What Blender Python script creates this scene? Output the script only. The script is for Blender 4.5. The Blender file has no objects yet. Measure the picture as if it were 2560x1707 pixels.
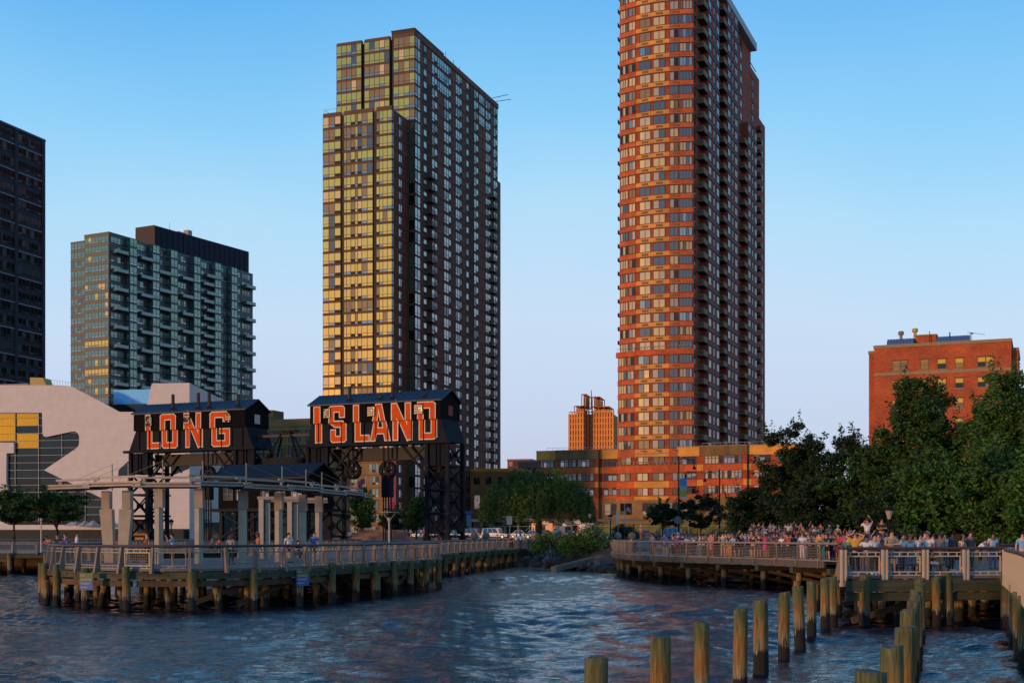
import bpy, bmesh, math, random
import numpy as np
from mathutils import Vector, Matrix
from mathutils.geometry import tessellate_polygon
random.seed(7); rng = np.random.default_rng(7)
SC = bpy.context.scene; COL = SC.collection
# ------------------------------------------------ camera, sky, sun, exposure
FPX, HOR, EYE = 3200.0, 1335.0, 3.65          # focal length and horizon in photo pixels, eye height over water
cam = bpy.data.cameras.new('camera'); cam_o = bpy.data.objects.new('camera', cam); COL.objects.link(cam_o)
cam.sensor_width = 36; cam.lens = 36*FPX/2560; cam.shift_y = (HOR-853.5)/2560
cam.clip_start = 0.5; cam.clip_end = 9000
cam_o.location = (0, 0, EYE); cam_o.rotation_euler = (math.radians(90), 0, 0); SC.camera = cam_o
SUN_AZ = math.radians(233)     # compass style, clockwise from +Y : behind and left of the camera
SUN_EL = math.radians(3.0)
world = bpy.data.worlds.new('World'); SC.world = world; world.use_nodes = True
wn = world.node_tree.nodes; wl = world.node_tree.links
bg = wn['Background']; sky = wn.new('ShaderNodeTexSky'); sky.sky_type = 'NISHITA'; sky.sun_disc = False
sky.sun_elevation = SUN_EL; sky.sun_rotation = SUN_AZ; sky.altitude = 0; sky.air_density = 1.0; sky.dust_density = 0.6; sky.ozone_density = 2.5
# clear evening air: the Sky Texture gives the glow on the sun's side, the elevation ramp the blue dome over a mauve horizon all round
tcw = wn.new('ShaderNodeTexCoord'); spw = wn.new('ShaderNodeSeparateXYZ'); wl.new(tcw.outputs['Generated'], spw.inputs[0])
hz = wn.new('ShaderNodeTexNoise'); hz.inputs['Scale'].default_value = 2.2; hz.inputs['Detail'].default_value = 3; wl.new(tcw.outputs['Generated'], hz.inputs['Vector'])
hm = wn.new('ShaderNodeMath'); hm.operation = 'MULTIPLY_ADD'; hm.inputs[1].default_value = 0.13; wl.new(hz.outputs[0], hm.inputs[0]); hb = wn.new('ShaderNodeMath'); hb.operation = 'ADD'; hb.inputs[1].default_value = -0.065; wl.new(spw.outputs[2], hb.inputs[0]); wl.new(hb.outputs[0], hm.inputs[2])
rw = wn.new('ShaderNodeValToRGB'); wl.new(hm.outputs[0], rw.inputs[0]); el = rw.color_ramp.elements
for i, (p, c) in enumerate(((0.0, (.50,.48,.63)), (0.06, (.53,.60,.78)), (0.15, (.55,.69,.87)), (0.235, (.42,.69,.90)), (0.31, (.25,.59,.90)), (0.40, (.12,.43,.84)), (1.0, (.02,.10,.34)))):
    e = el[i] if i < 2 else el.new(p)
    e.position = p; e.color = (*c, 1)
el[0].position = 0.0
mulw = wn.new('ShaderNodeMix'); mulw.data_type = 'RGBA'; mulw.blend_type = 'ADD'; mulw.inputs[0].default_value = SKY_GLOW = 0.018
rs = wn.new('ShaderNodeMix'); rs.data_type = 'RGBA'; rs.blend_type = 'MULTIPLY'; rs.inputs[0].default_value = 1; rs.inputs[7].default_value = (1.03, 1.03, 1.03, 1)
wl.new(rw.outputs[0], rs.inputs[6]); wl.new(rs.outputs[2], mulw.inputs[6]); wl.new(sky.outputs[0], mulw.inputs[7])
wl.new(mulw.outputs[2], bg.inputs['Color']); bg.inputs['Strength'].default_value = 1.0
sl = bpy.data.lights.new('sun', 'SUN'); sun_o = bpy.data.objects.new('sun', sl); COL.objects.link(sun_o)
sl.energy = 2.7; sl.angle = math.radians(3.5); sl.color = (1.0, 0.54, 0.23)
sd = Vector((math.sin(SUN_AZ)*math.cos(SUN_EL), math.cos(SUN_AZ)*math.cos(SUN_EL), math.sin(SUN_EL)))
sun_o.rotation_euler = sd.to_track_quat('Z', 'Y').to_euler()
vs = SC.view_settings; vs.view_transform = 'Standard'; vs.look = 'None'; vs.exposure = 0.0; vs.gamma = 1.0
# ------------------------------------------------ helpers
def RX(px): return (px-1280.0)/FPX
def WX(px, d): return RX(px)*d                       # photo column and depth -> metres to the side
def WZ(py, d): return EYE+(HOR-py)/FPX*d             # photo row and depth -> height over water
MATS = {}; ALB = 0.6
def mat(name, col, rough=0.8, metal=0.0, var=0.0, scale=2.0, bump=0.0, bscale=20.0, col2=None, spec=None, stretch=None, coords='Object', trans=0.0):
    if name in MATS: return MATS[name]
    m = bpy.data.materials.new(name); m.use_nodes = True; nt = m.node_tree; n = nt.nodes; l = nt.links
    if metal < 0.5: col = tuple(c*ALB for c in col); col2 = tuple(c*ALB for c in col2) if col2 else None
    b = n['Principled BSDF']; b.inputs['Base Color'].default_value = (*col, 1); b.inputs['Roughness'].default_value = rough
    b.inputs['Metallic'].default_value = metal
    if spec is not None: b.inputs['Specular IOR Level'].default_value = spec
    if trans: b.inputs['Transmission Weight'].default_value = trans
    if var or col2 or bump:
        tc = n.new('ShaderNodeTexCoord'); mp = n.new('ShaderNodeMapping'); l.new(tc.outputs[coords], mp.inputs[0])
        if stretch: mp.inputs['Scale'].default_value = stretch
    if var or col2:
        nz = n.new('ShaderNodeTexNoise'); nz.inputs['Scale'].default_value = scale; nz.inputs['Detail'].default_value = 5; nz.inputs['Roughness'].default_value = 0.65
        l.new(mp.outputs[0], nz.inputs['Vector'])
        cr = n.new('ShaderNodeValToRGB'); cr.color_ramp.elements[0].position = 0.3; cr.color_ramp.elements[1].position = 0.7
        c2 = col2 if col2 else col
        cr.color_ramp.elements[0].color = (*[c*(1-var) for c in col], 1); cr.color_ramp.elements[1].color = (*[min(1, c*(1+var)) for c in c2], 1)
        l.new(nz.outputs[0], cr.inputs[0]); l.new(cr.outputs[0], b.inputs['Base Color'])
    if bump:
        nb = n.new('ShaderNodeTexNoise'); nb.inputs['Scale'].default_value = bscale; nb.inputs['Detail'].default_value = 4
        l.new(mp.outputs[0], nb.inputs['Vector'])
        bp = n.new('ShaderNodeBump'); bp.inputs['Strength'].default_value = bump; bp.inputs['Distance'].default_value = 0.05
        l.new(nb.outputs[0], bp.inputs['Height']); l.new(bp.outputs[0], b.inputs['Normal'])
    MATS[name] = m; return m
def brickmat(name, col, mortar, var=0.25, sx=0.45, sz=0.15, big=0.35, lo=0.72, hi=1.2):
    """brick laid in courses: colour per brick plus large weathered patches"""
    if name in MATS: return MATS[name]
    m = mat(name, col, 0.9); col = tuple(c*ALB for c in col); mortar = tuple(c*ALB for c in mortar); nt = m.node_tree; n = nt.nodes; l = nt.links; b = n['Principled BSDF']
    tc = n.new('ShaderNodeTexCoord'); sp = n.new('ShaderNodeSeparateXYZ'); l.new(tc.outputs['Object'], sp.inputs[0])
    ad = n.new('ShaderNodeMath'); ad.operation = 'ADD'; l.new(sp.outputs[0], ad.inputs[0]); l.new(sp.outputs[1], ad.inputs[1])
    cb = n.new('ShaderNodeCombineXYZ'); l.new(ad.outputs[0], cb.inputs[0]); l.new(sp.outputs[2], cb.inputs[1])
    bt = n.new('ShaderNodeTexBrick'); bt.inputs['Scale'].default_value = 1.0; bt.inputs['Brick Width'].default_value = sx; bt.inputs['Row Height'].default_value = sz
    bt.inputs['Mortar Size'].default_value = 0.012
    bt.inputs['Color1'].default_value = (*[c*(1-var) for c in col], 1); bt.inputs['Color2'].default_value = (*[c*(1+var) for c in col], 1); bt.inputs['Mortar'].default_value = (*mortar, 1)
    l.new(cb.outputs[0], bt.inputs['Vector'])
    nz = n.new('ShaderNodeTexNoise'); nz.inputs['Scale'].default_value = big; nz.inputs['Detail'].default_value = 6; l.new(tc.outputs['Object'], nz.inputs['Vector'])
    mr = n.new('ShaderNodeMapRange'); mr.inputs['From Min'].default_value = 0.3; mr.inputs['From Max'].default_value = 0.7; mr.inputs['To Min'].default_value = lo; mr.inputs['To Max'].default_value = hi
    l.new(nz.outputs[0], mr.inputs[0])
    mx = n.new('ShaderNodeMix'); mx.data_type = 'RGBA'; mx.blend_type = 'MULTIPLY'; mx.inputs[0].default_value = 1
    l.new(bt.outputs['Color'], mx.inputs[6]); l.new(mr.outputs[0], mx.inputs[7]); l.new(mx.outputs[2], b.inputs['Base Color'])
    return m
class MB:
    """collects polygons; build() links them as ONE mesh object"""
    def __init__(s): s.v = []; s.f = []; s.m = []
    def poly(s, pts, mi=0):
        i = len(s.v); s.v += [tuple(p) for p in pts]; s.f.append(tuple(range(i, i+len(pts)))); s.m.append(mi); return s
    def box(s, x0, x1, y0, y1, z0, z1, mi=0):
        i = len(s.v); s.v += [(x0,y0,z0),(x1,y0,z0),(x1,y1,z0),(x0,y1,z0),(x0,y0,z1),(x1,y0,z1),(x1,y1,z1),(x0,y1,z1)]
        for q in ((0,3,2,1),(4,5,6,7),(0,1,5,4),(1,2,6,5),(2,3,7,6),(3,0,4,7)): s.f.append(tuple(i+k for k in q)); s.m.append(mi)
        return s
    def prism(s, pts, z0, z1, mi=0, cap=True, mtop=None):
        """vertical prism over a counter-clockwise plan polygon"""
        n = len(pts); i = len(s.v); s.v += [(p[0],p[1],z0) for p in pts]+[(p[0],p[1],z1) for p in pts]
        for k in range(n):
            j = (k+1) % n; s.f.append((i+k, i+j, i+n+j, i+n+k)); s.m.append(mi)
        if cap:
            s.f.append(tuple(i+n+k for k in range(n))); s.m.append(mi if mtop is None else mtop)
            s.f.append(tuple(i+k for k in reversed(range(n)))); s.m.append(mi)
        return s
    def xprism(s, pts, x0, x1, mi=0):
        """prism along x over a (y,z) polygon"""
        n = len(pts); i = len(s.v); s.v += [(x0,p[0],p[1]) for p in pts]+[(x1,p[0],p[1]) for p in pts]
        for k in range(n):
            j = (k+1) % n; s.f.append((i+k, i+n+k, i+n+j, i+j)); s.m.append(mi)
        s.f.append(tuple(i+k for k in range(n))); s.m.append(mi); s.f.append(tuple(i+n+k for k in reversed(range(n)))); s.m.append(mi)
        return s
    def yprism(s, pts, y0, y1, mi=0):
        """prism along y over a (x,z) polygon"""
        n = len(pts); i = len(s.v); s.v += [(p[0],y0,p[1]) for p in pts]+[(p[0],y1,p[1]) for p in pts]
        for k in range(n):
            j = (k+1) % n; s.f.append((i+k, i+j, i+n+j, i+n+k)); s.m.append(mi)
        s.f.append(tuple(i+k for k in reversed(range(n)))); s.m.append(mi); s.f.append(tuple(i+n+k for k in range(n))); s.m.append(mi)
        return s
    def bar(s, a, b, w, h=None, mi=0, up=(0,0,1)):
        """rectangular bar from a to b"""
        a = Vector(a); b = Vector(b); h = w if h is None else h; d = (b-a).normalized(); up = Vector(up)
        if abs(d.dot(up)) > 0.98: up = Vector((1,0,0)) if abs(d.x) < 0.9 else Vector((0,1,0))
        r = d.cross(up).normalized()*w*0.5; u = r.cross(d).normalized()*h*0.5
        i = len(s.v)
        for c in (a, b): s.v += [tuple(c-r-u), tuple(c+r-u), tuple(c+r+u), tuple(c-r+u)]
        for q in ((0,3,2,1),(4,5,6,7),(0,1,5,4),(1,2,6,5),(2,3,7,6),(3,0,4,7)): s.f.append(tuple(i+k for k in q)); s.m.append(mi)
        return s
    def tube(s, a, b, r0, r1=None, n=8, mi=0, cap=True):
        a = Vector(a); b = Vector(b); r1 = r0 if r1 is None else r1; d = (b-a).normalized()
        up = Vector((0,0,1)) if abs(d.z) < 0.95 else Vector((1,0,0)); r = d.cross(up).normalized(); u = r.cross(d)
        i = len(s.v)
        for c, R in ((a, r0), (b, r1)):
            for k in range(n):
                t = 2*math.pi*k/n; s.v.append(tuple(c+(r*math.cos(t)+u*math.sin(t))*R))
        for k in range(n):
            j = (k+1) % n; s.f.append((i+k, i+n+k, i+n+j, i+j)); s.m.append(mi)
        if cap:
            s.f.append(tuple(i+k for k in range(n))); s.m.append(mi); s.f.append(tuple(i+n+k for k in reversed(range(n)))); s.m.append(mi)
        return s
    def pipe(s, pts, r, n=8, mi=0):
        """tube along a polyline, radius number or list"""
        P = [Vector(p) for p in pts]; N = len(P); i = len(s.v)
        for k in range(N):
            d = (P[min(k+1, N-1)]-P[max(k-1, 0)]).normalized(); up = Vector((0,0,1)) if abs(d.z) < 0.95 else Vector((1,0,0))
            rr = d.cross(up).normalized(); u = rr.cross(d); R = r[k] if isinstance(r, (list, tuple)) else r
            for q in range(n):
                t = 2*math.pi*q/n; s.v.append(tuple(P[k]+(rr*math.cos(t)+u*math.sin(t))*R))
        for k in range(N-1):
            for q in range(n):
                j = (q+1) % n; a = i+k*n; s.f.append((a+q, a+n+q, a+n+j, a+j)); s.m.append(mi)
        s.f.append(tuple(i+k for k in range(n))); s.m.append(mi); s.f.append(tuple(i+(N-1)*n+k for k in reversed(range(n)))); s.m.append(mi)
        return s
    def lathe(s, prof, n=12, mi=0, c=(0,0,0)):
        i = len(s.v)
        for r, z in prof:
            for k in range(n):
                t = 2*math.pi*k/n; s.v.append((c[0]+r*math.cos(t), c[1]+r*math.sin(t), c[2]+z))
        for k in range(len(prof)-1):
            for q in range(n):
                j = (q+1) % n; a = i+k*n; s.f.append((a+q, a+j, a+n+j, a+n+q)); s.m.append(mi)
        s.f.append(tuple(i+k for k in reversed(range(n)))); s.m.append(mi); s.f.append(tuple(i+(len(prof)-1)*n+k for k in range(n))); s.m.append(mi)
        return s
    def add(s, o, loc=(0,0,0), rz=0.0):
        i = len(s.v); c, sn = math.cos(rz), math.sin(rz)
        s.v += [(loc[0]+x*c-y*sn, loc[1]+x*sn+y*c, loc[2]+z) for x, y, z in o.v]
        s.f += [tuple(i+k for k in q) for q in o.f]; s.m += o.m; return s
    def mesh(s, name, mats):
        me = bpy.data.meshes.new(name); me.from_pydata(s.v, [], s.f)
        for m in (mats if isinstance(mats, (list, tuple)) else [mats]): me.materials.append(m)
        if any(s.m): me.polygons.foreach_set('material_index', s.m)
        me.update(); return me
    def build(s, name, mats, parent=None, loc=(0,0,0), rz=0.0, smooth=False):
        me = s.mesh(name, mats)
        if smooth: me.polygons.foreach_set('use_smooth', [True]*len(me.polygons))
        return put(name, me, parent, loc, rz)
def put(name, me, parent=None, loc=(0,0,0), rz=0.0):
    o = bpy.data.objects.new(name, me); COL.objects.link(o); o.parent = parent; o.location = loc
    if rz: o.rotation_euler = (0, 0, rz)
    return o
def tag(o, label=None, cat=None, group=None, kind=None):
    if label: o['label'] = label
    if cat: o['category'] = cat
    if group: o['group'] = group
    if kind: o['kind'] = kind
    return o
def thing(name, label, cat, loc=(0,0,0), rz=0.0, group=None):
    o = bpy.data.objects.new(name, None); COL.objects.link(o); o.empty_display_size = 0.5
    o.location = loc; o.rotation_euler = (0, 0, rz); return tag(o, label, cat, group)
def copy_tree(o, parent=None):
    c = o.copy(); COL.objects.link(c); c.parent = parent
    for ch in o.children: copy_tree(ch, c)
    return c
def tile(parent, name, items, mats, cap=290, world=None):
    """items: (MB, loc, rz, weight). The `cap` largest become parts of their own, the rest one part of kind stuff."""
    items = sorted(items, key=lambda t: -t[3]) if len(items) > cap else items
    cache = {}
    for mb, loc, rz, w in items[:cap]:
        k = id(mb)
        if k not in cache: cache[k] = mb.mesh(name, mats)
        put(name, cache[k], parent, loc, rz)
    if len(items) > cap:
        big = MB()
        for mb, loc, rz, w in items[cap:]: big.add(mb, loc, rz)
        o = big.build('far_'+name+'s', mats, parent); o['kind'] = 'stuff'
TEXTS = {}
def text_mesh(body, size, name='lettering', align='CENTER', ext=0.004, spacing=1.0):
    key = (body, size, align, ext)
    if key in TEXTS: return TEXTS[key].copy()
    cu = bpy.data.curves.new(name, 'FONT'); cu.body = body; cu.size = size; cu.align_x = align; cu.align_y = 'CENTER'; cu.extrude = ext; cu.space_line = spacing
    o = bpy.data.objects.new(name, cu); COL.objects.link(o); dg = bpy.context.evaluated_depsgraph_get()
    me = bpy.data.meshes.new_from_object(o.evaluated_get(dg)); bpy.data.objects.remove(o); bpy.data.curves.remove(cu); TEXTS[key] = me
    return me.copy()
def text(body, size, material, parent, loc, rz=0.0, rx=math.pi/2, roll=0.0, **k):
    me = text_mesh(body, size, **k); me.materials.clear(); me.materials.append(material)
    o = put('lettering', me, parent, loc); o.rotation_euler = (Matrix.Rotation(rz, 3, 'Z') @ Matrix.Rotation(rx, 3, 'X') @ Matrix.Rotation(roll, 3, 'Z')).to_euler(); return o
# text and body shapes are evaluated first, while the scene is still small
for _t in ('No','mooring','Shallow','water'): text_mesh(_t, .15, align='LEFT', ext=.002)
text_mesh('STOP', .3); text_mesh('ION 866.470.5677', 1.12)
# ------------------------------------------------ people
def skin_mesh(name, V, E, R, root=0, sub=1):
    """grow one continuous surface over a posed skeleton"""
    me = bpy.data.meshes.new(name); me.from_pydata(V, E, []); o = bpy.data.objects.new(name, me); COL.objects.link(o)
    o.modifiers.new('skin', 'SKIN'); sv = me.skin_vertices[0].data
    for i, r in enumerate(R): sv[i].radius = r if isinstance(r, tuple) else (r, r)
    sv[root].use_root = True; o.modifiers['skin'].branch_smoothing = .5; s = o.modifiers.new('sub', 'SUBSURF'); s.levels = sub
    dg = bpy.context.evaluated_depsgraph_get(); out = bpy.data.meshes.new_from_object(o.evaluated_get(dg)); out.name = name
    bpy.data.objects.remove(o); out.polygons.foreach_set('use_smooth', [True]*len(out.polygons)); return out
def pose(kind):
    """joint positions; the person faces local -y"""
    J = dict(pel=(0,0,.95), spn=(0,0,1.13), che=(0,0,1.33), nek=(0,-.01,1.485), hed=(0,-.025,1.60), top=(0,-.015,1.675), nose=(0,-.125,1.585))
    J.update(sl=(-.175,0,1.41), sr=(.175,0,1.41), hl=(-.09,0,.9), hr=(.09,0,.9), kl=(-.10,-.02,.5), kr=(.10,-.02,.5), al=(-.11,.02,.085), ar=(.11,.02,.085), tl=(-.125,-.15,.04), tr=(.125,-.15,.04))
    arm = {'down': ((-.25,.03,1.13),(-.25,-.06,.88)), 'hip': ((-.36,.08,1.17),(-.17,-.05,1.02)), 'fold': ((-.25,-.06,1.14),(.06,-.2,1.17)), 'rail': ((-.26,-.14,1.18),(-.16,-.40,1.13)), 'up': ((-.29,-.2,1.27),(-.10,-.30,1.52)), 'high': ((-.30,-.12,1.50),(-.14,-.22,1.74)), 'head': ((-.40,0,1.55),(-.12,.03,1.66)), 'phone': ((-.24,-.08,1.14),(-.07,-.28,1.2)), 'back': ((-.25,.08,1.14),(-.1,.14,.98))}
    cfg = {'stand': ('down','down'), 'hips': ('hip','down'), 'fold': ('fold','fold'), 'lean': ('rail','rail'), 'photo': ('up','up'), 'reach': ('high','up'), 'head': ('head','head'), 'phone': ('phone','down'), 'walk': ('down','phone'), 'bend': ('rail','rail'), 'sit': ('phone','phone')}[kind]
    for s, k in ((-1,cfg[0]),(1,cfg[1])):
        e, w = arm[k]; q = 'l' if s < 0 else 'r'; dz = .05 if (k == 'fold' and s > 0) else 0
        J['e'+q] = (e[0]*-s,e[1],e[2]) if s > 0 else e; J['w'+q] = ((w[0]*-1 if s > 0 else w[0]),w[1]-dz,w[2]+dz)
    tilt = {'lean': .2, 'bend': .75, 'photo': .03}.get(kind, 0.0)
    if tilt:
        for k in J:
            if k[0] in 'scnewt' and k not in ('tl','tr') or k in ('hed','top','nose','spn'): x, y, z = J[k]; dz = z-.95; J[k] = (x, y-math.sin(tilt)*dz, .95+dz*math.cos(tilt)+(.25*(0) if kind != 'bend' else 0))
        if kind == 'bend':
            for q in 'lr': x = J['s'+q]; J['e'+q] = (x[0]*1.4,x[1]-.1,x[2]-.22); J['w'+q] = (x[0]*.8,x[1]-.3,x[2]-.12)
    if kind == 'walk': J.update(kl=(-.09,-.16,.52), al=(-.09,-.2,.1), tl=(-.09,-.36,.07), kr=(.09,.06,.5), ar=(.09,.26,.14), tr=(.10,.12,.04))
    if kind == 'hips': J.update(kr=(.14,-.06,.5), ar=(.17,-.08,.085), tr=(.2,-.25,.04))
    if kind == 'sit':
        for k in J:
            if k not in ('kl','kr','al','ar','tl','tr'): x, y, z = J[k]; J[k] = (x, y, z-.45)
        J.update(kl=(-.12,-.42,.5), kr=(.12,-.42,.5), al=(-.12,-.4,.09), ar=(.12,-.4,.09), tl=(-.13,-.56,.04), tr=(.13,-.56,.04))
    return J
def add(a, b): return tuple(a[i]+b[i] for i in range(3))
def mid(a, b, f=.5): return tuple(a[i]+(b[i]-a[i])*f for i in range(3))
def build_pose(kind):
    J = pose(kind); names = list(J); V = [J[k] for k in names]; ix = {k: i for i, k in enumerate(names)}
    R = dict(pel=(.145,.105), spn=(.125,.095), che=(.155,.105), nek=.052, hed=(.082,.098), top=(.068,.08), nose=.014, sl=.058, sr=.058, el=.04, er=.04, wl=.027, wr=.027, hl=.085, hr=.085, kl=.056, kr=.056, al=.038, ar=.038, tl=.034, tr=.034)
    E = [('pel','spn'),('spn','che'),('che','nek'),('nek','hed'),('hed','top'),('hed','nose'),('che','sl'),('che','sr'),('sl','el'),('el','wl'),('sr','er'),('er','wr'),('pel','hl'),('pel','hr'),('hl','kl'),('kl','al'),('al','tl'),('hr','kr'),('kr','ar'),('ar','tr')]
    E = [(ix[a],ix[b]) for a, b in E]; RR = [R[k] for k in names]
    for q in 'lr':       # hand: palm, four fingers and a thumb from its side
        w = Vector(J['w'+q]); d = (w-Vector(J['e'+q])).normalized(); sd = d.cross(Vector((0,1,0)));  sd = sd.normalized() if sd.length > .1 else Vector((1,0,0)); pm = w+d*.075; p = len(V); V.append(tuple(pm)); RR.append((.034,.022)); E.append((ix['w'+q],p))
        for k, (o, l) in enumerate(((-.028,.07),(-.009,.085),(.010,.08),(.028,.06))): V.append(tuple(pm+sd*o+d*l+Vector((0,-.012,0)))); RR.append(.009); E.append((p,len(V)-1))
        V.append(tuple(w+d*.05+sd*.055)); RR.append(.010); E.append((p,len(V)-1))
    body = skin_mesh('body', V, E, RR, ix['pel'])
    g = lambda k: J[k]
    sh = [g('pel'),g('spn'),g('che'),mid(g('che'),g('nek'),.7),g('sl'),g('sr'),mid(g('sl'),g('el'),.7),mid(g('sr'),g('er'),.7)]
    shirt = skin_mesh('shirt', sh, [(0,1),(1,2),(2,3),(2,4),(2,5),(4,6),(5,7)], [(.172,.13),(.155,.122),(.178,.128),.072,.078,.078,.066,.066])
    sl_ = [g('pel'),g('spn'),g('che'),mid(g('che'),g('nek'),.7),g('sl'),g('sr'),g('el'),g('er'),mid(g('el'),g('wl'),.85),mid(g('er'),g('wr'),.85)]
    longs = skin_mesh('shirt', sl_, [(0,1),(1,2),(2,3),(2,4),(2,5),(4,6),(5,7),(6,8),(7,9)], [(.172,.13),(.155,.122),(.178,.128),.072,.078,.078,.058,.058,.042,.042])
    tr = [add(g('pel'),(0,0,.04)),g('hl'),g('hr'),g('kl'),g('kr'),add(g('al'),(0,0,.03)),add(g('ar'),(0,0,.03))]
    trous = skin_mesh('trousers', tr, [(0,1),(0,2),(1,3),(2,4),(3,5),(4,6)], [(.16,.122),.105,.105,.078,.078,.06,.06])
    short = skin_mesh('shorts', [add(g('pel'),(0,0,.04)),g('hl'),g('hr'),mid(g('hl'),g('kl'),.8),mid(g('hr'),g('kr'),.8)], [(0,1),(0,2),(1,3),(2,4)], [(.16,.122),.108,.108,.092,.092])
    kn = mid(g('kl'),g('kr')); dress = skin_mesh('dress', [g('che'),g('spn'),g('pel'),mid(g('pel'),kn,.5),kn,mid(g('che'),g('nek'),.5)], [(0,1),(1,2),(2,3),(3,4),(0,5)], [(.165,.12),(.14,.11),(.17,.13),(.2,.16),(.23,.18),(.09,.07)])
    shoe = MB()
    for q in 'lr': a, b = Vector(g('a'+q)), Vector(g('t'+q)); shoe.pipe([a+Vector((0,.05,-.02)),a+Vector((0,0,-.035)),b+Vector((0,0,.0)),b+Vector((0,-.06,-.005))],[.035,.05,.048,.025],8)
    hd = Vector(g('hed')); hairs = []
    for style in ('short','long','cap','bald'):
        bm = bmesh.new(); bmesh.ops.create_icosphere(bm, subdivisions=2, radius=1.0)
        for v in bm.verts:
            f = 1+.05*math.sin(v.co.x*9+v.co.z*7); v.co = Vector((v.co.x*.100*f, v.co.y*.118*f, v.co.z*.118*f))
        for v in bm.verts:
            if style == 'cap' and v.co.z > -.02 and v.co.y < -.06: v.co.y -= .05*max(0,1-abs(v.co.z)/.06); 
        front = [v for v in bm.verts if v.co.z < (.035 if v.co.y < .02 else -.06) and not (style == 'long' and v.co.y > .02)]; bmesh.ops.delete(bm, geom=front, context='VERTS')
        if style == 'long':
            for v in bm.verts:
                if v.co.y > .03 and v.co.z < .02: v.co.z = v.co.z*3.4-.02; v.co.y *= .95
        me = bpy.data.meshes.new('cap' if style == 'cap' else 'hair'); 
        if style == 'bald': bm.clear(); 
        for v in bm.verts: v.co += hd+Vector((0,.012,.03))
        bm.to_mesh(me); bm.free(); me.polygons.foreach_set('use_smooth',[True]*len(me.polygons)); hairs.append(me)
    fc = MB()
    for s in (-1,1): fc.lathe([(.004,-.011),(.012,0),(.004,.011)],6,c=(hd.x+s*.033,hd.y-.094,hd.z+.005))
    fc.box(hd.x-.024,hd.x+.024,hd.y-.099,hd.y-.090,hd.z-.053,hd.z-.045)
    ears = MB()
    for s in (-1,1): ears.lathe([(.005,-.03),(.02,-.01),(.022,.012),(.006,.03)],6,c=(hd.x+s*.088,hd.y+.015,hd.z))
    fc.add(ears)
    return dict(body=body, shirt=shirt, longs=longs, trousers=trous, shorts=short, dress=dress, shoes=shoe.mesh('shoes', None), short=hairs[0], long=hairs[1], cap=hairs[2], bald=hairs[3], face=fc.mesh('face', None), hand=Vector(J['wl']), J=J)
POSES = {k: build_pose(k) for k in ('stand','hips','fold','lean','photo','reach','head','phone','walk','bend','sit')}
for P in POSES.values():
    for m in P.values():
        if isinstance(m, bpy.types.Mesh) and not m.materials: m.materials.append(None)
# ------------------------------------------------ materials shared by many things
def glass(name, col, metal, rough=0.04, wav=0.0):
    m = mat(name, col, rough, metal)
    if wav:
        n = m.node_tree.nodes; l = m.node_tree.links; tc = n.new('ShaderNodeTexCoord'); nz = n.new('ShaderNodeTexNoise'); nz.inputs['Scale'].default_value = 0.9
        bp = n.new('ShaderNodeBump'); bp.inputs['Strength'].default_value = wav; bp.inputs['Distance'].default_value = 0.1
        l.new(tc.outputs['Object'], nz.inputs['Vector']); l.new(nz.outputs[0], bp.inputs['Height']); l.new(bp.outputs[0], n['Principled BSDF'].inputs['Normal'])
    return m
G_SKY = glass('reflective_glass', (0.31, 0.32, 0.31), 0.8, 0.05, 0.06)
G_SUNSET = glass('sunset_tinted_glass', (0.92, 0.47, 0.11), 0.85, 0.06, 0.06)  # sunset reflection tinted into the glass of sun-facing bays
G_GRN = glass('green_tinted_glass', (0.17, 0.25, 0.21), 0.7, 0.06, 0.06)
G_MID = glass('grey_glass', (0.13, 0.14, 0.15), 0.6, 0.06, 0.06)
G_DRK = glass('dark_glass', (0.012, 0.013, 0.016), 0.0, 0.07)
BLIND = mat('pale_window_blind', (0.50, 0.46, 0.36), 0.5, metal=0.1, var=0.12, scale=0.8, spec=0.6)
BLIND2 = mat('cream_window_blind', (0.72, 0.58, 0.30), 0.5, metal=0.1, var=0.1, scale=0.8, spec=0.6)
CURT = mat('brown_curtain', (0.22, 0.15, 0.07), 0.5, var=0.2, scale=0.8, spec=0.6)
GRILLE = mat('air_unit_grille', (0.02, 0.017, 0.015), 0.8)
DKFRAME = mat('dark_bronze_frame', (0.05, 0.032, 0.022), 0.55)
WHFRAME = mat('pale_aluminium_frame', (0.42, 0.40, 0.37), 0.45)
CONC = mat('concrete', (0.36, 0.31, 0.25), 0.9, var=0.25, scale=0.6, bump=0.15, bscale=6)
BLKSTEEL = mat('black_painted_steel', (0.006, 0.0075, 0.013), 0.65, spec=0.15, var=0.45, scale=1.2, bump=0.15, bscale=8)
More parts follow.
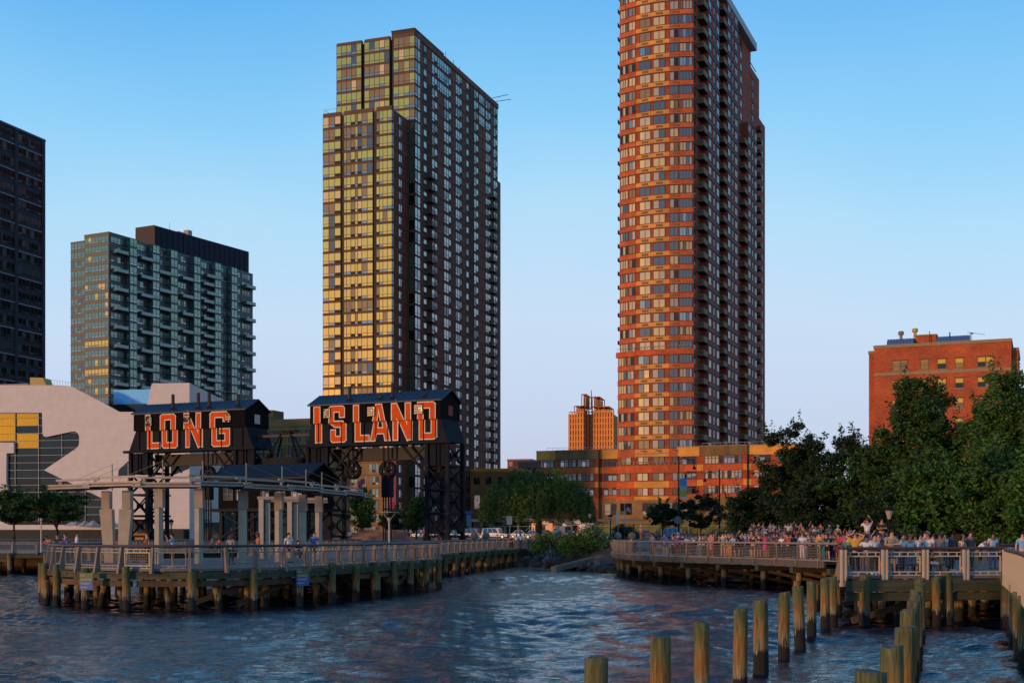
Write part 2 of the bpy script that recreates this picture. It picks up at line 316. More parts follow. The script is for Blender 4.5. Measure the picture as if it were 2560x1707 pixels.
# ------------------------------------------------ the setting: water, land, road
def water():
    ys = [-300, -60, -10]+[10, 18, 24]+[27*(1.00345**k) for k in range(562)]
    ys = [y for y in ys if y < 186]+[188, 260]
    ss = np.linspace(-1, 1, 421); ny = len(ys)
    X = np.zeros((ny, len(ss)+4)); Y = np.zeros_like(X)
    for i, y in enumerate(ys):
        hw = 0.45*max(y, 20)+7; X[i, 2:-2] = ss*hw; X[i, 1] = -hw-60; X[i, 0] = -900; X[i, -2] = hw+60; X[i, -1] = 900; Y[i, :] = y
    Z = np.zeros_like(X)
    for k in range(46):
        lam = 0.3*(1.052**k); a = 0.0105*lam; th = math.radians(rng.normal(82, 40)); kx, ky = math.cos(th)*2*math.pi/lam, math.sin(th)*2*math.pi/lam; ph = rng.uniform(0, 6.28)
        # patchy gusts: each train is stronger in some places than in others
        g = 0.62+0.5*np.sin(X*rng.uniform(.02, .09)+rng.uniform(0, 6))*np.sin(Y*rng.uniform(.03, .12)+rng.uniform(0, 6))
        dy = np.maximum(np.gradient(Y, axis=0), X*0+0.02); ok = np.clip((lam/2.2-np.minimum(np.maximum(dy, np.gradient(X, axis=1)), 5))/0.15+1, 0, 1)
        Z += a*g*ok*np.sin(kx*X+ky*Y+ph)
    Z *= .78+.5*np.sin(X*.055+Y*.05+1)*np.sin(Y*.083-X*.034+.6)+.18*np.sin(X*.19+Y*.11)*np.sin(Y*.23-X*.07)
    Z[:6] = 0; Z[-2:] = 0; Z[:, :2] = 0; Z[:, -2:] = 0
    nx = X.shape[1]; V = np.stack([X, Y, Z], -1).reshape(-1, 3)
    a = (np.arange(ny-1)[:, None]*nx+np.arange(nx-1)[None, :]).reshape(-1); F = np.stack([a, a+1, a+nx+1, a+nx], -1)
    me = np_mesh('water', V, F); me.polygons.foreach_set('use_smooth', np.ones(len(F), dtype=bool))
    m = bpy.data.materials.new('river_water'); m.use_nodes = True; n = m.node_tree.nodes; l = m.node_tree.links; b = n['Principled BSDF']
    b.inputs['Base Color'].default_value = (0.004, 0.008, 0.014, 1); b.inputs['Roughness'].default_value = 0.03; b.inputs['IOR'].default_value = 1.42
    tc = n.new('ShaderNodeTexCoord'); mp = n.new('ShaderNodeMapping'); mp.inputs['Scale'].default_value = (0.75, 2.3, 1.0); l.new(tc.outputs['Object'], mp.inputs[0])
    hs_ = []
    for sc, wt in ((3.2, 1.0), (8.5, 0.4)):
        nz = n.new('ShaderNodeTexNoise'); nz.inputs['Scale'].default_value = sc; nz.inputs['Detail'].default_value = 3; nz.inputs['Distortion'].default_value = 0.7; l.new(mp.outputs[0], nz.inputs['Vector'])
        mu = n.new('ShaderNodeMath'); mu.operation = 'MULTIPLY'; mu.inputs[1].default_value = wt; l.new(nz.outputs[0], mu.inputs[0]); hs_.append(mu)
    ad = n.new('ShaderNodeMath'); ad.operation = 'ADD'; l.new(hs_[0].outputs[0], ad.inputs[0]); l.new(hs_[1].outputs[0], ad.inputs[1])
    bp = n.new('ShaderNodeBump'); bp.inputs['Strength'].default_value = 1.0; bp.inputs['Distance'].default_value = 0.045
    l.new(ad.outputs[0], bp.inputs['Height']); l.new(bp.outputs[0], b.inputs['Normal'])
    me.materials.append(m); tag(put('water', me), kind='structure')
def np_mesh(name, V, F, mi=None):
    me = bpy.data.meshes.new(name); k = F.shape[1]
    me.vertices.add(len(V)); me.vertices.foreach_set('co', np.ascontiguousarray(V, dtype=np.float32).ravel())
    me.loops.add(F.size); me.loops.foreach_set('vertex_index', np.ascontiguousarray(F, dtype=np.int32).ravel())
    me.polygons.add(len(F)); me.polygons.foreach_set('loop_start', np.arange(0, F.size, k, dtype=np.int32))
    if mi is not None: me.polygons.foreach_set('material_index', np.asarray(mi, dtype=np.int32))
    me.update(calc_edges=True); return me
water()
# land: shoreline polyline (left to right), a rising bank, then level ground to the horizon
SHORE = [(-900,152),(-75,152),(-52,150),(-30,147),(-14,146),(-4,149),(1.5,149),(4,142),(8,128),(12,116),(17,107),(23,99),(28,90),(34,83),(60,78),(120,74),(900,74)]
def land():
    mb = MB(); n = len(SHORE)
    inner = [(x+(0 if abs(x) > 800 else 1.5), y+7, 2.9 if x < 6 else 2.35) for x, y in SHORE]
    z0 = [2.0]*n
    for i, (x, y) in enumerate(SHORE):
        if 2 < x < 30: z0[i] = 0.9
    for i in range(n-1):
        (x0, y0), (x1, y1) = SHORE[i], SHORE[i+1]
        mb.poly([(x0,y0,-2),(x1,y1,-2),(x1,y1,z0[i+1]),(x0,y0,z0[i])], 1)
        mb.poly([(x0,y0,z0[i]),(x1,y1,z0[i+1]),inner[i+1],inner[i]], 1 if 2 < x0 < 30 else 0)
    mid = [(x, 205, 2.9) for x, y, z in inner]
    for i in range(n-1):
        mb.poly([inner[i], inner[i+1], mid[i+1], mid[i]], 0)
    mb.poly([mid[0], mid[-1], (9000,8500,2.9), (-9000,8500,2.9)], 0)
    tag(mb.build('ground', [mat('paved_ground', (0.20,0.16,0.13), 0.9, var=0.3, scale=0.15, bump=0.1), mat('bank_earth', (0.09,0.065,0.04), 0.95, var=0.4, scale=0.8, bump=0.5, bscale=5)]), kind='structure')
    # street with a kerbed pavement in front of the brick podium building
    c, s = math.cos(math.radians(-22.5)), math.sin(math.radians(-22.5))
    def P(u, v, z): return (20+u*c-v*s, 236+u*s+v*c, z)
    road = MB(); road.poly([P(-95,-19,2.904),P(70,-19,2.904),P(70,-3,2.904),P(-95,-3,2.904)])
    tag(road.build('road', mat('asphalt', (0.05,0.05,0.055), 0.85, var=0.25, scale=1.5)), kind='structure')
    mk = MB()
    for k in range(-20, 15): mk.poly([P(k*4.5,-11.1,2.908),P(k*4.5+2,-11.1,2.908),P(k*4.5+2,-10.95,2.908),P(k*4.5,-10.95,2.908)])
    tag(mk.build('lane_marking', mat('road_paint', (0.6,0.58,0.5), 0.8)), kind='structure')
    for v0, v1 in ((-2.98, 0.5), (-22.5, -19.02)):
        pv = MB(); q = [P(-95,v0,0)[:2],P(70,v0,0)[:2],P(70,v1,0)[:2],P(-95,v1,0)[:2]]; pv.prism(q, 2.7, 3.02)
        tag(pv.build('pavement', mat('pavement_concrete', (0.28,0.25,0.22), 0.9, var=0.2, scale=0.7)), kind='structure')
land()
# ------------------------------------------------ facade pieces
def win(w, h, cols, split=None, fr=0.09, palette=((1,3),(3,3),(4,2),(2,1)), seed=0, ac=None, proud=0.09, jit=0.006):
    """a window: frame bars, panes one by one. local x along the wall, -y outwards, origin lower left"""
    r = random.Random(seed); mb = MB(); rows = [(0, h)] if split is None else [(0, h*split), (h*split, h)]
    cs = [i*w/cols for i in range(cols+1)] if isinstance(cols, int) else [c*w for c in cols]
    bag = [k for k, n in palette for _ in range(n)]; base = r.choice(bag)
    for ci in range(len(cs)-1):
        pick = base if r.random() < 0.55 else r.choice(bag)
        for ri, (z0, z1) in enumerate(rows):
            p = pick
            if ri == 0 and split is not None and r.random() < 0.35: p = 1
            if ac is not None and ci in ac and ri == 0: p = 6
            t = [r.uniform(-jit, jit) for _ in range(3)]
            mb.poly([(cs[ci], -0.03+t[0], z0), (cs[ci+1], -0.03+t[1], z0), (cs[ci+1], -0.03+t[1]+t[2], z1), (cs[ci], -0.03+t[0]+t[2], z1)], p)
    for c in cs: mb.box(max(0, c-fr/2), min(w, c+fr/2), -proud, 0.0, 0, h, 0)
    zz = [0, h] if split is None else [0, h*split, h]
    for z in zz: mb.box(0.001, w-0.001, -proud+0.012, 0.0, max(0, z-fr/2), min(h, z+fr/2), 0)
    return mb
def variants(k, *a, **kw): return [win(*a, seed=i*17+k, **kw) for i in range(7)]
WM = lambda fr: [fr, G_SKY, G_DRK, BLIND, BLIND2, CURT, GRILLE, G_GRN, G_MID, G_SUNSET]
BRK = brickmat('brown_brick', (0.26, 0.10, 0.05), (0.2,0.1,0.06))
REDB = brickmat('dark_red_brick', (0.52, 0.09, 0.03), (0.34,0.1,0.05))
REDB2 = brickmat('orange_red_brick', (0.86, 0.145, 0.024), (0.5,0.16,0.06))
OCH = brickmat('ochre_brick', (1.05, 0.44, 0.065), (0.8,0.36,0.1), var=0.12)
TANB = brickmat('tan_brick', (0.42, 0.22, 0.07), (0.3,0.2,0.1), var=0.12)
SLAB = mat('brown_slab_edge', (0.17, 0.08, 0.035), 0.8, var=0.2, scale=0.5)
# ------------------------------------------------ tall brown tower of glass bays and brick, behind the gantries
def brown_tower():
    rz = math.radians(-20); t = thing('apartment_tower', 'tall brown brick tower with glass bays tinted with sunset reflection, behind the ISLAND gantry', 'building', (-22.8, 300, 2.9), rz)
    fh = 2.87; H = 41*fh; HL = 34*fh+0.9; R = math.pi/2
    MB().box(-20.5,-0.2,0.9,55.6,0,H).build('wall', BRK, t); MB().box(-19.0,-1.7,-8.9,2,0,HL-0.6).build('wing_wall', BRK, t)
    MB().box(-12,-0.3,55.65,58.2,0,98).build('rear_wall', BRK, t)
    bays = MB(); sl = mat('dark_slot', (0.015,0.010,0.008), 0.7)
    items = []; bands = []
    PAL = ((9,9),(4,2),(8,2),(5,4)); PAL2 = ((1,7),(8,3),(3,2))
    # upper left face, three bays above the lower wing
    ub = [(-20.5, 6.6), (-13.1, 6.6), (-5.5, 5.5)]; lb = [(-19.2, 4.6), (-13.75, 7.4), (-5.45, 3.95)]
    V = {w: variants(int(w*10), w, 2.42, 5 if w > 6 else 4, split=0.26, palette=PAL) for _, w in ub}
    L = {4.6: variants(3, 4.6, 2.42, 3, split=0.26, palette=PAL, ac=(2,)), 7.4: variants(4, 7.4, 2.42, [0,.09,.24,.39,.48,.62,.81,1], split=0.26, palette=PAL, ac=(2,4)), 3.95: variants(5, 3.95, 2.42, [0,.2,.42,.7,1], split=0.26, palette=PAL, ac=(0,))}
    for x, w in ub: bays.box(x, x+w, 0, 0.95, 0, H+0.6)
    for x, w in lb: bays.box(x, x+w, -9.2, -8.8, 0, HL)
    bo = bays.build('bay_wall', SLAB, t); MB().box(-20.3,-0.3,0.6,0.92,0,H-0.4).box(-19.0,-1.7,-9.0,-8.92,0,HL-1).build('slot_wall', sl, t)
    r = random.Random(5)
    for f in range(41):
        z = f*fh+0.36
        if f >= 33:
            for x, w in ub: items.append((r.choice(V[w]), (x, 0, z), 0, w*1.2))
        if 7 <= f < 34:
            for x, w in lb: items.append((r.choice(L[w]), (x, -9.2, z), 0, w*1.25))
    for x, w in ub: bands.append(MB().box(x-0.02, x+w+0.02, -0.06, 0.3, H+0.1, H+0.75))
    # tan brick foot of the wing with its own windows
    MB().box(-19.35,-1.35,-9.45,-8.6,0,7*fh-.1).build('foot_wall', TANB, t); fw_ = variants(45, 2.5, 1.9, 3, split=.3, palette=((7,4),(8,3),(2,3)), ac=(1,)); fs_ = variants(46, 1.5, 1.7, 2, palette=((8,3),(2,3)))
    for f in range(7):
        for x in (-17.9,-12.6,-7.2): items.append((r.choice(fw_), (x, -9.46, f*fh+.6), 0, 3))
        items.append((r.choice(fs_), (-3.6, -9.46, f*fh+.7), 0, 2)); MB().box(-19.36,-1.34,-9.53,-9.45,f*fh+2.75,f*fh+2.9).build('floor_course', SLAB, t)
    # lower wing side (brick with one window column and a glass corner strip), strip of main face beside it
    cs = variants(11, 0.75, 2.42, 1, split=0.3, palette=PAL2); sw = variants(12, 1.9, 1.75, [0,.6,1], palette=((1,4),(8,2)), split=None)
    st = variants(13, 1.35, 2.3, 1, split=0.25, palette=((7,3),(2,3),(8,1)))
    cw = variants(14, 3.1, 2.42, 2, split=0.27, palette=PAL2)
    cols = [(5.5,1.8,1),(10.4,3.4,2),(17.9,4.5,3),(25.4,4.1,3),(32.6,1.7,1),(38.0,3.1,2),(46.4,3.7,3),(52.5,3.0,2)]
    CW = {y: variants(20+i, w, 2.15, n, split=0.32, palette=PAL2, ac=(n-1,)) for i, (y, w, n) in enumerate(cols)}
    wide = variants(40, 4.0, 2.2, 3, split=0.3, palette=((1,8),(8,1)))
    for f in range(41):
        z = f*fh+0.36
        if f < 34:
            items.append((r.choice(cs), (-1.5, -9.15, z), R, 0.4)); items.append((r.choice(sw), (-1.695, -5.3, z+0.3), R, 1.2))
            items.append((r.choice(st), (-1.42, 0.0, z), 0, 1.5))
        items.append((r.choice(cw), (0.0, 0.05, z), R, 2.3))
        for y, w, n in cols: items.append((r.choice(CW[y]), (-0.195, y, z+0.12), R, w*0.65))
        if f >= 38:
            for y in (13.85, 41.6): items.append((r.choice(wide), (-0.192, y, z+0.1), R, 2.0))
    MB().box(-0.2, 0, 0.0, 3.3, 0, H+0.7).box(-1.5,-0.2,0.02,0.9,0,H).build('corner_pier', SLAB, t)
    MB().box(-1.7,-1.5,-9.2,-8.3,0,HL).build('wing_corner', SLAB, t)
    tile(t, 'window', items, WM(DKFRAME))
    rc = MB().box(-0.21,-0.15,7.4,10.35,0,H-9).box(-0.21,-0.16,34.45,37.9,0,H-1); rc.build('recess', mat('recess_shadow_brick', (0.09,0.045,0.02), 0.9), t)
    # floor lines: thin proud courses, one per storey
    for f in range(1, 42):
        z = f*fh
        mb = MB().box(-0.2, -0.08, 3.3, 55.6, z-0.10, z+0.12)
        for x, w in (ub if f > 33 else (lb if f > 6 else ())): mb.box(x-0.03, x+w+0.03, (-9.33 if f <= 33 else -0.12), (-9.2 if f <= 33 else 0.0), z-0.16, z+0.14)
        if f < 34: mb.box(-1.69,-1.6,-8.3,0.0,z-0.1,z+0.12)
        mb.build('floor_course', SLAB, t)
    # balconies: slab and bar railing
    bm = MB().box(-0.2, 1.1, 0, 2.9, 0, 0.16)
    for k in range(13): bm.bar((1.05, 0.1+k*0.225, 0.16), (1.05, 0.1+k*0.225, 1.05), 0.03)
    bm.bar((1.05,0,1.07),(1.05,2.9,1.07),0.06); bm.bar((0,0.03,1.07),(1.05,0.03,1.07),0.06)
    for k in range(5): bm.bar((0.1+k*0.22,0.03,0.16),(0.1+k*0.22,0.03,1.05),0.03)
    for f in range(5, 31): put('balcony', bm_mesh('balcony', bm, mat('balcony_iron', (0.05,0.035,0.03), 0.6)), t, (0, 7.4, f*fh))
    for f in range(5, 33): put('balcony', bm_mesh('balcony', bm, None), t, (0, 49.6, f*fh))
    # parapets, plant room, masts
    MB().box(-0.25,0.05,3.3,55.7,H,H+1.3).box(-20.4,-0.3,54.9,55.5,H,H+1.3).build('parapet', BRK, t)
    MB().box(-7.2,-1.2,2.6,20,H,H+2.5).box(-7.3,-1.1,2.5,20.1,H+2.5,H+2.8).build('plant_room', mat('dark_brown_panel', (0.055,0.026,0.018), 0.7, var=0.2), t)
    m = MB()
    for y, h in ((21,2.2),(26,2.0),(30,1.6)): m.tube((-1,y,H),(-1,y,H+1.3+h),0.07,0.05,6)
    m.bar((-1,54,H+2.6),(3.5,54,H+3.0),0.12); m.bar((-1,54.8,H+1.8),(4,55,H+2.0),0.12)
    m.build('roof_mast', BLKSTEEL, t)
    ro = MB()
    for x in (-19,-16,-13): ro.bar((x,-8.8,HL),(x,-8.8,HL+1.0),0.05)
    ro.bar((-19.1,-8.8,HL+1),(-13,-8.8,HL+1),0.06).bar((-19.1,-8.8,HL+1),(-19.1,-1,HL+1),0.06); ro.build('roof_railing', WHFRAME, t)
_bmc = {}
def bm_mesh(name, mb, m):
    if id(mb) not in _bmc: _bmc[id(mb)] = (mb.mesh(name, m), mb)
    return _bmc[id(mb)][0]
brown_tower()
# ------------------------------------------------ red brick tower with a bowed front
def red_tower():
    rz = math.radians(-22.5); t = thing('apartment_tower', 'red brick tower with bowed front, ochre bands and rows of balconies', 'building', (35.4, 250, 2.9), rz)
    fh = 2.766; N = 41; H = N*fh; R = math.pi/2; A = math.radians(22.5); Rad = 7.5/math.sin(A)
    cy = Rad*math.cos(A)
    def arc(s, off=0.0):          # s 0..1 from the left end to the near corner
        a = -A+2*A*s; return (-7.5+(Rad+off)*math.sin(a), cy-(Rad+off)*math.cos(a), a)
    def strip(s0, s1, o0, o1, z0, z1, mi=0, n=None):
        mb = MB(); n = n or max(2, int((s1-s0)*16)); S = [s0+(s1-s0)*k/n for k in range(n+1)]
        pts = [arc(s, o1)[:2] for s in S]+[arc(s, o0)[:2] for s in reversed(S)]
        mb.prism(pts, z0, z1, mi); return mb
    S = [k/16 for k in range(17)]
    MB().prism([arc(s)[:2] for s in S]+[(0.0,3),(-0.02,53.4),(-16,53.4),(-16,4)], 0, H).build('wall', REDB, t)
    MB().box(-16,0.0,53.42,63,0,110).build('rear_wall', REDB, t); MB().box(-16,0.0,63.02,70,0,100.8).build('rear_wall', REDB, t)
    CRS = mat('pale_string_course', (0.42,0.20,0.13), 0.8); OPAR = OCH
    # windows of the bow (per bay: position s0..s1, panes)
    bay = [(0.015,0.135,3),(0.15,0.245,2),(0.305,0.455,2),(0.49,0.643,2),(0.705,0.81,2),(0.83,0.985,4)]
    PAL = ((3,6),(4,5),(8,5),(5,2),(1,2),(2,2)); items = []; r = random.Random(11)
    def wwin(i, s0, s1, n):
        p0, p1 = arc(s0), arc(s1); w = math.hypot(p1[0]-p0[0], p1[1]-p0[1]); return variants(60+i, w, 1.62, n, palette=PAL, fr=0.10), math.atan2(p1[1]-p0[1], p1[0]-p0[0])
    VW = [wwin(i, *b) for i, b in enumerate(bay)]
    for f in range(6, N):
        z = f*fh; o = 0.55 if f < 13 else 0.0
        for i, (s0, s1, n) in enumerate(bay):
            p = arc(s0, o+0.02); items.append((r.choice(VW[i][0]), (p[0], p[1], z+0.95), VW[i][1], n))
        # spandrel bands: red, ochre, red, with a pale course beneath
        low = f*fh-0.05; top = f*fh+0.82
        for s0, s1, m in ((0,0.255,REDB2),(0.258,0.70,OCH),(0.703,1.0,REDB2)): strip(s0, s1, 0, o+0.16, low+0.1, top, 0).build('spandrel', m, t)
        strip(0, 1, 0, o+0.24, low-0.05, low+0.09).build('string_course', CRS, t)
        for s in (0.34, 0.53, 0.74):
            p = arc(s, o+0.17); g = MB().box(0,1.3,-0.02,0,0,0.42); put('vent_grille', bm_mesh('vent_grille', GRL, mat('vent_grille', (0.16,0.07,0.03) if s > .7 else (0.30,0.15,0.05), 0.8)), t, (p[0], p[1], z+0.2), p[2])
    strip(0, 1, 0, 0.53, 6*fh, 13*fh).build('lower_bow_wall', REDB, t)
    strip(-0.02, 1.0, 0, 0.85, 13*fh-0.1, 13*fh+0.95).build('terrace_parapet', REDB2, t)
    rl = MB()
    for k in range(24):
        p = arc(k/23, 0.75); rl.bar((p[0],p[1],13*fh+0.95),(p[0],p[1],13*fh+1.6),0.04)
    rl.pipe([(*arc(k/23, 0.75)[:2], 13*fh+1.6) for k in range(24)], 0.04, 5).build('terrace_railing', WHFRAME, t)
    # little corner balconies that show as teeth on the left edge
    tooth = MB().box(-0.55,0.1,0,1.2,0,0.12).box(-0.55,-0.51,0,1.2,0.12,0.8)
    for f in range(14, N): put('corner_balcony', bm_mesh('corner_balcony', tooth, BLKSTEEL), t, (-15.1, 0.6, f*fh))
    # right flank: recessed bays, projecting bays with windows, balconies with pale end walls
    GR = mat('grey_purple_band', (0.22,0.10,0.095), 0.8); PALEB = mat('tan_balcony_wall', (0.40,0.24,0.11), 0.85, var=0.15)
    proj = [(6.2,15.5,40),(23.3,33.5,N),(43.7,52.8,34)]
    for y0, y1, n in proj: MB().box(0.0, 1.4, y0, y1, 0, n*fh).build('bay_wall', REDB, t)
    fw = variants(80, 2.2, 1.6, 2, palette=((1,8),(8,2))); fw2 = variants(81, 1.0, 1.6, 1, palette=((1,6),(8,2)))
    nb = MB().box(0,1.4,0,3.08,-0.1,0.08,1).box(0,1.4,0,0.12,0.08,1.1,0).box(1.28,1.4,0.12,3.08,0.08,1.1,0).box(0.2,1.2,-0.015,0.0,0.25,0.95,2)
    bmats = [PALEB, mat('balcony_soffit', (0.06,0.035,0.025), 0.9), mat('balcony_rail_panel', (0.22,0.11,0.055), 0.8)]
    for f in range(2, N):
        z = f*fh
        for i, (y0, n) in enumerate(((3.1,40),(20.2,N),(40.6,33))):
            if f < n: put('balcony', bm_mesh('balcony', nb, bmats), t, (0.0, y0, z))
        if f < 36: put('end_balcony', bm_mesh('end_balcony', nb2, bmats), t, (0.0, 59.2, z))
        for y0, y1, n in proj:
            if f < n:
                for k, y in enumerate((y0+0.4, y0+4.4, y0+7.2)): items.append((r.choice(fw if k != 1 else fw2), (1.42, y, z+0.85), R, 1.3 if k != 1 else .6))
                MB().box(1.4,1.52,y0,y1,z-0.1,z+0.5).build('floor_band', GR, t)
        for y in [q for q in (0.5, 17.0, 36.0, 55.0, 66.0) if f < {55.0:39,66.0:35}.get(q,99)]: items.append((r.choice(fw2), (0.02, y, z+0.85), R, 0.8))
        for y in (4.0, 21.0, 41.5): items.append((r.choice(fw), (0.02, y, z+0.3), R, 0.5))
        MB().box(0,0.1,0,6,z-0.1,z+0.12).box(0,0.1,15.5,20.1,z-0.1,z+0.12).box(0,0.1,33.5,40.5,z-0.1,z+0.12).box(0,0.1,52.8,59.1,z-0.1,z+0.12).build('floor_course', CRS if f < 13 else GR, t)
    tile(t, 'window', items, WM(mat('reddish_frame', (0.14,0.05,0.025), 0.6)), cap=296)
    MB().box(-16,1.45,1.0,53.4,H,H+1.7).build('parapet', mat('white_parapet', (0.55,0.55,0.58), 0.6), t)
    return t, arc, strip, CRS
GRL = MB().box(0,1.3,-0.02,0,0,0.42)
nb2 = MB().box(0,1.1,0,2.0,-0.1,0.08,1).box(0,1.1,0,0.1,0.08,1.0,2).box(1.0,1.1,0.1,2.0,0.08,1.0,2)
RT = red_tower()
# ------------------------------------------------ five-storey brick building at the foot of the red tower
def podium():
    rz = math.radians(-22.5); t = thing('apartment_building', 'five-storey red and ochre brick building wrapped round the red tower foot', 'building', (35.4, 250, 2.9), rz)
    top = 17.7; FR = mat('dark_red_frame', (0.10,0.03,0.018), 0.6); PAL = ((2,5),(8,2),(3,3),(5,2)); items = []; r = random.Random(21)
    left = [(-33,-28.6,0.6),(-28.6,-19.5,0.0),(-19.5,-15.0,0.9)]; right = [(-2.8,1.8,-1.4),(1.8,11.0,-2.0),(11.0,20,-1.4)]
    for seg in (left, right):
        for i, (x0, x1, y) in enumerate(seg):
            MB().box(x0, x1-0.01, y, 22, 8.0, 15.9).build('wall', REDB, t)
            MB().box(x0, x1-0.01, y-0.05, 22, 0, 8.0).build('base_wall', REDB2 if (x1 < -19.4 or x0 > 11.5) else TANB, t)
            MB().box(x0-0.05, x1+0.04, y-0.25, 22, 15.9, top).build('parapet', OCH if i != 1 else mat('stained_ochre_brick', (0.27,0.15,0.05), 0.9, var=0.35, scale=0.6, stretch=(1,1,.3)), t)
            MB().box(x0-0.1, x1+0.08, y-0.32, 22.1, top, top+0.14).build('coping', CONC, t)
            for z0, z1 in ((13.0,14.2),(10.15,11.3),(7.95,8.5)):
                MB().box(x0+0.7, x1-0.72, y-0.12, y, z0, z1).build('spandrel', REDB2, t)
                if z0 > 9:
                    for xx in (x0, x1-0.7): MB().box(xx+0.01, xx+0.69, y-0.14, y, z0, z1).build('corner_block', OCH, t)
    def row(x0, x1, y, z, h, nwin, cols, pal=PAL):
        w = (x1-x0)/nwin; V = variants(int(x0*7+z), w-0.35, h, cols, split=0.72, palette=pal, fr=0.12)
        for k in range(nwin): items.append((r.choice(V), (x0+k*w+0.17, y-0.03, z), 0, 1))
    for z in (14.35, 11.5, 8.6):
        row(-32.4,-29.2,0.6,z,1.5,1,4); row(-27.8,-20.3,0.0,z,1.5,2,4); row(-18.8,-15.7,0.9,z,1.5,1,3)
        row(-2.0,1.1,-1.4,z,1.5,1,3); row(2.6,10.2,-2.0,z,1.5,2,5,((3,4),(2,2),(8,2))); row(12,15.5,-1.4,z,1.5,1,3); row(16.5,19.5,-1.4,z,1.5,1,3)
    for x, y in ((-18.5,0.85),(-1.9,-1.45),(3.0,-2.05),(7.2,-2.05)): items.append((r.choice(BW), (x, y-0.03, 4.6), 0, 1))
    # bowed middle of the podium: tan base, red storeys with ochre centres, recessed top row behind a terrace rail
    arc, strip, CRS = RT[1:]
    strip(0, 1, -2, 0.95, 0.0, 7.45).build('bow_base', TANB, t); strip(0, 1, -2, 0.85, 7.46, 14.2).build('bow_wall', REDB, t)
    for z0, z1, ms in ((12.95,14.25,(REDB2,REDB2,REDB2)),(9.9,11.1,(REDB2,OCH,REDB2)),(7.5,8.2,(REDB2,OCH,REDB2)),(16.0,17.0,(REDB2,OCH,REDB2))):
        for (s0, s1), m_ in zip(((0,.255),(.258,.70),(.703,1.0)), ms): strip(s0, s1, 0, 1.0 if z1 < 15 else .75, z0, z1).build('spandrel', m_, t)
        strip(0, 1, 0, 1.08 if z1 < 15 else .83, z0-.12, z0-.01).build('string_course', CRS, t)
    strip(0, 1, -2, 0.5, 14.2, 16.0).build('recessed_wall', REDB, t)
    for z, o_ in ((14.55,.53),(11.25,.88),(8.35,.88)):
        for s0, s1, n_ in ((.05,.2,2),(.3,.44,2),(.5,.64,2),(.74,.92,3)):
            p = arc(s0, o_); q = arc(s1, o_); w_ = math.hypot(q[0]-p[0], q[1]-p[1]); items.append((win(w_, 1.45, n_, palette=((3,4),(5,5)), fr=.1, seed=int(z*9+s0*50)), (p[0], p[1]-.03, z), math.atan2(q[1]-p[1], q[0]-p[0]), 1))
    tr_ = MB().pipe([(*arc(k/20, .95)[:2], 14.95) for k in range(21)], .04, 5)
    for k in range(21): p = arc(k/20, .95); tr_.bar((p[0],p[1],14.25),(p[0],p[1],14.95),.04)
    tr_.build('terrace_railing', WHFRAME, t)
    for s0 in (0.06, 0.37, 0.66):
        p = arc(s0, 1.0); q = arc(s0+0.2, 1.0); items.append((r.choice(BW), (p[0], p[1]-.02, 4.6), math.atan2(q[1]-p[1], q[0]-p[0]), 1))
    strip(0, 1, 0.9, 1.1, 7.1, 7.44).build('base_cornice', TANB, t)
    tile(t, 'window', items, WM(FR))
    rl = MB()
    for x0, x1 in ((-31,-16),(2,16)):
        y_ = 1.2 if x0 < 0 else -1.0; rl.bar((x0,y_,top+0.7),(x1,y_,top+0.7),0.05)
        for k in range(int((x1-x0)/1.2)): rl.bar((x0+k*1.2,y_,top+0.1),(x0+k*1.2,y_,top+0.7),0.04)
    rl.build('roof_railing', WHFRAME, t)
BW = variants(95, 2.7, 2.3, 2, split=0.3, palette=((2,8),(3,2)), fr=0.12)
podium()
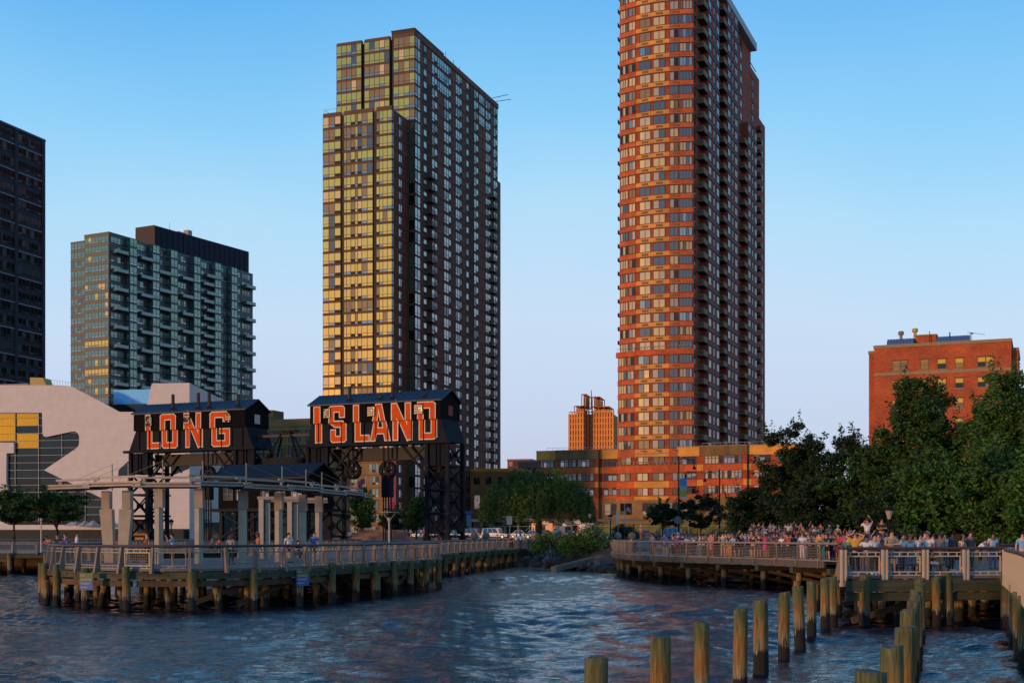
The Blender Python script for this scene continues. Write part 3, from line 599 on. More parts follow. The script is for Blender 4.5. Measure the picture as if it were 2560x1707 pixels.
# ------------------------------------------------ red brick apartment house on the right
def brick_house():
    W = 18.9; t = thing('apartment_building', 'plain red brick apartment block with windows tinted as yellow sky reflections behind the trees', 'building', (71, 182, 2.9), math.radians(-22.5))
    H = 28.6; M = brickmat('flat_red_brick', (0.72,0.135,0.032), (0.24,0.09,0.05), var=0.18); LIM = mat('limestone_trim', (0.44,0.30,0.15), 0.85, var=0.15)
    MB().box(-W,0,0,14,0,H-0.45).build('wall', M, t); MB().box(-W-0.9,-W-0.01,1.2,13,0,H-1.0).build('side_wall', M, t); MB().box(0.01,0.9,1.2,13,0,H-1.6).build('side_wall', M, t)
    MB().box(-W-0.1,0.1,-0.12,14.1,H-0.45,H).box(-W-1.0,-W-0.12,1.1,13,H-1.0,H-0.6).box(0.12,1.0,1.1,13,H-1.6,H-1.2).build('coping', LIM, t)
    fh = 2.87; cols = [(.139,.251,2),(.346,.407,1),(.47,.534,1),(.599,.661,1),(.76,.877,2)]; items = []; r = random.Random(3)
    yel = mat('yellow_sky_reflection', (1.0,0.62,0.08), 0.5, var=0.06, scale=0.6, spec=0.2)  # yellow reflection of the western sky put into the pane colour
    for f in range(9):
        z = H-3.9-f*fh
        for i, (a, b, n) in enumerate(cols):
            w = (b-a)*W; mb = MB(); x0 = -W+a*W
            for k in range(n):
                u0, u1 = k*w/n, (k+1)*w/n; lo = r.choice((5, 5, 4, 2))
                cut = r.choice((0.72, 0.75, 0.8, 0.75, 1.3))
                mb.poly([(u0,-0.03,cut),(u1,-0.03,cut),(u1,-0.03,1.45),(u0,-0.03,1.45)], 1); mb.poly([(u0,-0.02,0),(u1,-0.02,0),(u1,-0.02,cut),(u0,-0.02,cut)], lo if r.random() < .9 else 2)
                mb.box(u0,u0+0.06,-0.07,0,0,1.45); mb.box(u1-0.06,u1,-0.07,0,0,1.45); mb.box(u0+.002,u1-.002,-0.06,0,0.70,0.77)
            mb.box(0.001,w-0.001,-0.065,0,0,0.07).box(0.001,w-0.001,-0.065,0,1.38,1.45)
            mb.build('window', [mat('bronze_sash', (0.20,0.11,0.04), 0.5), yel, G_DRK, BLIND, CURT, mat('tan_lower_blind', (0.42,0.24,0.06), 0.5), GRILLE], t, (x0, 0, z))
            MB().box(x0-0.15,x0+w+0.15,-0.08,0,z-0.17,z-0.02).build('sill', LIM, t); MB().box(x0-0.15,x0+w+0.15,-0.06,0,z+1.48,z+1.62).build('lintel', mat('brick_lintel', (0.26,0.10,0.04), 0.9), t)
    for f in (1, 4, 7): MB().box(-W-0.02,0.02,-0.06,0,H-1.35-f*fh-0.28,H-1.35-f*fh+0.12).build('string_course', LIM, t)
    blue = mat('blue_metal_roof', (0.22,0.30,0.46), 0.35, metal=0.4)
    mb = MB()
    for x0, x1 in ((-17.2,-13.4),(-10.2,-5.6)):
        mb.xprism([(3+2.2*math.cos(a*math.pi/8), H-0.3+1.5*math.sin(a*math.pi/8)) for a in range(9)], x0, x1)
        k = x0
        while k < x1: mb.xprism([(3+2.26*math.cos(a*math.pi/8), H-0.3+1.56*math.sin(a*math.pi/8)) for a in range(9)], k, k+0.07); k += 0.45
    mb.build('barrel_roof', blue, t)
    MB().box(-13.3,-10.3,2,7,H-0.2,H+1.35).build('bulkhead', M, t); MB().box(-13.4,-10.2,1.9,7.1,H+1.36,H+1.52).build('coping', LIM, t)
    for x, m in ((-15.3, CONC), (-13.3, mat('brass_vent', (0.45,0.26,0.06), 0.5, metal=0.5))): MB().lathe([(0.22,0),(0.22,0.75),(0.42,0.8),(0.42,1.25),(0.2,1.35)], 10, c=(x,2.2,H+0.9 if x < -14 else H+1.2)).build('roof_vent', m, t)
    MB().tube((-11.2,1.6,H),(-11.2,1.6,H+1.9),0.06,0.06,6).tube((-8.4,1.6,H),(-8.4,1.6,H+1.6),0.09,0.09,6).build('vent_pipe', BLKSTEEL, t)
    MB().tube((-5.4,2,H),(-5.4,2,H+1.3),0.03,0.03,5).tube((-6.0,2,H+1.5),(-3.6,2,H+1.0),0.03,0.03,5).tube((-5.9,1.7,H+1.45),(-5.9,2.3,H+1.45),0.02,0.02,4).tube((-5.5,1.7,H+1.38),(-5.5,2.3,H+1.38),0.02,0.02,4).lathe([(0.02,0),(0.3,.12),(0.32,.16)],10,c=(-5.4,2,H+1.15)).build('antenna', BLKSTEEL, t)
brick_house()
# ------------------------------------------------ dark tower at the left edge
def dark_tower():
    t = thing('apartment_tower', 'dark slate tower with white slab lines cut off by the left edge', 'building', (-120.7, 257, 2.9), math.radians(-19))
    fh = 2.93; H = 91; R = math.pi/2; M = mat('dark_slate_brick', (0.032,0.038,0.062), 0.8, var=0.3, scale=0.4)
    MB().box(-20,0,0,40,0,H).build('wall', M, t); WL = mat('white_slab_edge', (0.42,0.42,0.48), 0.7)
    V = variants(200, 7.8, 1.85, [0,.16,.33,.45,.52,.68,.84,1], palette=((8,4),(2,6),(7,2)), fr=0.12, split=0.25, ac=(1,5)); items = []; r = random.Random(9)
    for f in range(31):
        z = H-2.6-f*fh
        for y in (31.1, 22.1, 13.1): items.append((r.choice(V), (0.02, y, z), R, 1 if y > 20 else .1))
        if f % 2:
            for y in (31.1, 22.1, 13.1): MB().box(0,0.18,y,y+7.8,z+1.95,z+2.16).build('slab_edge', WL, t)
    for y in (29.95, 20.95, 38.95): MB().box(0,0.25,y,y+1.05,0,H).build('pier', M, t)
    tile(t, 'window', items, WM(mat('black_frame', (0.015,0.016,0.02), 0.5))); MB().box(-20.1,0.3,-0.1,40.1,H,H+0.5).build('parapet', mat('slate_coping', (0.10,0.11,0.15), 0.7), t)
dark_tower()
# ------------------------------------------------ green glass tower behind the library
def green_tower():
    t = thing('apartment_tower', 'green glass apartment block with staggered balconies behind the library', 'building', (-124.4, 395, 2.9), math.radians(-27))
    fh = 2.93; H = 93.7; R = math.pi/2; M = mat('teal_spandrel_panel', (0.065,0.085,0.095), 0.5, var=0.2, scale=0.4); r = random.Random(13); items = []
    GS = mat('olive_slab_edge', (0.24,0.21,0.10), 0.7); BS = mat('blue_grey_slab_edge', (0.22,0.25,0.29), 0.6)
    MB().box(-10.2,0,0,70,0,H).build('wall', M, t); MB().box(-17.7,-10.22,1.6,60,0,H-0.8).build('side_wall', M, t)
    gold = variants(210, 9.9, 1.95, 7, palette=((9,3),(7,6),(4,1)), fr=0.14, split=0.3); gr = variants(211, 7.2, 1.95, 5, palette=((7,8),(1,1),(8,1)), fr=0.14, split=0.3)
    flat = {w: variants(212+int(w), w, 1.8, n, palette=((8,5),(2,3),(7,4)), fr=0.12, split=0.3) for w, n in ((5.6,4),(3.0,2),(4.6,3))}
    bayw = variants(230, 3.1, 2.3, 2, palette=((7,6),(1,1)), fr=0.1, split=0.28); bayf = variants(231, 1.7, 2.3, 1, palette=((1,5),(7,3)), fr=0.1, split=0.28)
    bays = [7.0, 17.2, 25.6, 36.8, 47.4, 56.0]; flats = [(0.7,5.6),(10.6,5.6),(21,3.0),(21.0,4.6),(29.5,5.6),(41,5.6),(51,4.6),(60.0,3.0),(63.8,4.6)]
    for y in bays: MB().box(0, 1.8, y, y+3.3, 0, H-0.6).build('bay_wall', M, t)
    bal = MB().box(0,2.1,0,5.2,0,0.2,0).box(2.0,2.06,0.05,5.15,0.25,1.15,1).box(0.05,2.0,0.05,0.11,0.25,1.15,1).box(0.05,2.0,5.09,5.15,0.25,1.15,1).bar((2.05,0,1.2),(2.05,5.2,1.2),0.07)
    bm = bal.mesh('balcony', [mat('balcony_concrete', (0.17,0.16,0.15), 0.8), glass('balcony_glass', (0.13,0.19,0.19), 0.6, 0.1)])
    for f in range(31):
        z = H-2.7-f*fh
        items.append((r.choice(gold), (-10.05, 0, z), 0, 9)); items.append((r.choice(gr), (-17.55, 1.6, z-.6), 0, 7))
        MB().box(-10.25,0.05,-0.12,0,z+2.05,z+2.4).build('slab_edge', GS, t); MB().box(-17.75,-10.26,1.48,1.6,z+1.45,z+1.75).build('slab_edge', GS, t)
        sb = MB()
        for (y, w) in flats: items.append((r.choice(flat[w]), (0.02, y, z), R, 2))
        for y in bays: items.append((r.choice(bayw), (1.82, y+0.1, z), R, 2)); items.append((r.choice(bayf), (0.05, y-0.02, z), 0, 2.4)); sb.box(0,1.88,y-0.08,y+3.38,z+2.35,z+2.5)
        sb.box(0,0.12,0.06,70,z+2.05,z+2.3); sb.build('slab_edge', BS, t)
        if f % 2 == 1:
            for y in (1.2, 12.0, 64.0, 43.2): put('balcony', bm, t, (0, y, z-0.45))
        elif f > 0:
            for y in (20.3, 31.2, 41.6): put('balcony', bm, t, (0, y, z-0.45))
    tile(t, 'window', items, WM(mat('grey_green_frame', (0.10,0.11,0.09), 0.5)))
    DB = mat('dark_blue_cladding', (0.008,0.012,0.034), 0.6, spec=0.2, var=0.2, scale=0.3)
    up = MB().prism([(-12.2,24.6),(-4,24.6),(-1.6,69.8),(-12.2,69.8)], H-3, H+8); up.build('upper_block', DB, t)
    for k in range(18): MB().box(0,0.14,0,0.12,0,7.5).build('cladding_rib', DB, t, (-4.0+2.4*(k*2.5/45.2), 25.0+k*2.5, H)) 
    MB().box(-12.3,-3.95,24.45,24.58,H,H+8.1).build('side_cladding', mat('rust_brown_cladding', (0.05,0.022,0.014), 0.7), t)
    MB().box(-9,-7,44,46,H+8,H+11).tube((-8,36,H+8),(-8,36,H+12),0.1,0.05,5).box(-9,-6,38,42,H+8,H+9.2).build('roof_plant', mat('pale_roof_plant', (0.5,0.42,0.36), 0.7), t)
    MB().box(-10.3,0.1,-0.15,13,H,H+0.35).build('parapet', GS, t)
green_tower()
# ------------------------------------------------ white library with the great cut-out window
def library():
    th = math.radians(-9); ox, oy = WX(473.6, 205), 205.0; t = thing('library_building', 'pale pink concrete library with a huge curving cut-out window', 'building', (ox, oy, 2.9), th)
    c, s = math.cos(th), math.sin(th)
    def L(px, py):    # photo point on the front wall plane -> wall coordinates (x, z)
        k = RX(px*0.3189); x = (k*oy-ox)/(c-k*s); Y = oy+x*s; return (x, WZ(900+py*0.3189, Y)-2.9)
    M = brickmat('pink_white_concrete', (0.98,0.83,0.75), (0.86,0.71,0.63), var=0.025, sx=7.0, sz=0.55, big=0.9, lo=.93, hi=1.05)
    out = [L(-420,200), L(440,196), L(530,200), L(575,212), L(620,238), L(770,315), L(935,405), L(1080,405), L(1150,365), L(1190,183), L(1487,178)]
    out = [(L(-420,0)[0], 0)]+out+[(0, out[-1][1]), (0, 0)]
    hole = [L(-420,415), L(330,412), L(333,575), L(338,590), L(350,600), L(370,600), L(560,560), L(585,558), L(603,566), L(615,582), L(621,605), L(620,655), L(612,675), L(595,692), L(345,862), L(812,1088), L(812,1290), L(60,1290), L(60,1010), L(48,960), L(50,730), L(108,728), L(108,645), L(-420,640)]
    loops = [[Vector((x, z, 0)) for x, z in out], [Vector((x, z, 0)) for x, z in hole]]
    tri = tessellate_polygon(loops); P = [p for lp in loops for p in lp]; mb = MB()
    for f in tri:
        p = [P[i] for i in f]
        if (p[1]-p[0]).cross(p[2]-p[0]).z < 0: p = p[::-1]
        mb.poly([(q.x, 0, q.y) for q in p])
    n = len(hole)
    for i in range(n): (x0,z0),(x1,z1) = hole[i], hole[(i+1) % n]; mb.poly([(x0,0,z0),(x0,0.8,z0),(x1,0.8,z1),(x1,0,z1)])
    mb.build('front_wall', M, t)
    D = 15.0
    # roof slopes and the right flank, sloping down to the back
    tp = MB(); top = out[1:-1]
    for i in range(len(top)-1):
        (x0,z0),(x1,z1) = top[i], top[i+1]; dd = D if i >= 7 else 0.7; tp.poly([(x0,0,z0),(x1,0,z1),(x1,dd,z1-0.05*dd),(x0,dd,z0-0.05*dd)])
    tp.build('roof', M, t); zt = out[-2][1]
    MB().poly([(0,0,0),(0,D,0),(0,D,zt-1.3),(0,0,zt)]).poly([(0,D,0),(-40,D,0),(-40,D,14),(0,D,zt-1.3)]).build('flank_wall', M, t)
    # cut-out on the lower right of the front
    g2 = [L(925,915), L(930,860), L(1000,795), L(1060,780), L(1060,915)]
    MB().poly([(x,-0.02,z) for x, z in g2]).build('corner_window', G_DRK, t)
    MB().poly([(L(1340,0)[0],-0.02,L(0,918)[1]),(0,-0.02,L(0,862)[1]),(0,-0.02,L(0,812)[1]),(L(1340,0)[0],-0.02,L(0,812)[1])]).build('corner_window', G_DRK, t)
    # panes, one by one, behind the opening
    xs = [L(px,0)[0] for px in (-420,-260,-90,108,292,475,658,815)]; zs = [L(0,py)[1] for py in (412,455,515,575,632,690,747,805,862,925,980,1035,1095,1152,1212,1270)]
    LG = [glass('library_glass_dark', (0.008,0.012,0.012), 0.05, 0.05, 0.05), glass('library_glass_gold_reflection', (0.5,0.25,0.025), 0.95, 0.14, 0.05), glass('library_glass_green', (0.02,0.035,0.03), 0.15, 0.05, 0.05)]  # second glass carries the yellow reflection in its tint
    r = random.Random(2)
    for i in range(len(xs)-1):
        for j in range(len(zs)-1):
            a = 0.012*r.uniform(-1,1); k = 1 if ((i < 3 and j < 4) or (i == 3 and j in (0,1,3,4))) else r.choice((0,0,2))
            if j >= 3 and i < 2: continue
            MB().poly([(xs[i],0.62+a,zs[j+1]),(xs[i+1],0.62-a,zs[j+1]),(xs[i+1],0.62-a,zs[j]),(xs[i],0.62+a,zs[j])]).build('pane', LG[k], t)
    fr = mat('pale_mullion', (0.30,0.34,0.33), 0.5)
    for x in xs[1:-1]: MB().box(x-0.05,x+0.05,0.40,0.58,zs[-1],zs[0]).build('mullion', fr, t)
    for z in zs[1:-1]: MB().box(xs[0],xs[-1],0.42,0.56,z-0.04,z+0.04).build('transom', fr, t)
    MB().poly([(xs[0],0.9,0),(xs[-1],0.9,0),(xs[-1],0.9,zs[0]),(xs[0],0.9,zs[0])]).build('interior_wall', mat('dim_interior', (0.03,0.028,0.022), 0.9, var=0.4, scale=0.3), t)
    # low dark base, roof screen with sky reflection painted into its blue and rooftop boxes
    MB().box(L(-420,0)[0],-0.5,-1.2,-0.25,0,1.5).build('base_wall', mat('dark_green_base', (0.03,0.032,0.026), 0.8, var=0.3), t)
    MB().box(L(812,0)[0],0.02,-0.06,0.0,0,L(0,1322)[1]).build('plinth', mat('dark_plinth', (0.05,0.042,0.03), 0.8), t)
    bx0, bx1 = L(755,0)[0], L(1168,0)[0]
    MB().box(bx0,bx1,6,6.3,L(0,345)[1]+0.3,L(0,245)[1]+0.6).build('roof_screen', mat('sky_reflection_screen', (0.14,0.50,1.0), 0.3, metal=0.45, var=0.12, scale=1.5), t)
    MB().box(bx0-2,bx1,5.9,6.2,L(0,420)[1],L(0,345)[1]+0.25).build('terrace_glazing', G_DRK, t)
    x0 = L(172,0)[0]; MB().prism([(x0,3),(x0+3.4,3),(x0+3.4,6),(x0,6)], L(0,200)[1], L(0,200)[1]).yprism([(x0,L(0,200)[1]-.3),(x0+9.2*.33+.1,L(0,200)[1]-.3),(x0+2.3,L(0,125)[1]-.1),(x0,L(0,125)[1])], 2.5, 5).build('roof_hatch', mat('yellow_ochre_panel', (0.62,0.42,0.10), 0.6), t)
    MB().box(L(-300,0)[0],L(120,0)[0],4,7,L(0,200)[1]-0.4,L(0,165)[1]).build('rooftop_box', mat('salmon_panel', (0.55,0.34,0.24), 0.8), t)
    rr = MB(); z0 = L(0,195)[1]
    for k in range(9): rr.bar((L(330+k*22,0)[0],3,z0-.3),(L(330+k*22,0)[0],3,z0+1.1-k*.08),0.04)
    rr.bar((L(330,0)[0],3,z0+1.1),(L(510,0)[0],3,z0+0.45),0.04).build('roof_railing', WHFRAME, t)
    # long tent-like awnings by the entrance
    aw = MB()
    for a, b in ((590,690),(695,745),(748,815)): aw.poly([(L(a,0)[0],-4,L(0,1300)[1]),(L(b,0)[0],-4,L(0,1300)[1]),((L(a,0)[0]+L(b,0)[0])/2,-2.2,L(0,1255)[1])]).poly([(L(b,0)[0],-4,L(0,1300)[1]),(L(b,0)[0],-0.6,L(0,1300)[1]),((L(a,0)[0]+L(b,0)[0])/2,-2.2,L(0,1255)[1])]).poly([(L(a,0)[0],-0.6,L(0,1300)[1]),(L(a,0)[0],-4,L(0,1300)[1]),((L(a,0)[0]+L(b,0)[0])/2,-2.2,L(0,1255)[1])])
    aw.build('awning', mat('cream_awning', (0.62,0.55,0.46), 0.8), t)
library()
# ------------------------------------------------ tan block seen between the gantries
def tan_block():
    t = thing('apartment_building', 'tan brick block with green windows seen between the two gantries', 'building', (WX(800,236), 236, 2.9), math.radians(-20))
    H = WZ(1047, 238)-2.9; MB().box(-16,0,0,12,0,H-1.4).build('wall', TANB, t); MB().box(-16.1,0.1,-0.15,12,H-1.4,H).build('parapet', TANB, t)
    MB().box(-15.5,-10.5,1,5,H,H+1.9).build('bulkhead', mat('olive_bulkhead', (0.20,0.14,0.06), 0.9), t)
    V = variants(240, 2.6, 2.2, 3, palette=((7,5),(8,3)), split=0.3, fr=0.1); items = []; r = random.Random(4)
    for f in range(7):
        for x in (-14.6,-10.6,-6.6,-2.9): items.append((r.choice(V), (x, 0, H-4.3-f*2.95), 0, 1))
        MB().box(-16,0,-0.1,0,H-4.75-f*2.95,H-4.55-f*2.95).build('floor_course', mat('tan_course', (0.40,0.26,0.13), 0.8), t)
    tile(t, 'window', items, WM(DKFRAME))
tan_block()
# ------------------------------------------------ far tower under scaffolding
def scaffold_tower():
    D = 700.0; k = D/FPX; t = thing('scaffolded_tower', 'distant orange netted tower topped by a steel frame and mast', 'building', (WX(1477,D), D, 2.9), math.radians(-12))
    O = mat('orange_netting', (1.25,0.40,0.07), 0.8, var=0.2, scale=0.1); DK = mat('dark_floor_gap', (0.26,0.055,0.016), 0.9); ST = mat('primer_red_steel', (0.55,0.14,0.04), 0.7)
    w = 12.0; H = WZ(1035,D)-2.9
    MB().box(-w,w,0.4,20,0,H).build('core', DK, t); 
    for i in range(17):
        x = -w+i*2*w/16
        if not -3.6 < x < 0.8: MB().box(x-0.48,x+0.48,0,0.39,0,H+0.6).build('pilaster', O, t)
    for z in range(1, 22): MB().box(-w,-3.7,0.22,0.38,z*3.2,z*3.2+0.9).box(0.9,w,0.22,0.38,z*3.2,z*3.2+0.9).build('floor_slab', O, t)
    for i in range(7): MB().box(w+0.02,w+0.4,1+i*2.9,2+i*2.9,0,H).build('side_pilaster', O, t)
    h = MB()
    for z in range(0, int((H+9)/2.6)): h.bar((-3.4,-0.6,z*2.6),(0.6,-0.6,z*2.6),0.3).bar((-3.4,-0.6,z*2.6),(0.6,-0.6,z*2.6+2.6),0.18)
    for x in (-3.4,-1.4,0.6): h.bar((x,-0.6,0),(x,-0.6,H+9),0.35)
    h.build('hoist_mast', mat('hoist_brown', (0.07,0.025,0.012), 0.8), t)
    def frame(x0, x1, z0, z1, nm):
        f = MB(); n = max(2, int((x1-x0)/3)); m = max(1, int((z1-z0)/3.3))
        for y in (1, 9, 17):
            for i in range(n+1): f.bar((x0+i*(x1-x0)/n,y,z0),(x0+i*(x1-x0)/n,y,z1),0.42)
            for j in range(m+1): f.bar((x0,y,z0+j*(z1-z0)/m),(x1,y,z0+j*(z1-z0)/m),0.55)
        for j in range(m+1): f.box(x0+.3,x1-.3,1.2,16.8,z0+j*(z1-z0)/m-.1,z0+j*(z1-z0)/m+.12)
        f.build(nm, ST, t); MB().box(x0+.9,x1-.9,2.2,15.8,z0,z1-1.2).build('netted_core', O, t)
    zb = [WZ(y,D)-2.9 for y in (1014, 992, 985)]
    frame(-9.2, -3.5, H, zb[0], 'steel_frame'); frame(0.8, 10.4, H, zb[0]-0.6, 'steel_frame'); frame(-5.2, -2.2, zb[0], zb[2], 'steel_frame'); frame(0.7, 5.2, zb[0]-.5, zb[1], 'steel_frame')
    MB().tube((0.0,2,zb[0]),(0.0,2,WZ(974,D)-2.9),0.35,0.2,6).build('mast', mat('mast_brown', (0.10,0.03,0.02), 0.6), t)
scaffold_tower()
# low blocks beyond the willow
def low_blocks():
    t = thing('commercial_building', 'low mauve building with orange sign beyond the willow tree', 'building', (WX(1298,420), 420, 2.9), math.radians(-15)); h = WZ(1147,420)-2.9
    MB().box(-4,4,0,10,0,h-2.2).build('wall', mat('mauve_wall', (0.16,0.07,0.12), 0.8), t); MB().box(-4.1,4.1,-0.2,10.1,h-0.5,h).build('roof_edge', mat('pink_roof_edge', (0.5,0.16,0.22), 0.7), t); MB().box(-1.6,4,0.1,10,h-2.2,h-0.5).build('upper_wall', mat('indigo_wall', (0.05,0.03,0.09), 0.7), t); MB().box(-4,-1.62,0.05,10,h-2.2,h-0.5).build('upper_wall', mat('mauve_wall', (0.16,0.07,0.12), 0.8), t); MB().box(-3.5,-2.2,-0.15,0,h-2.3,h-0.8).build('sign_panel', mat('orange_sign', (0.75,0.22,0.03), 0.6), t)
    t = thing('commercial_building', 'low tan building with small dark windows beside the brown tower foot', 'building', (WX(1292,330), 330, 2.9), math.radians(-15)); h = WZ(1170,330)-2.9
    MB().box(-13,1,0,12,0,h-0.8).build('wall', TANB, t); MB().box(-13.1,1.1,-0.15,12.1,h-0.8,h).build('parapet', OCH, t)
    for i in range(4): MB().box(-11.5+i*3.2,-10+i*3.2,-0.06,0,h-4,h-2.2).build('window', G_DRK, t)
    t = thing('commercial_building', 'small grey block on the skyline left of the podium parapet', 'building', (WX(1332,380), 380, 2.9), math.radians(-15)); h = WZ(1156,380)-2.9
    MB().box(-4.5,2,0,8,0,h).build('wall', mat('grey_brown_wall', (0.26,0.20,0.17), 0.9), t); MB().box(-4.6,2.1,-0.1,8.1,h,h+0.3).build('coping', CONC, t)
    for i in range(3): MB().box(-3.8+i*2,-2.8+i*2,-0.05,0,h-3.2,h-1.6).build('window', G_DRK, t)
low_blocks()
# ------------------------------------------------ gantries with painted letters
def clip(poly, axis, val, keep_ge):
    out = []; n = len(poly)
    for i in range(n):
        a, b = poly[i], poly[(i+1) % n]; da = (a[axis]-val)*(1 if keep_ge else -1); db = (b[axis]-val)*(1 if keep_ge else -1)
        if da >= 0: out.append(a)
        if da*db < 0: k = da/(da-db); out.append(tuple(a[j]+(b[j]-a[j])*k for j in range(2)))
    return out
def grow(q, d):
    """offset a convex counter-clockwise polygon outwards"""
    n = len(q); L = []
    for i in range(n):
        (x0,y0),(x1,y1) = q[i], q[(i+1) % n]; l = math.hypot(x1-x0, y1-y0) or 1; nx, ny = (y1-y0)/l, -(x1-x0)/l; L.append((x0+nx*d, y0+ny*d, x1-x0, y1-y0))
    out = []
    for i in range(n):
        x0,y0,a,b = L[i-1]; x1,y1,c,d2 = L[i]; det = a*d2-b*c
        if abs(det) < 1e-9: out.append((x1,y1)); continue
        t = ((x1-x0)*d2-(y1-y0)*c)/det; out.append((x0+a*t, y0+b*t))
    return out
def strokes(ch, w, h):
    s = 0.56; k = 0.2      # stroke thickness, corner chamfer
    R = lambda x0,x1,y0,y1: [(x0,y0),(x1,y0),(x1,y1),(x0,y1)]
    if ch == 'I': return [R(0,w,0,h)]
    if ch == 'L': return [R(0,s,0,h), R(s,w,0,s)]
    if ch == 'O': return [R(0,s,k,h-k), R(w-s,w,k,h-k), [(k,0),(w-k,0),(w,k),(w-s,s),(s,s),(0,k)], [(0,h-k),(s,h-s),(w-s,h-s),(w,h-k),(w-k,h),(k,h)]]
    if ch == 'D': return [R(0,s,0,h), R(w-s,w,k,h-k), [(s,0),(w-k,0),(w,k),(w-s,s),(s,s)], [(s,h-s),(w-s,h-s),(w,h-k),(w-k,h),(s,h)]]
    if ch == 'N': return [R(0,s,0,h), R(w-s,w,0,h), [(s,h),(s,h*0.62),(w-s,0),(w-s,h*0.38)]]
    if ch == 'A': c = w/2; return [[(0,0),(s,0),(c+0.05,h),(c-0.33,h)], [(w-s,0),(w,0),(c+0.33,h),(c-0.05,h)], [(w*.25,h*.2),(w*.75,h*.2),(w*.69,h*.34),(w*.31,h*.34)]]
    if ch == 'S': return [[(k,0),(w-k,0),(w,k),(w-s,s),(0,s),(0,k)], R(w-s,w,k,h*.5-.1), [(s,h*.5-s*.5),(w-s,h*.5-s*.5),(w,h*.5-.1),(w-k,h*.5+s*.5),(k,h*.5+s*.5),(0,h*.5+.1)], R(0,s,h*.5+.1,h-k), [(s,h-s),(w,h-s),(w,h-k),(w-k,h),(k,h),(0,h-k)], R(0,s,s,h*.33), R(w-s,w,h*.7,h-s)]
    if ch == 'G': return [R(0,s,k,h-k), [(k,0),(w-k,0),(w,k),(w-s,s),(s,s),(0,k)], [(0,h-k),(s,h-s),(w,h-s),(w,h-k),(w-k,h),(k,h)], R(w-s,w,k,h*.5), R(w*.45,w-s,h*.5-s*.8,h*.5), R(w-s,w,h*.74,h-s)]
LET_O = mat('orange_letter_paint', (1.0,0.12,0.012), 0.8, spec=0.1, var=0.14, scale=1.5); LET_W = mat('cream_letter_edge', (0.95,0.82,0.68), 0.6)
GDK = mat('brown_black_cladding', (0.007,0.005,0.005), 0.85, spec=0.1, var=0.4, scale=0.5, stretch=(3,3,.4)); GPL = mat('grey_black_plate', (0.010,0.013,0.022), 0.75, spec=0.15, var=0.35, scale=0.7, bump=0.1, bscale=6)
GRF = mat('blue_black_roofing', (0.010,0.017,0.046), 0.5, spec=0.3, var=0.2, scale=0.8)
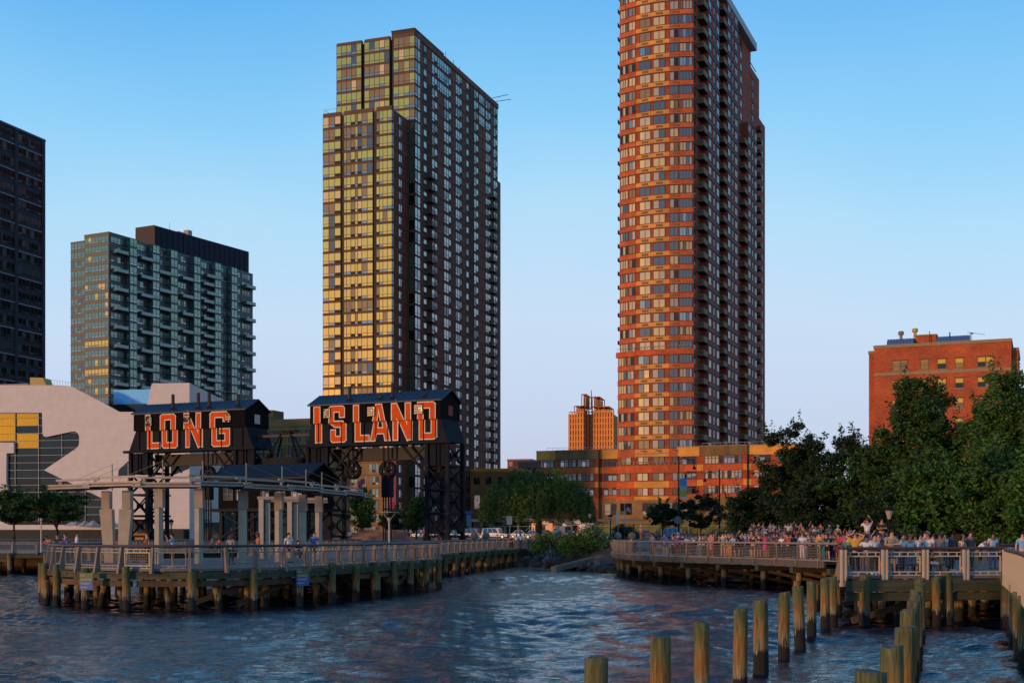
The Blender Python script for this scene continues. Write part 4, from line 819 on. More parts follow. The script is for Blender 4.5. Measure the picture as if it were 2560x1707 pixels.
def gantry(label, origin, W, letters, wins, hx, pipes, wheels):
    """local x along the front, y back, origin at the left front foot"""
    t = thing('gantry', label, 'gantry', origin, math.radians(-24)); D = 4.1; zb, zh, ze, zr = 10.9, 13.4, 15.5, 16.75
    x0, x1 = hx
    # upper cladding house with gable ends and an overhanging roof
    house = MB().xprism([(-0.35,zh),(D+0.35,zh),(D+0.35,ze),(D/2,zr-0.1),(-0.35,ze)][::-1], x0, x1); house.build('upper_house', GDK, t)
    rf = MB(); e = 0.22
    for sgn in (1, -1):
        ya, yb = (-0.35-e, D/2) if sgn > 0 else (D+0.35+e, D/2); za = ze-e*0.5
        rf.poly([(x0-e,ya,za),(x1+e,ya,za),(x1+e,yb,zr),(x0-e,yb,zr)][::sgn]); rf.poly([(x0-e,ya,za+.12),(x1+e,ya,za+.12),(x1+e,yb,zr+.12),(x0-e,yb,zr+.12)][::-sgn])
        rf.bar((x0-e,ya,za+.06),(x1+e,ya,za+.06),0.03,0.13); rf.bar((x0-e,ya,za+.06),(x0-e,yb,zr+.06),0.04,0.14); rf.bar((x1+e,ya,za+.06),(x1+e,yb,zr+.06),0.04,0.14)
    rf.build('roof', GRF, t)
    sm = MB()
    for i in range(24): x = x0+(i+.5)*(x1-x0)/24; sm.bar((x,-0.55,ze-0.02),(x,D/2,zr+0.14),0.05,0.05)
    sm.build('roof_seam', GRF, t)
    bt = MB()
    for i in range(40):
        x = x0+(i+.5)*(x1-x0)/40; bt.box(x-0.02,x+0.02,-0.365,-0.35,zh+0.02,ze-0.05)
    bt.build('cladding_batten', GDK, t)
    # riveted plate girder below, with slanting ends and upright stiffeners
    MB().yprism([(0,zb),(W,zb),(x1-.05,zh),(x0+.05,zh)], 0, D).build('girder', GPL, t)
    MB().poly([(W+.02,0,zb),(W+.02,D,zb),(x1+.02,D,zh),(x1+.02,0,zh)]).build('end_plate', GPL, t)
    nr = 11; ribs = [(1.6+i*(W-3.2)/(nr-1)) for i in range(nr)]
    for x in ribs: MB().box(x-0.11,x+0.11,-0.13,0,zb+0.1,zh-0.02).build('stiffener', GPL, t)
    MB().box(-0.5,W+0.5,-0.5,0.0,zb-0.18,zb).box(-0.5,W+0.5,-0.5,-0.42,zb,zb+0.12).build('ledge', GPL, t)
    # painted letters: upper half on the cladding, lower half on girder and stiffeners
    q = 0
    for ch, lx0, lx1 in letters:
        w = lx1-lx0; h = 3.95; z0 = 11.28; o = MB()
        for st in strokes(ch, w, h):
            for mi, g, dp in ((1, 0.12, 0.006), (0, 0.0, 0.03)):
                q = (q+1) % 7; pl = grow(st, g); pl = [(lx0+x, z0+y) for x, y in pl]; e2 = dp+q*0.0022
                up = clip(pl, 1, zh, True)
                if len(up) > 2: o.poly([(x, -0.368-e2, z) for x, z in up], mi)
                lo = clip(pl, 1, zh-0.02, False)
                if len(lo) > 2:
                    edges = [-1.0]+[v for r_ in ribs for v in (r_-0.11, r_+0.11)]+[W+1]
                    for i in range(len(edges)-1):
                        pc = clip(clip(lo, 0, edges[i], True), 0, edges[i+1], False)
                        if len(pc) > 2: o.poly([(x, (-0.13 if i % 2 else 0.0)-0.002-e2, z) for x, z in pc], mi)
        o.build('letter', [LET_O, LET_W], t)
    # cladding windows, small panes
    for wx0, wx1 in wins:
        m = MB(); rr = random.Random(int(wx0*10)); z0, z1 = 13.95, 15.1; nx, nz = 4, 4
        m.box(wx0,wx1,-0.46,-0.352,z0,z1,0)
        for i in range(nx):
            for j in range(nz):
                a, b = wx0+0.05+i*(wx1-wx0-.1)/nx, wx0+.05+(i+1)*(wx1-wx0-.1)/nx-.04; c, d = z0+.05+j*(z1-z0-.1)/nz, z0+.05+(j+1)*(z1-z0-.1)/nz-.04
                m.poly([(a,-0.468,c),(b,-0.468,c),(b,-0.468,d),(a,-0.468,d)], rr.choice((1,1,2,3,2)))
        m.build('window', [GDK, mat('dusty_pane', (0.13,0.085,0.045), 0.4, spec=.6), G_DRK, mat('amber_pane', (0.30,0.10,0.025), 0.4, spec=.6)], t)
    MB().box(x1+0.0,x1+0.05,1.5,2.6,13.9,15.0).build('gable_window', G_MID, t)
    # four-post lattice legs
    for lx0, lx1 in ((0.15,2.7),(W-2.7,W-0.15)):
        pst = [(lx0,0.2),(lx1,0.2),(lx0,D-0.2),(lx1,D-0.2)]
        for x, y in pst: MB().box(x-0.2,x+0.2,y-0.2,y+0.2,0,zb).box(x-0.32,x+0.32,y-0.32,y+0.32,0,0.5).build('leg_post', GPL, t)
        MB().box(lx0+.2,lx1-.2,0.25,0.35,8.3,zb-.2).box(lx0+1.0,lx0+1.15,0.1,0.25,8.3,zb-.2).box(lx0+1.45,lx0+1.6,0.1,0.25,8.3,zb-.2).build('leg_plate', GPL, t)
        for z0, z1 in ((0.5,3.0),(3.0,5.6),(5.6,8.3),(8.3,10.7)):
            for (a, b) in ((pst[0],pst[1]),(pst[1],pst[3]),(pst[2],pst[3]),(pst[0],pst[2])):
                if z0 > 8 and a[1] == b[1] == 0.2: continue
                m = MB(); m.bar((*a,z0+.1),(*b,z1-.1),0.16,0.12).bar((*b,z0+.1),(*a,z1-.1),0.12,0.16).bar((*a,z0),(*b,z0),0.22,0.26)
                cx, cy, cz = (a[0]+b[0])/2, (a[1]+b[1])/2, (z0+z1)/2; m.box(cx-.22,cx+.22,cy-.22,cy+.22,cz-.16,cz+.16)
                m.build('cross_brace', BLKSTEEL, t)
        for z in (3.0,5.6,8.3):
            m = MB()
            for x, y in pst: m.box(x-0.34,x+0.34,y-0.34,y+0.34,z-0.1,z+0.1)
            m.build('gusset', BLKSTEEL, t)
    # deep beam and knee braces under the girder
    MB().box(2.7,W-2.7,1.6,2.2,9.2,10.55).box(2.7,W-2.7,1.4,2.4,9.1,9.22).build('cross_beam', mat('rusty_black_beam', (0.020,0.015,0.013), 0.7, var=0.4, scale=0.8), t)
    for y in (0.4, D-0.4):
        for pa, pb, w_ in (((2.6,y,7.0),(6.0,y,10.7),.24),((W-2.6,y,7.0),(W-6.0,y,10.7),.24),((2.9,y,10.6),(5.2,y,8.4),.14),((W-2.9,y,10.6),(W-5.2,y,8.4),.14)): MB().bar(pa,pb,w_).build('knee_brace', BLKSTEEL, t)
    for wx, post in wheels:
        wh = MB()
        for yy in (0.7, 1.15):
            n = 20
            for k in range(n):
                a0, a1 = 2*math.pi*k/n, 2*math.pi*(k+1)/n
                wh.poly([(wx+r_*math.cos(a), yy, 8.0+r_*math.sin(a)) for r_, a in ((0.72,a0),(1.0,a0),(1.0,a1),(0.72,a1))])
                wh.poly([(wx+1.0*math.cos(a0),yy,8+1.0*math.sin(a0)),(wx+1.0*math.cos(a0),yy+.2,8+1.0*math.sin(a0)),(wx+1.0*math.cos(a1),yy+.2,8+1.0*math.sin(a1)),(wx+1.0*math.cos(a1),yy,8+1.0*math.sin(a1))])
            for k in range(6): a = math.pi*k/3; wh.bar((wx,yy,8),(wx+.8*math.cos(a),yy,8+.8*math.sin(a)),0.14)
        wh.tube((wx,0.5,8),(wx,1.6,8),0.2,0.2,10).bar((wx-.3,0.6,8),(wx-.3,0.6,10.6),0.16).bar((wx+.3,0.6,8),(wx+.3,0.6,10.6),0.16)
        wh.build('sheave_wheel', BLKSTEEL, t)
        if post:
            MB().box(wx-.55,wx-.12,0.5,1.4,4.9,7.4).box(wx+.12,wx+.55,0.5,1.4,4.9,7.4).build('counterweight', BLKSTEEL, t)
            g = MB()
            for dx in (-.5,-.2,.15,.5): g.bar((wx+dx,0.9,0),(wx+dx,0.9,4.9),0.12)
            g.bar((wx-.5,.9,2.4),(wx+.5,.9,2.4),.12).bar((wx-.5,.9,3.6),(wx+.5,.9,3.6),.12).build('guide_rail', BLKSTEEL, t)
    for px, hh in pipes:
        MB().tube((px,0.7,ze+.3),(px,0.7,ze+.6+hh),0.2,0.2,10).lathe([(0.42,0),(0.3,0.15)],10,c=(px,0.7,ze+.55)).build('roof_pipe', mat('rusted_pipe', (0.045,0.028,0.022), 0.8), t)
    for px in (4.5, W-4.5): MB().lathe([(0.1,0),(0.26,-0.1),(0.3,-0.3),(0.05,-0.32)],10,c=(px,-0.25,zb-.2)).build('flood_lamp', mat('dull_brass', (0.25,0.17,0.08), 0.5), t)
    return t
def G0(px, d): return (WX(px, d), d, 2.9)
uw = Vector((math.cos(math.radians(-24)), math.sin(math.radians(-24)), 0))
WI, WL_ = 18.3, 18.5
oI = Vector((-7.0, 140, 2.9))-uw*WI; oL = Vector((-30.4, 150.5, 2.9))-uw*WL_
gantry('black steel gantry painted ISLAND, the right and nearer of the two', oI, WI, [('I',1.34,2.05),('S',3.34,5.3),('L',6.6,8.3),('A',8.6,11.0),('N',11.5,13.8),('D',14.8,16.85)], [(2.6,3.6),(8.35,9.4),(14.3,15.45)], (0.76,17.55), [(5.4,1.5),(11.0,1.6),(9.5,0.3),(15.1,0.25)], [(10.2,True),(5.6,False),(16.0,False)])
gantry('black steel gantry painted LONG, the left and farther of the two', oL, WL_, [('L',2.95,4.75),('O',5.2,7.35),('N',8.75,11.1),('G',12.6,15.05)], [(2.95,3.95),(8.65,9.65),(14.75,15.65)], (1.04,17.55), [(6.2,1.7),(10.0,1.7),(11.6,1.75),(15.8,1.3)], [(11.2,True)])
def footbridge():
    t = thing('footbridge', 'black steel footbridge with stair and hoist frame between the two gantries', 'footbridge', Vector((-30.4,150.5,2.9)), math.radians(-24))
    L = 7.4; y0, y1 = 0.9, 2.6
    MB().box(-2.0,L+.4,y0,y0+.25,9.0,9.75).box(-2.0,L+.4,y1-.25,y1,9.0,9.75).box(-2,L+.4,y0+.26,y1-.26,9.55,9.7).build('deck_beam', BLKSTEEL, t)
    MB().box(-3,L+.6,1.5,1.8,12.2,12.5).build('top_beam', mat('rust_red_black', (0.06,0.03,0.025), 0.7), t)
    h = MB()
    for i in range(15): h.tube((0.3+i*0.5,1.65,9.7),(0.3+i*.5,1.65,12.2),0.02,0.02,4)
    h.build('hanger', BLKSTEEL, t)
    r = MB()
    for y in (y0,y1):
        for z in (10.3,10.8): r.bar((-1.8,y,z),(L+.2,y,z),0.05)
        for i in range(8): r.bar((-1.8+i*1.35,y,9.7),(-1.8+i*1.35,y,10.85),0.05)
    r.build('railing', BLKSTEEL, t)
    a = MB()
    for y in (0.8,2.7): a.bar((1.4,y,9.6),(3.0,1.65,12.9),0.18).bar((5.6,y,9.6),(4.0,1.65,12.9),0.18)
    a.box(2.7,4.3,1.2,2.1,12.5,12.7).box(2.8,5.0,1.3,2.0,12.8,12.95).build('hoist_frame', BLKSTEEL, t)
    s = MB(); A = Vector((6.4,0.2,9.6)); B = Vector((3.2,-0.6,4.6))
    for dy in (-.45,.45): s.bar(A+Vector((0,dy,0)),B+Vector((0,dy,0)),0.12,0.4)
    s.build('stair_stringer', BLKSTEEL, t)
    for i in range(15): p = A.lerp(B,(i+.5)/15); MB().box(p.x-.18,p.x+.18,p.y-.42,p.y+.42,p.z-.03,p.z+.03).build('stair_tread', mat('worn_tread', (0.10,0.075,0.06), 0.7), t)
    MB().bar(A+Vector((0,-.45,.9)),B+Vector((0,-.45,.9)),0.05).bar(A+Vector((0,.45,.9)),B+Vector((0,.45,.9)),0.05).build('stair_rail', BLKSTEEL, t)
footbridge()
def winch_house():
    W, D = 11.0, 5.0; o = Vector((-20.8,130,2.9))-uw*W
    t = thing('winch_house', 'low black gabled house on braced stilts in front of the gantries', 'winch house', o, math.radians(-24)); z0, ze, zr = 3.45, 6.7, 8.0
    MB().xprism([(0,z0),(D,z0),(D,ze),(D/2,zr-.15),(0,ze)][::-1], 0, W).build('wall', GDK, t)
    rf = MB(); e = 0.7
    for sgn, ya in ((1,-e),(-1,D+e)): rf.poly([(-e,ya,ze-.3),(W+.4,ya,ze-.3),(W+.4,D/2,zr),(-e,D/2,zr)][::sgn]); rf.poly([(-e,ya,ze-.16),(W+.4,ya,ze-.16),(W+.4,D/2,zr+.14),(-e,D/2,zr+.14)][::-sgn]); rf.bar((-e,ya,ze-.23),(W+.4,ya,ze-.23),0.05,0.2)
    rf.bar((W+.4,-e,ze-.2),(W+.4,D/2,zr+.08),.05,.2).bar((W+.4,D+e,ze-.2),(W+.4,D/2,zr+.08),.05,.2).bar((-e,-e,ze-.2),(-e,D/2,zr+.08),.05,.2)
    rf.build('roof', mat('black_roofing', (0.006,0.008,0.016), 0.6, spec=0.2, var=.3, scale=.6), t)
    for x, w in ((0.7,1.2),(2.3,0.6),(5.4,1.0),(7.2,1.2),(9.2,1.2)): win(w,1.35,2,split=.5,palette=((8,3),(2,3)),seed=int(x*9),fr=.08).build('window', WM(mat('grey_sash', (0.10,0.095,0.09), 0.6)), t, (x,-0.01,4.3))
    MB().box(-.6,W+.4,-.5,D+.5,z0-.35,z0-.02).build('floor_platform', BLKSTEEL, t)
    for x in (0.3, W/2, W-.3):
        for y in (.2, D-.2): MB().box(x-.18,x+.18,y-.18,y+.18,0,z0-.36).build('stilt', BLKSTEEL, t)
    for a, b in (((0.3,.1,.4),(W/2,.1,3)),((W/2,.1,.4),(0.3,.1,3)),((W/2,.1,.4),(W-.3,.1,3)),((W-.3,.1,.4),(W/2,.1,3)),((0.3,D-.1,.4),(W/2,D-.1,3)),((W-.3,D-.1,.4),(W/2,D-.1,3)),((W-.3,.1,.4),(W-.3,D-.2,3))): MB().bar(a,b,.2).build('brace', BLKSTEEL, t)
winch_house()
# ------------------------------------------------ timber piers
def pile_material(name, shift=0.0, seed=0):
    """creosoted timber: green upper wood, rust stain, pale salt band, black tidal growth; fine vertical grain"""
    m = bpy.data.materials.new(name); m.use_nodes = True; n = m.node_tree.nodes; l = m.node_tree.links; b = n['Principled BSDF']; b.inputs['Roughness'].default_value = 0.9
    g = n.new('ShaderNodeNewGeometry'); sp = n.new('ShaderNodeSeparateXYZ'); l.new(g.outputs['Position'], sp.inputs[0])
    nz = n.new('ShaderNodeTexNoise'); nz.inputs['Scale'].default_value = 11; nz.inputs['Detail'].default_value = 6; mp = n.new('ShaderNodeMapping'); mp.inputs['Scale'].default_value = (2.2,2.2,.22); mp.inputs['Location'].default_value = (seed,seed*2,0)
    l.new(g.outputs['Position'], mp.inputs[0]); l.new(mp.outputs[0], nz.inputs['Vector'])
    nb = n.new('ShaderNodeTexNoise'); nb.inputs['Scale'].default_value = 1.6; nb.inputs['Detail'].default_value = 3; l.new(g.outputs['Position'], nb.inputs['Vector'])
    a = n.new('ShaderNodeMath'); a.operation = 'MULTIPLY_ADD'; a.inputs[1].default_value = 1.1; a.inputs[2].default_value = -0.55+shift; l.new(nb.outputs[0], a.inputs[0])
    s = n.new('ShaderNodeMath'); s.operation = 'ADD'; l.new(sp.outputs[2], s.inputs[0]); l.new(a.outputs[0], s.inputs[1])
    a2 = n.new('ShaderNodeMath'); a2.operation = 'MULTIPLY_ADD'; a2.inputs[1].default_value = 0.9; a2.inputs[2].default_value = -0.45; l.new(nz.outputs[0], a2.inputs[0])
    s2 = n.new('ShaderNodeMath'); s2.operation = 'ADD'; l.new(s.outputs[0], s2.inputs[0]); l.new(a2.outputs[0], s2.inputs[1])
    dv = n.new('ShaderNodeMath'); dv.operation = 'DIVIDE'; dv.inputs[1].default_value = 2.4; l.new(s2.outputs[0], dv.inputs[0])
    cr = n.new('ShaderNodeValToRGB'); E = cr.color_ramp.elements; st = [(0.0,(.008,.007,.006)),(0.22,(.012,.010,.008)),(0.26,(.17,.135,.075)),(0.36,(.21,.15,.06)),(0.46,(.23,.105,.025)),(0.60,(.135,.105,.03)),(0.78,(.085,.092,.034)),(1.0,(.105,.105,.05))]
    for i, (p, c) in enumerate(st):
        e = E[i] if i < 2 else E.new(p)
        e.position = p; e.color = (*c,1)
    l.new(dv.outputs[0], cr.inputs[0])
    mr = n.new('ShaderNodeMapRange'); mr.inputs['From Min'].default_value = .3; mr.inputs['From Max'].default_value = .7; mr.inputs['To Min'].default_value = .35; mr.inputs['To Max'].default_value = 1.45; l.new(nz.outputs[0], mr.inputs[0])
    mx = n.new('ShaderNodeMix'); mx.data_type = 'RGBA'; mx.blend_type = 'MULTIPLY'; mx.inputs[0].default_value = 1; l.new(cr.outputs[0], mx.inputs[6]); l.new(mr.outputs[0], mx.inputs[7]); l.new(mx.outputs[2], b.inputs['Base Color'])
    bp = n.new('ShaderNodeBump'); bp.inputs['Strength'].default_value = .7; bp.inputs['Distance'].default_value = .03; l.new(nz.outputs[0], bp.inputs['Height']); l.new(bp.outputs[0], b.inputs['Normal'])
    return m
PILE = pile_material('tidal_pile_timber'); PTOP = mat('pile_end_grain', (0.16,0.125,0.07), 0.9, var=0.35, scale=9)
BEAM = mat('green_stained_beam', (0.088,0.088,0.042), 0.9, var=0.4, scale=1.5, bump=0.4, bscale=10, stretch=(.4,.4,3)); BEAM2 = mat('brown_beam', (0.13,0.075,0.03), 0.9, var=0.45, scale=1.2, bump=0.4, bscale=10)
DECK = mat('grey_deck_boards', (0.22,0.19,0.17), 0.85, var=0.2, scale=1.0); RAILB = mat('brown_handrail', (0.10,0.042,0.03), 0.5, var=0.2, scale=2); POSTM = mat('taupe_rail_post', (0.32,0.23,0.175), 0.6, var=0.12, scale=2); GALV = mat('pale_steel', (0.40,0.32,0.25), 0.5, metal=0.1)
BOLT = mat('dark_bolt', (0.02,0.018,0.016), 0.6)
def pile_mesh(r, h, seed=0, n=14, top_tilt=0.0):
    """weathered round pile from the river bed (z=-1.5) to z=h, slightly crooked, checked end grain"""
    rr = random.Random(seed); mb = MB(); lv = [-1.5,-.2,.3,.8,1.2,1.6,h-.1,h] if h > 1.75 else [-1.5,-.2,.3,.8,h-.1,h]; jit = [rr.uniform(-.08,.08) for _ in range(n)]; lx, ly = rr.uniform(-.018,.018), rr.uniform(-.018,.018)
    ring = []
    for j, z in enumerate(lv):
        R = r*(1.03-0.02*z)*(0.985 if z == h else 1); k0 = len(mb.v)
        for k in range(n):
            a = 2*math.pi*k/n; q = R*(1+jit[k]+rr.uniform(-.015,.015)); mb.v.append((q*math.cos(a)+lx*z, q*math.sin(a)+ly*z, z+(top_tilt*math.cos(a)+rr.uniform(-.03,.012) if z == h else 0)))
        ring.append(k0)
    for j in range(len(lv)-1):
        for k in range(n): q = (k+1) % n; mb.f.append((ring[j]+k, ring[j]+q, ring[j+1]+q, ring[j+1]+k)); mb.m.append(0)
    mb.f.append(tuple(ring[-1]+k for k in range(n))); mb.m.append(1); return mb
PM = [pile_mesh(0.2, 1.86+0.07*i, i, 12, 0.01).mesh('pile', [PILE, PTOP]) for i in range(5)]
PMS = [pile_mesh(0.19, 1.3, 40+i, 10).mesh('pile', [PILE, PTOP]) for i in range(3)]
for me in PM+PMS: me.polygons.foreach_set('use_smooth', [len(p.vertices) == 4 for p in me.polygons])
def walk(pts, step, start=0.0):
    """points every `step` metres along a polyline with the heading there"""
    out = []; d = start
    for i in range(len(pts)-1):
        a, b = Vector(pts[i]), Vector(pts[i+1]); L = (b-a).length; h = math.atan2(b.y-a.y, b.x-a.x)
        while d <= L: p = a+(b-a)*(d/L); out.append((p.x, p.y, h)); d += step
        d -= L
    return out
def smooth(pts, it=2):
    for _ in range(it):
        q = [pts[0]]
        for a, b in zip(pts, pts[1:]): q += [tuple(a[i]*.75+b[i]*.25 for i in range(2)), tuple(a[i]*.25+b[i]*.75 for i in range(2))]
        pts = q+[pts[-1]]
    return pts
def mesh_panel(w, h=0.68, wire=0.125):
    mb = MB(); t = 0.05
    mb.box(0,w,-t/2,t/2,0,t).box(0,w,-t/2,t/2,h-t,h).box(0,t,-t/2,t/2,t,h-t).box(w-t,w,-t/2,t/2,t,h-t)
    k = wire
    while k < w-t: mb.box(k-.004,k+.004,-.004,.004,t,h-t,1); k += wire
    k = wire
    while k < h-t: mb.box(t,w-t,-.005,.005,k-.004,k+.004,1); k += wire
    mb.box(-.0,w,-.02,.02,h+.11,h+.15).box(0,w,-.02,.02,-.12,-.08)
    for k in range(4): x = w*(k+.5)/4; mb.box(x-.02,x+.02,-.02,.02,h,h+.11).box(x-.02,x+.02,-.02,.02,-.08,0)
    return mb
WIREM = mat('steel_wire', (0.20,0.16,0.13), 0.5, metal=0.3)
def fin_post(h=1.02, wb=0.42, wt=0.17, th=0.13):
    """tapered rail post: broad foot leaning out over the deck edge (local -y outwards)"""
    return MB().xprism([(-wb+.12,-0.22),(0.12,-0.22),(0.08,h),(0.08-wt,h)][::-1], -th/2, th/2)
def railing(label, line, z, step, group='pier railings', panel=True, flip=False, post=None, bars=0, pm_=None):
    P0 = line[0]; t = thing('railing', label, 'railing', (P0[0], P0[1], z), 0, group)
    st = walk(line, step); pm = (post or fin_post()).mesh('post', pm_ or POSTM)
    side = math.pi if flip else 0
    for x, y, h in st: put('post', pm, t, (x-P0[0], y-P0[1], 0), h+side)
    rail = MB().pipe([(p[0]-P0[0], p[1]-P0[1], 1.08) for p in line], 0.07, 8); rail.build('handrail', RAILB if not bars else GALV, t)
    for (xa,ya,_),(xb,yb,_) in zip(st, st[1:]):
        L = math.hypot(xb-xa, yb-ya); h = math.atan2(yb-ya, xb-xa)
        if panel: put('mesh_panel', pan(round(L-.3,2), pm_), t, (xa-P0[0]+.15*math.cos(h), ya-P0[1]+.15*math.sin(h), 0.12), h)
        if bars:
            m = MB()
            for k in range(bars): zz = .08+k*(.9/bars); m.box(0,L,-.012,.012,zz-.011,zz+.011)
            put('rail_bar', m.mesh('rail_bar', GALV), t, (xa-P0[0],ya-P0[1],0), h)
    return t
_pan = {}
def pan(w, m=None):
    if (w, m) not in _pan: _pan[w, m] = mesh_panel(w).mesh('mesh_panel', [m or GALV, WIREM])
    return _pan[w, m]
def pier(name, label, deck_pts, z, front, pile_step, cat='pier', start=0.6, inner=(), beams=True):
    """deck slab with edge beams, cap beams, outer and inner piles and diagonal braces"""
    c = deck_pts[0]; t = thing(name, label, cat, (c[0], c[1], 0), 0)
    L = lambda p: (p[0]-c[0], p[1]-c[1])
    mb = MB(); pts = [L(p) for p in deck_pts]
    area = sum(pts[i][0]*pts[(i+1)%len(pts)][1]-pts[(i+1)%len(pts)][0]*pts[i][1] for i in range(len(pts)))
    if area < 0: pts = pts[::-1]
    tri = tessellate_polygon([[Vector((x,y,0)) for x, y in pts]])
    for f in tri:
        q = [(pts[i][0],pts[i][1]) for i in f]
        if (q[1][0]-q[0][0])*(q[2][1]-q[0][1])-(q[1][1]-q[0][1])*(q[2][0]-q[0][0]) < 0: q = q[::-1]
        mb.poly([(*p,z) for p in q]); mb.poly([(*p,z-.12) for p in q[::-1]])
    n = len(pts)
    for i in range(n): a, b = pts[i], pts[(i+1)%n]; mb.poly([(*a,z-.12),(*b,z-.12),(*b,z),(*a,z)])
    mb.build('deck', DECK, t)
    st = walk(front, pile_step, start); r = random.Random(len(label))
    for i, (x, y, h) in enumerate(st):
        o = put('pile', r.choice(PM), t, (x-c[0]+.32*math.sin(h), y-c[1]-.32*math.cos(h), 0), r.uniform(0,6))
        if r.random() < .4: o.rotation_euler = (r.uniform(-.03,.03), r.uniform(-.03,.03), r.uniform(0,6))
    for i in range(len(st)-1):
        (xa,ya,ha),(xb,yb,hb) = st[i], st[i+1]; a = Vector((xa-c[0],ya-c[1],0)); b = Vector((xb-c[0],yb-c[1],0)); d = (b-a).normalized(); nr = Vector((d.y,-d.x,0))
        up = MB().bar(a+Vector((0,0,z-.33))+nr*.12-d*.05, b+Vector((0,0,z-.33))+nr*.12-d*.08, .22, .34); o = up.build('edge_beam', BEAM, t)
        bl = MB()
        for k in (.3,.62): p = a.lerp(b,k)+nr*.235+Vector((0,0,z-.33)); bl.tube(p-nr*.01,p+nr*.02,.05,.05,8)
        bl.build('bolt', BOLT, o)
        if r.random() < .75: MB().bar(a+Vector((0,0,z-.72))+nr*r.uniform(-.05,.1)-d*r.uniform(-.3,.5), b+Vector((0,0,z-.72))+nr*.02, .2, .28).build('cap_beam', BEAM2, t)
        if r.random() < .5:
            w = r.choice((0,1)); A = a if w else b; B = b if w else a
            MB().bar(A-nr*.5+Vector((0,0,z-.8)), B-nr*.9+Vector((0,0,.15)), .16, .24).build('brace', BEAM2, t)
        if r.random() < .55: o = put('pile', r.choice(PMS), t, tuple(a.lerp(b,.55)-nr*r.uniform(.5,1.2)), r.uniform(0,6)); o.rotation_euler = (r.uniform(-.12,.12), r.uniform(-.25,.25), 0)
    for x, y in inner: put('pile', r.choice(PMS), t, (x-c[0],y-c[1],0), r.uniform(0,6))
    return t
ZD = 2.0
# left platform with the canopy
F1 = smooth([(-25.6,80),(-26.5,73),(-23.9,66.2),(-20.6,62.8),(-17.6,60.9),(-15,61.2),(-12.2,63.6),(-9.9,67.5),(-7.7,75.7),(-5.2,85),(-4.9,88)], 2)
inn = [(-24+i*2.6+((j*7)%3)*.3, 66+j*4.0) for i in range(7) for j in range(6) if 66+j*4.0 > 63 and -24+i*2.6 < -9.5+j*.9]
PIER1 = pier('timber_pier', 'rounded timber pier on piles carrying the metal canopy', F1+[(-4.9,90.5),(-22,90.5)], ZD, F1, 3.0, inner=inn)
railing('taupe mesh-panel railing round the edge of the canopy pier', F1, ZD, 1.75)
# walkway from the platform to the shore
F2 = [(-7.2,90.6),(-6.5,104),(-3,128),(0.9,150)]
pier('timber_walkway', 'timber walkway leading from the canopy pier to the shore', F2+[(-16,150),(-20,90.6)], ZD, F2, 4.2, inner=[(-9+i*1.3-j*1.6,98+i*7) for i in range(7) for j in range(2)])
railing('taupe mesh railing on the water side of the shore walkway', F2, ZD, 2.9)
railing('taupe mesh railing on the inner side of the shore walkway', [(-19.5,92),(-16.5,140)], ZD, 3.0, flip=True)
# boardwalk at the far left
F3 = [(-72,118),(-44,117),(-30,119)]
pier('timber_boardwalk', 'straight timber boardwalk along the shore at the far left', F3+[(-27,152),(-72,153)], ZD, F3, 3.2, inner=[(-64+i*3.5,122+j*6) for i in range(10) for j in range(2)])
railing('taupe mesh railing along the far left boardwalk', F3, ZD, 2.2)
# right footbridge with horizontal bars
F4 = smooth([(9.6,121),(8.9,113),(9.2,103),(11.7,95),(14.3,90),(16.6,86),(18.4,80.5),(19.6,77)], 2)
B4 = [(28,82),(24,92),(20,100),(15.5,110),(14.5,122)]
def steel_bridge():
    c = F4[0]; t = thing('curved_footbridge', 'curved steel footbridge crowded with people at the right', 'footbridge', (c[0],c[1],0), 0)
    pts = [(x-c[0],y-c[1]) for x, y in F4+B4]; mb = MB()
    for f in tessellate_polygon([[Vector((x,y,0)) for x, y in pts]]):
        q = [pts[i] for i in f]
        if (q[1][0]-q[0][0])*(q[2][1]-q[0][1])-(q[1][1]-q[0][1])*(q[2][0]-q[0][0]) < 0: q = q[::-1]
        mb.poly([(*p,ZD) for p in q]); mb.poly([(*p,ZD-.1) for p in q[::-1]])
    mb.build('deck', DECK, t)
    gm_ = mat('grey_girder', (0.14,0.11,0.09), 0.7, var=0.2)
    for i in range(0, len(F4)-4, 4):
        m = MB()
        for k in range(4):
            (x0,y0),(x1,y1) = pts[i+k], pts[i+k+1]; m.bar((x0,y0,ZD-.24),(x1,y1,ZD-.2),.16,.4)
        m.build('edge_girder', gm_, t)
    MB().pipe([(p[0],p[1],ZD+.03) for p in pts[:len(F4)]], .05, 6).build('kerb_rail', GALV, t)
    for x, y, h in walk([(p[0],p[1]) for p in pts[:len(F4)]], 4.3, 2.2):
        nx, ny = -math.sin(h), math.cos(h)
        MB().bar((x-.1*nx,y-.1*ny,ZD-.62),(x+6*nx,y+6*ny,ZD-.62),.4,.35).build('cross_head', BEAM, t)
        for k in (.5, 3.0, 5.5): put('pile', PMS[0], t, (x+k*nx,y+k*ny,0))
        MB().bar((x+.6*nx,y+.6*ny,1.2),(x+5.4*nx+2*ny,y+5.4*ny-2*nx,.1),.15,.2).build('brace', BEAM2, t)
steel_bridge()
railing('steel railing with horizontal bars along the curved footbridge', F4, ZD, 2.6, panel=False, bars=9, post=MB().box(-.045,.045,-.09,.02,-.3,1.02).box(-.04,.04,-.22,-.09,-.28,.05))
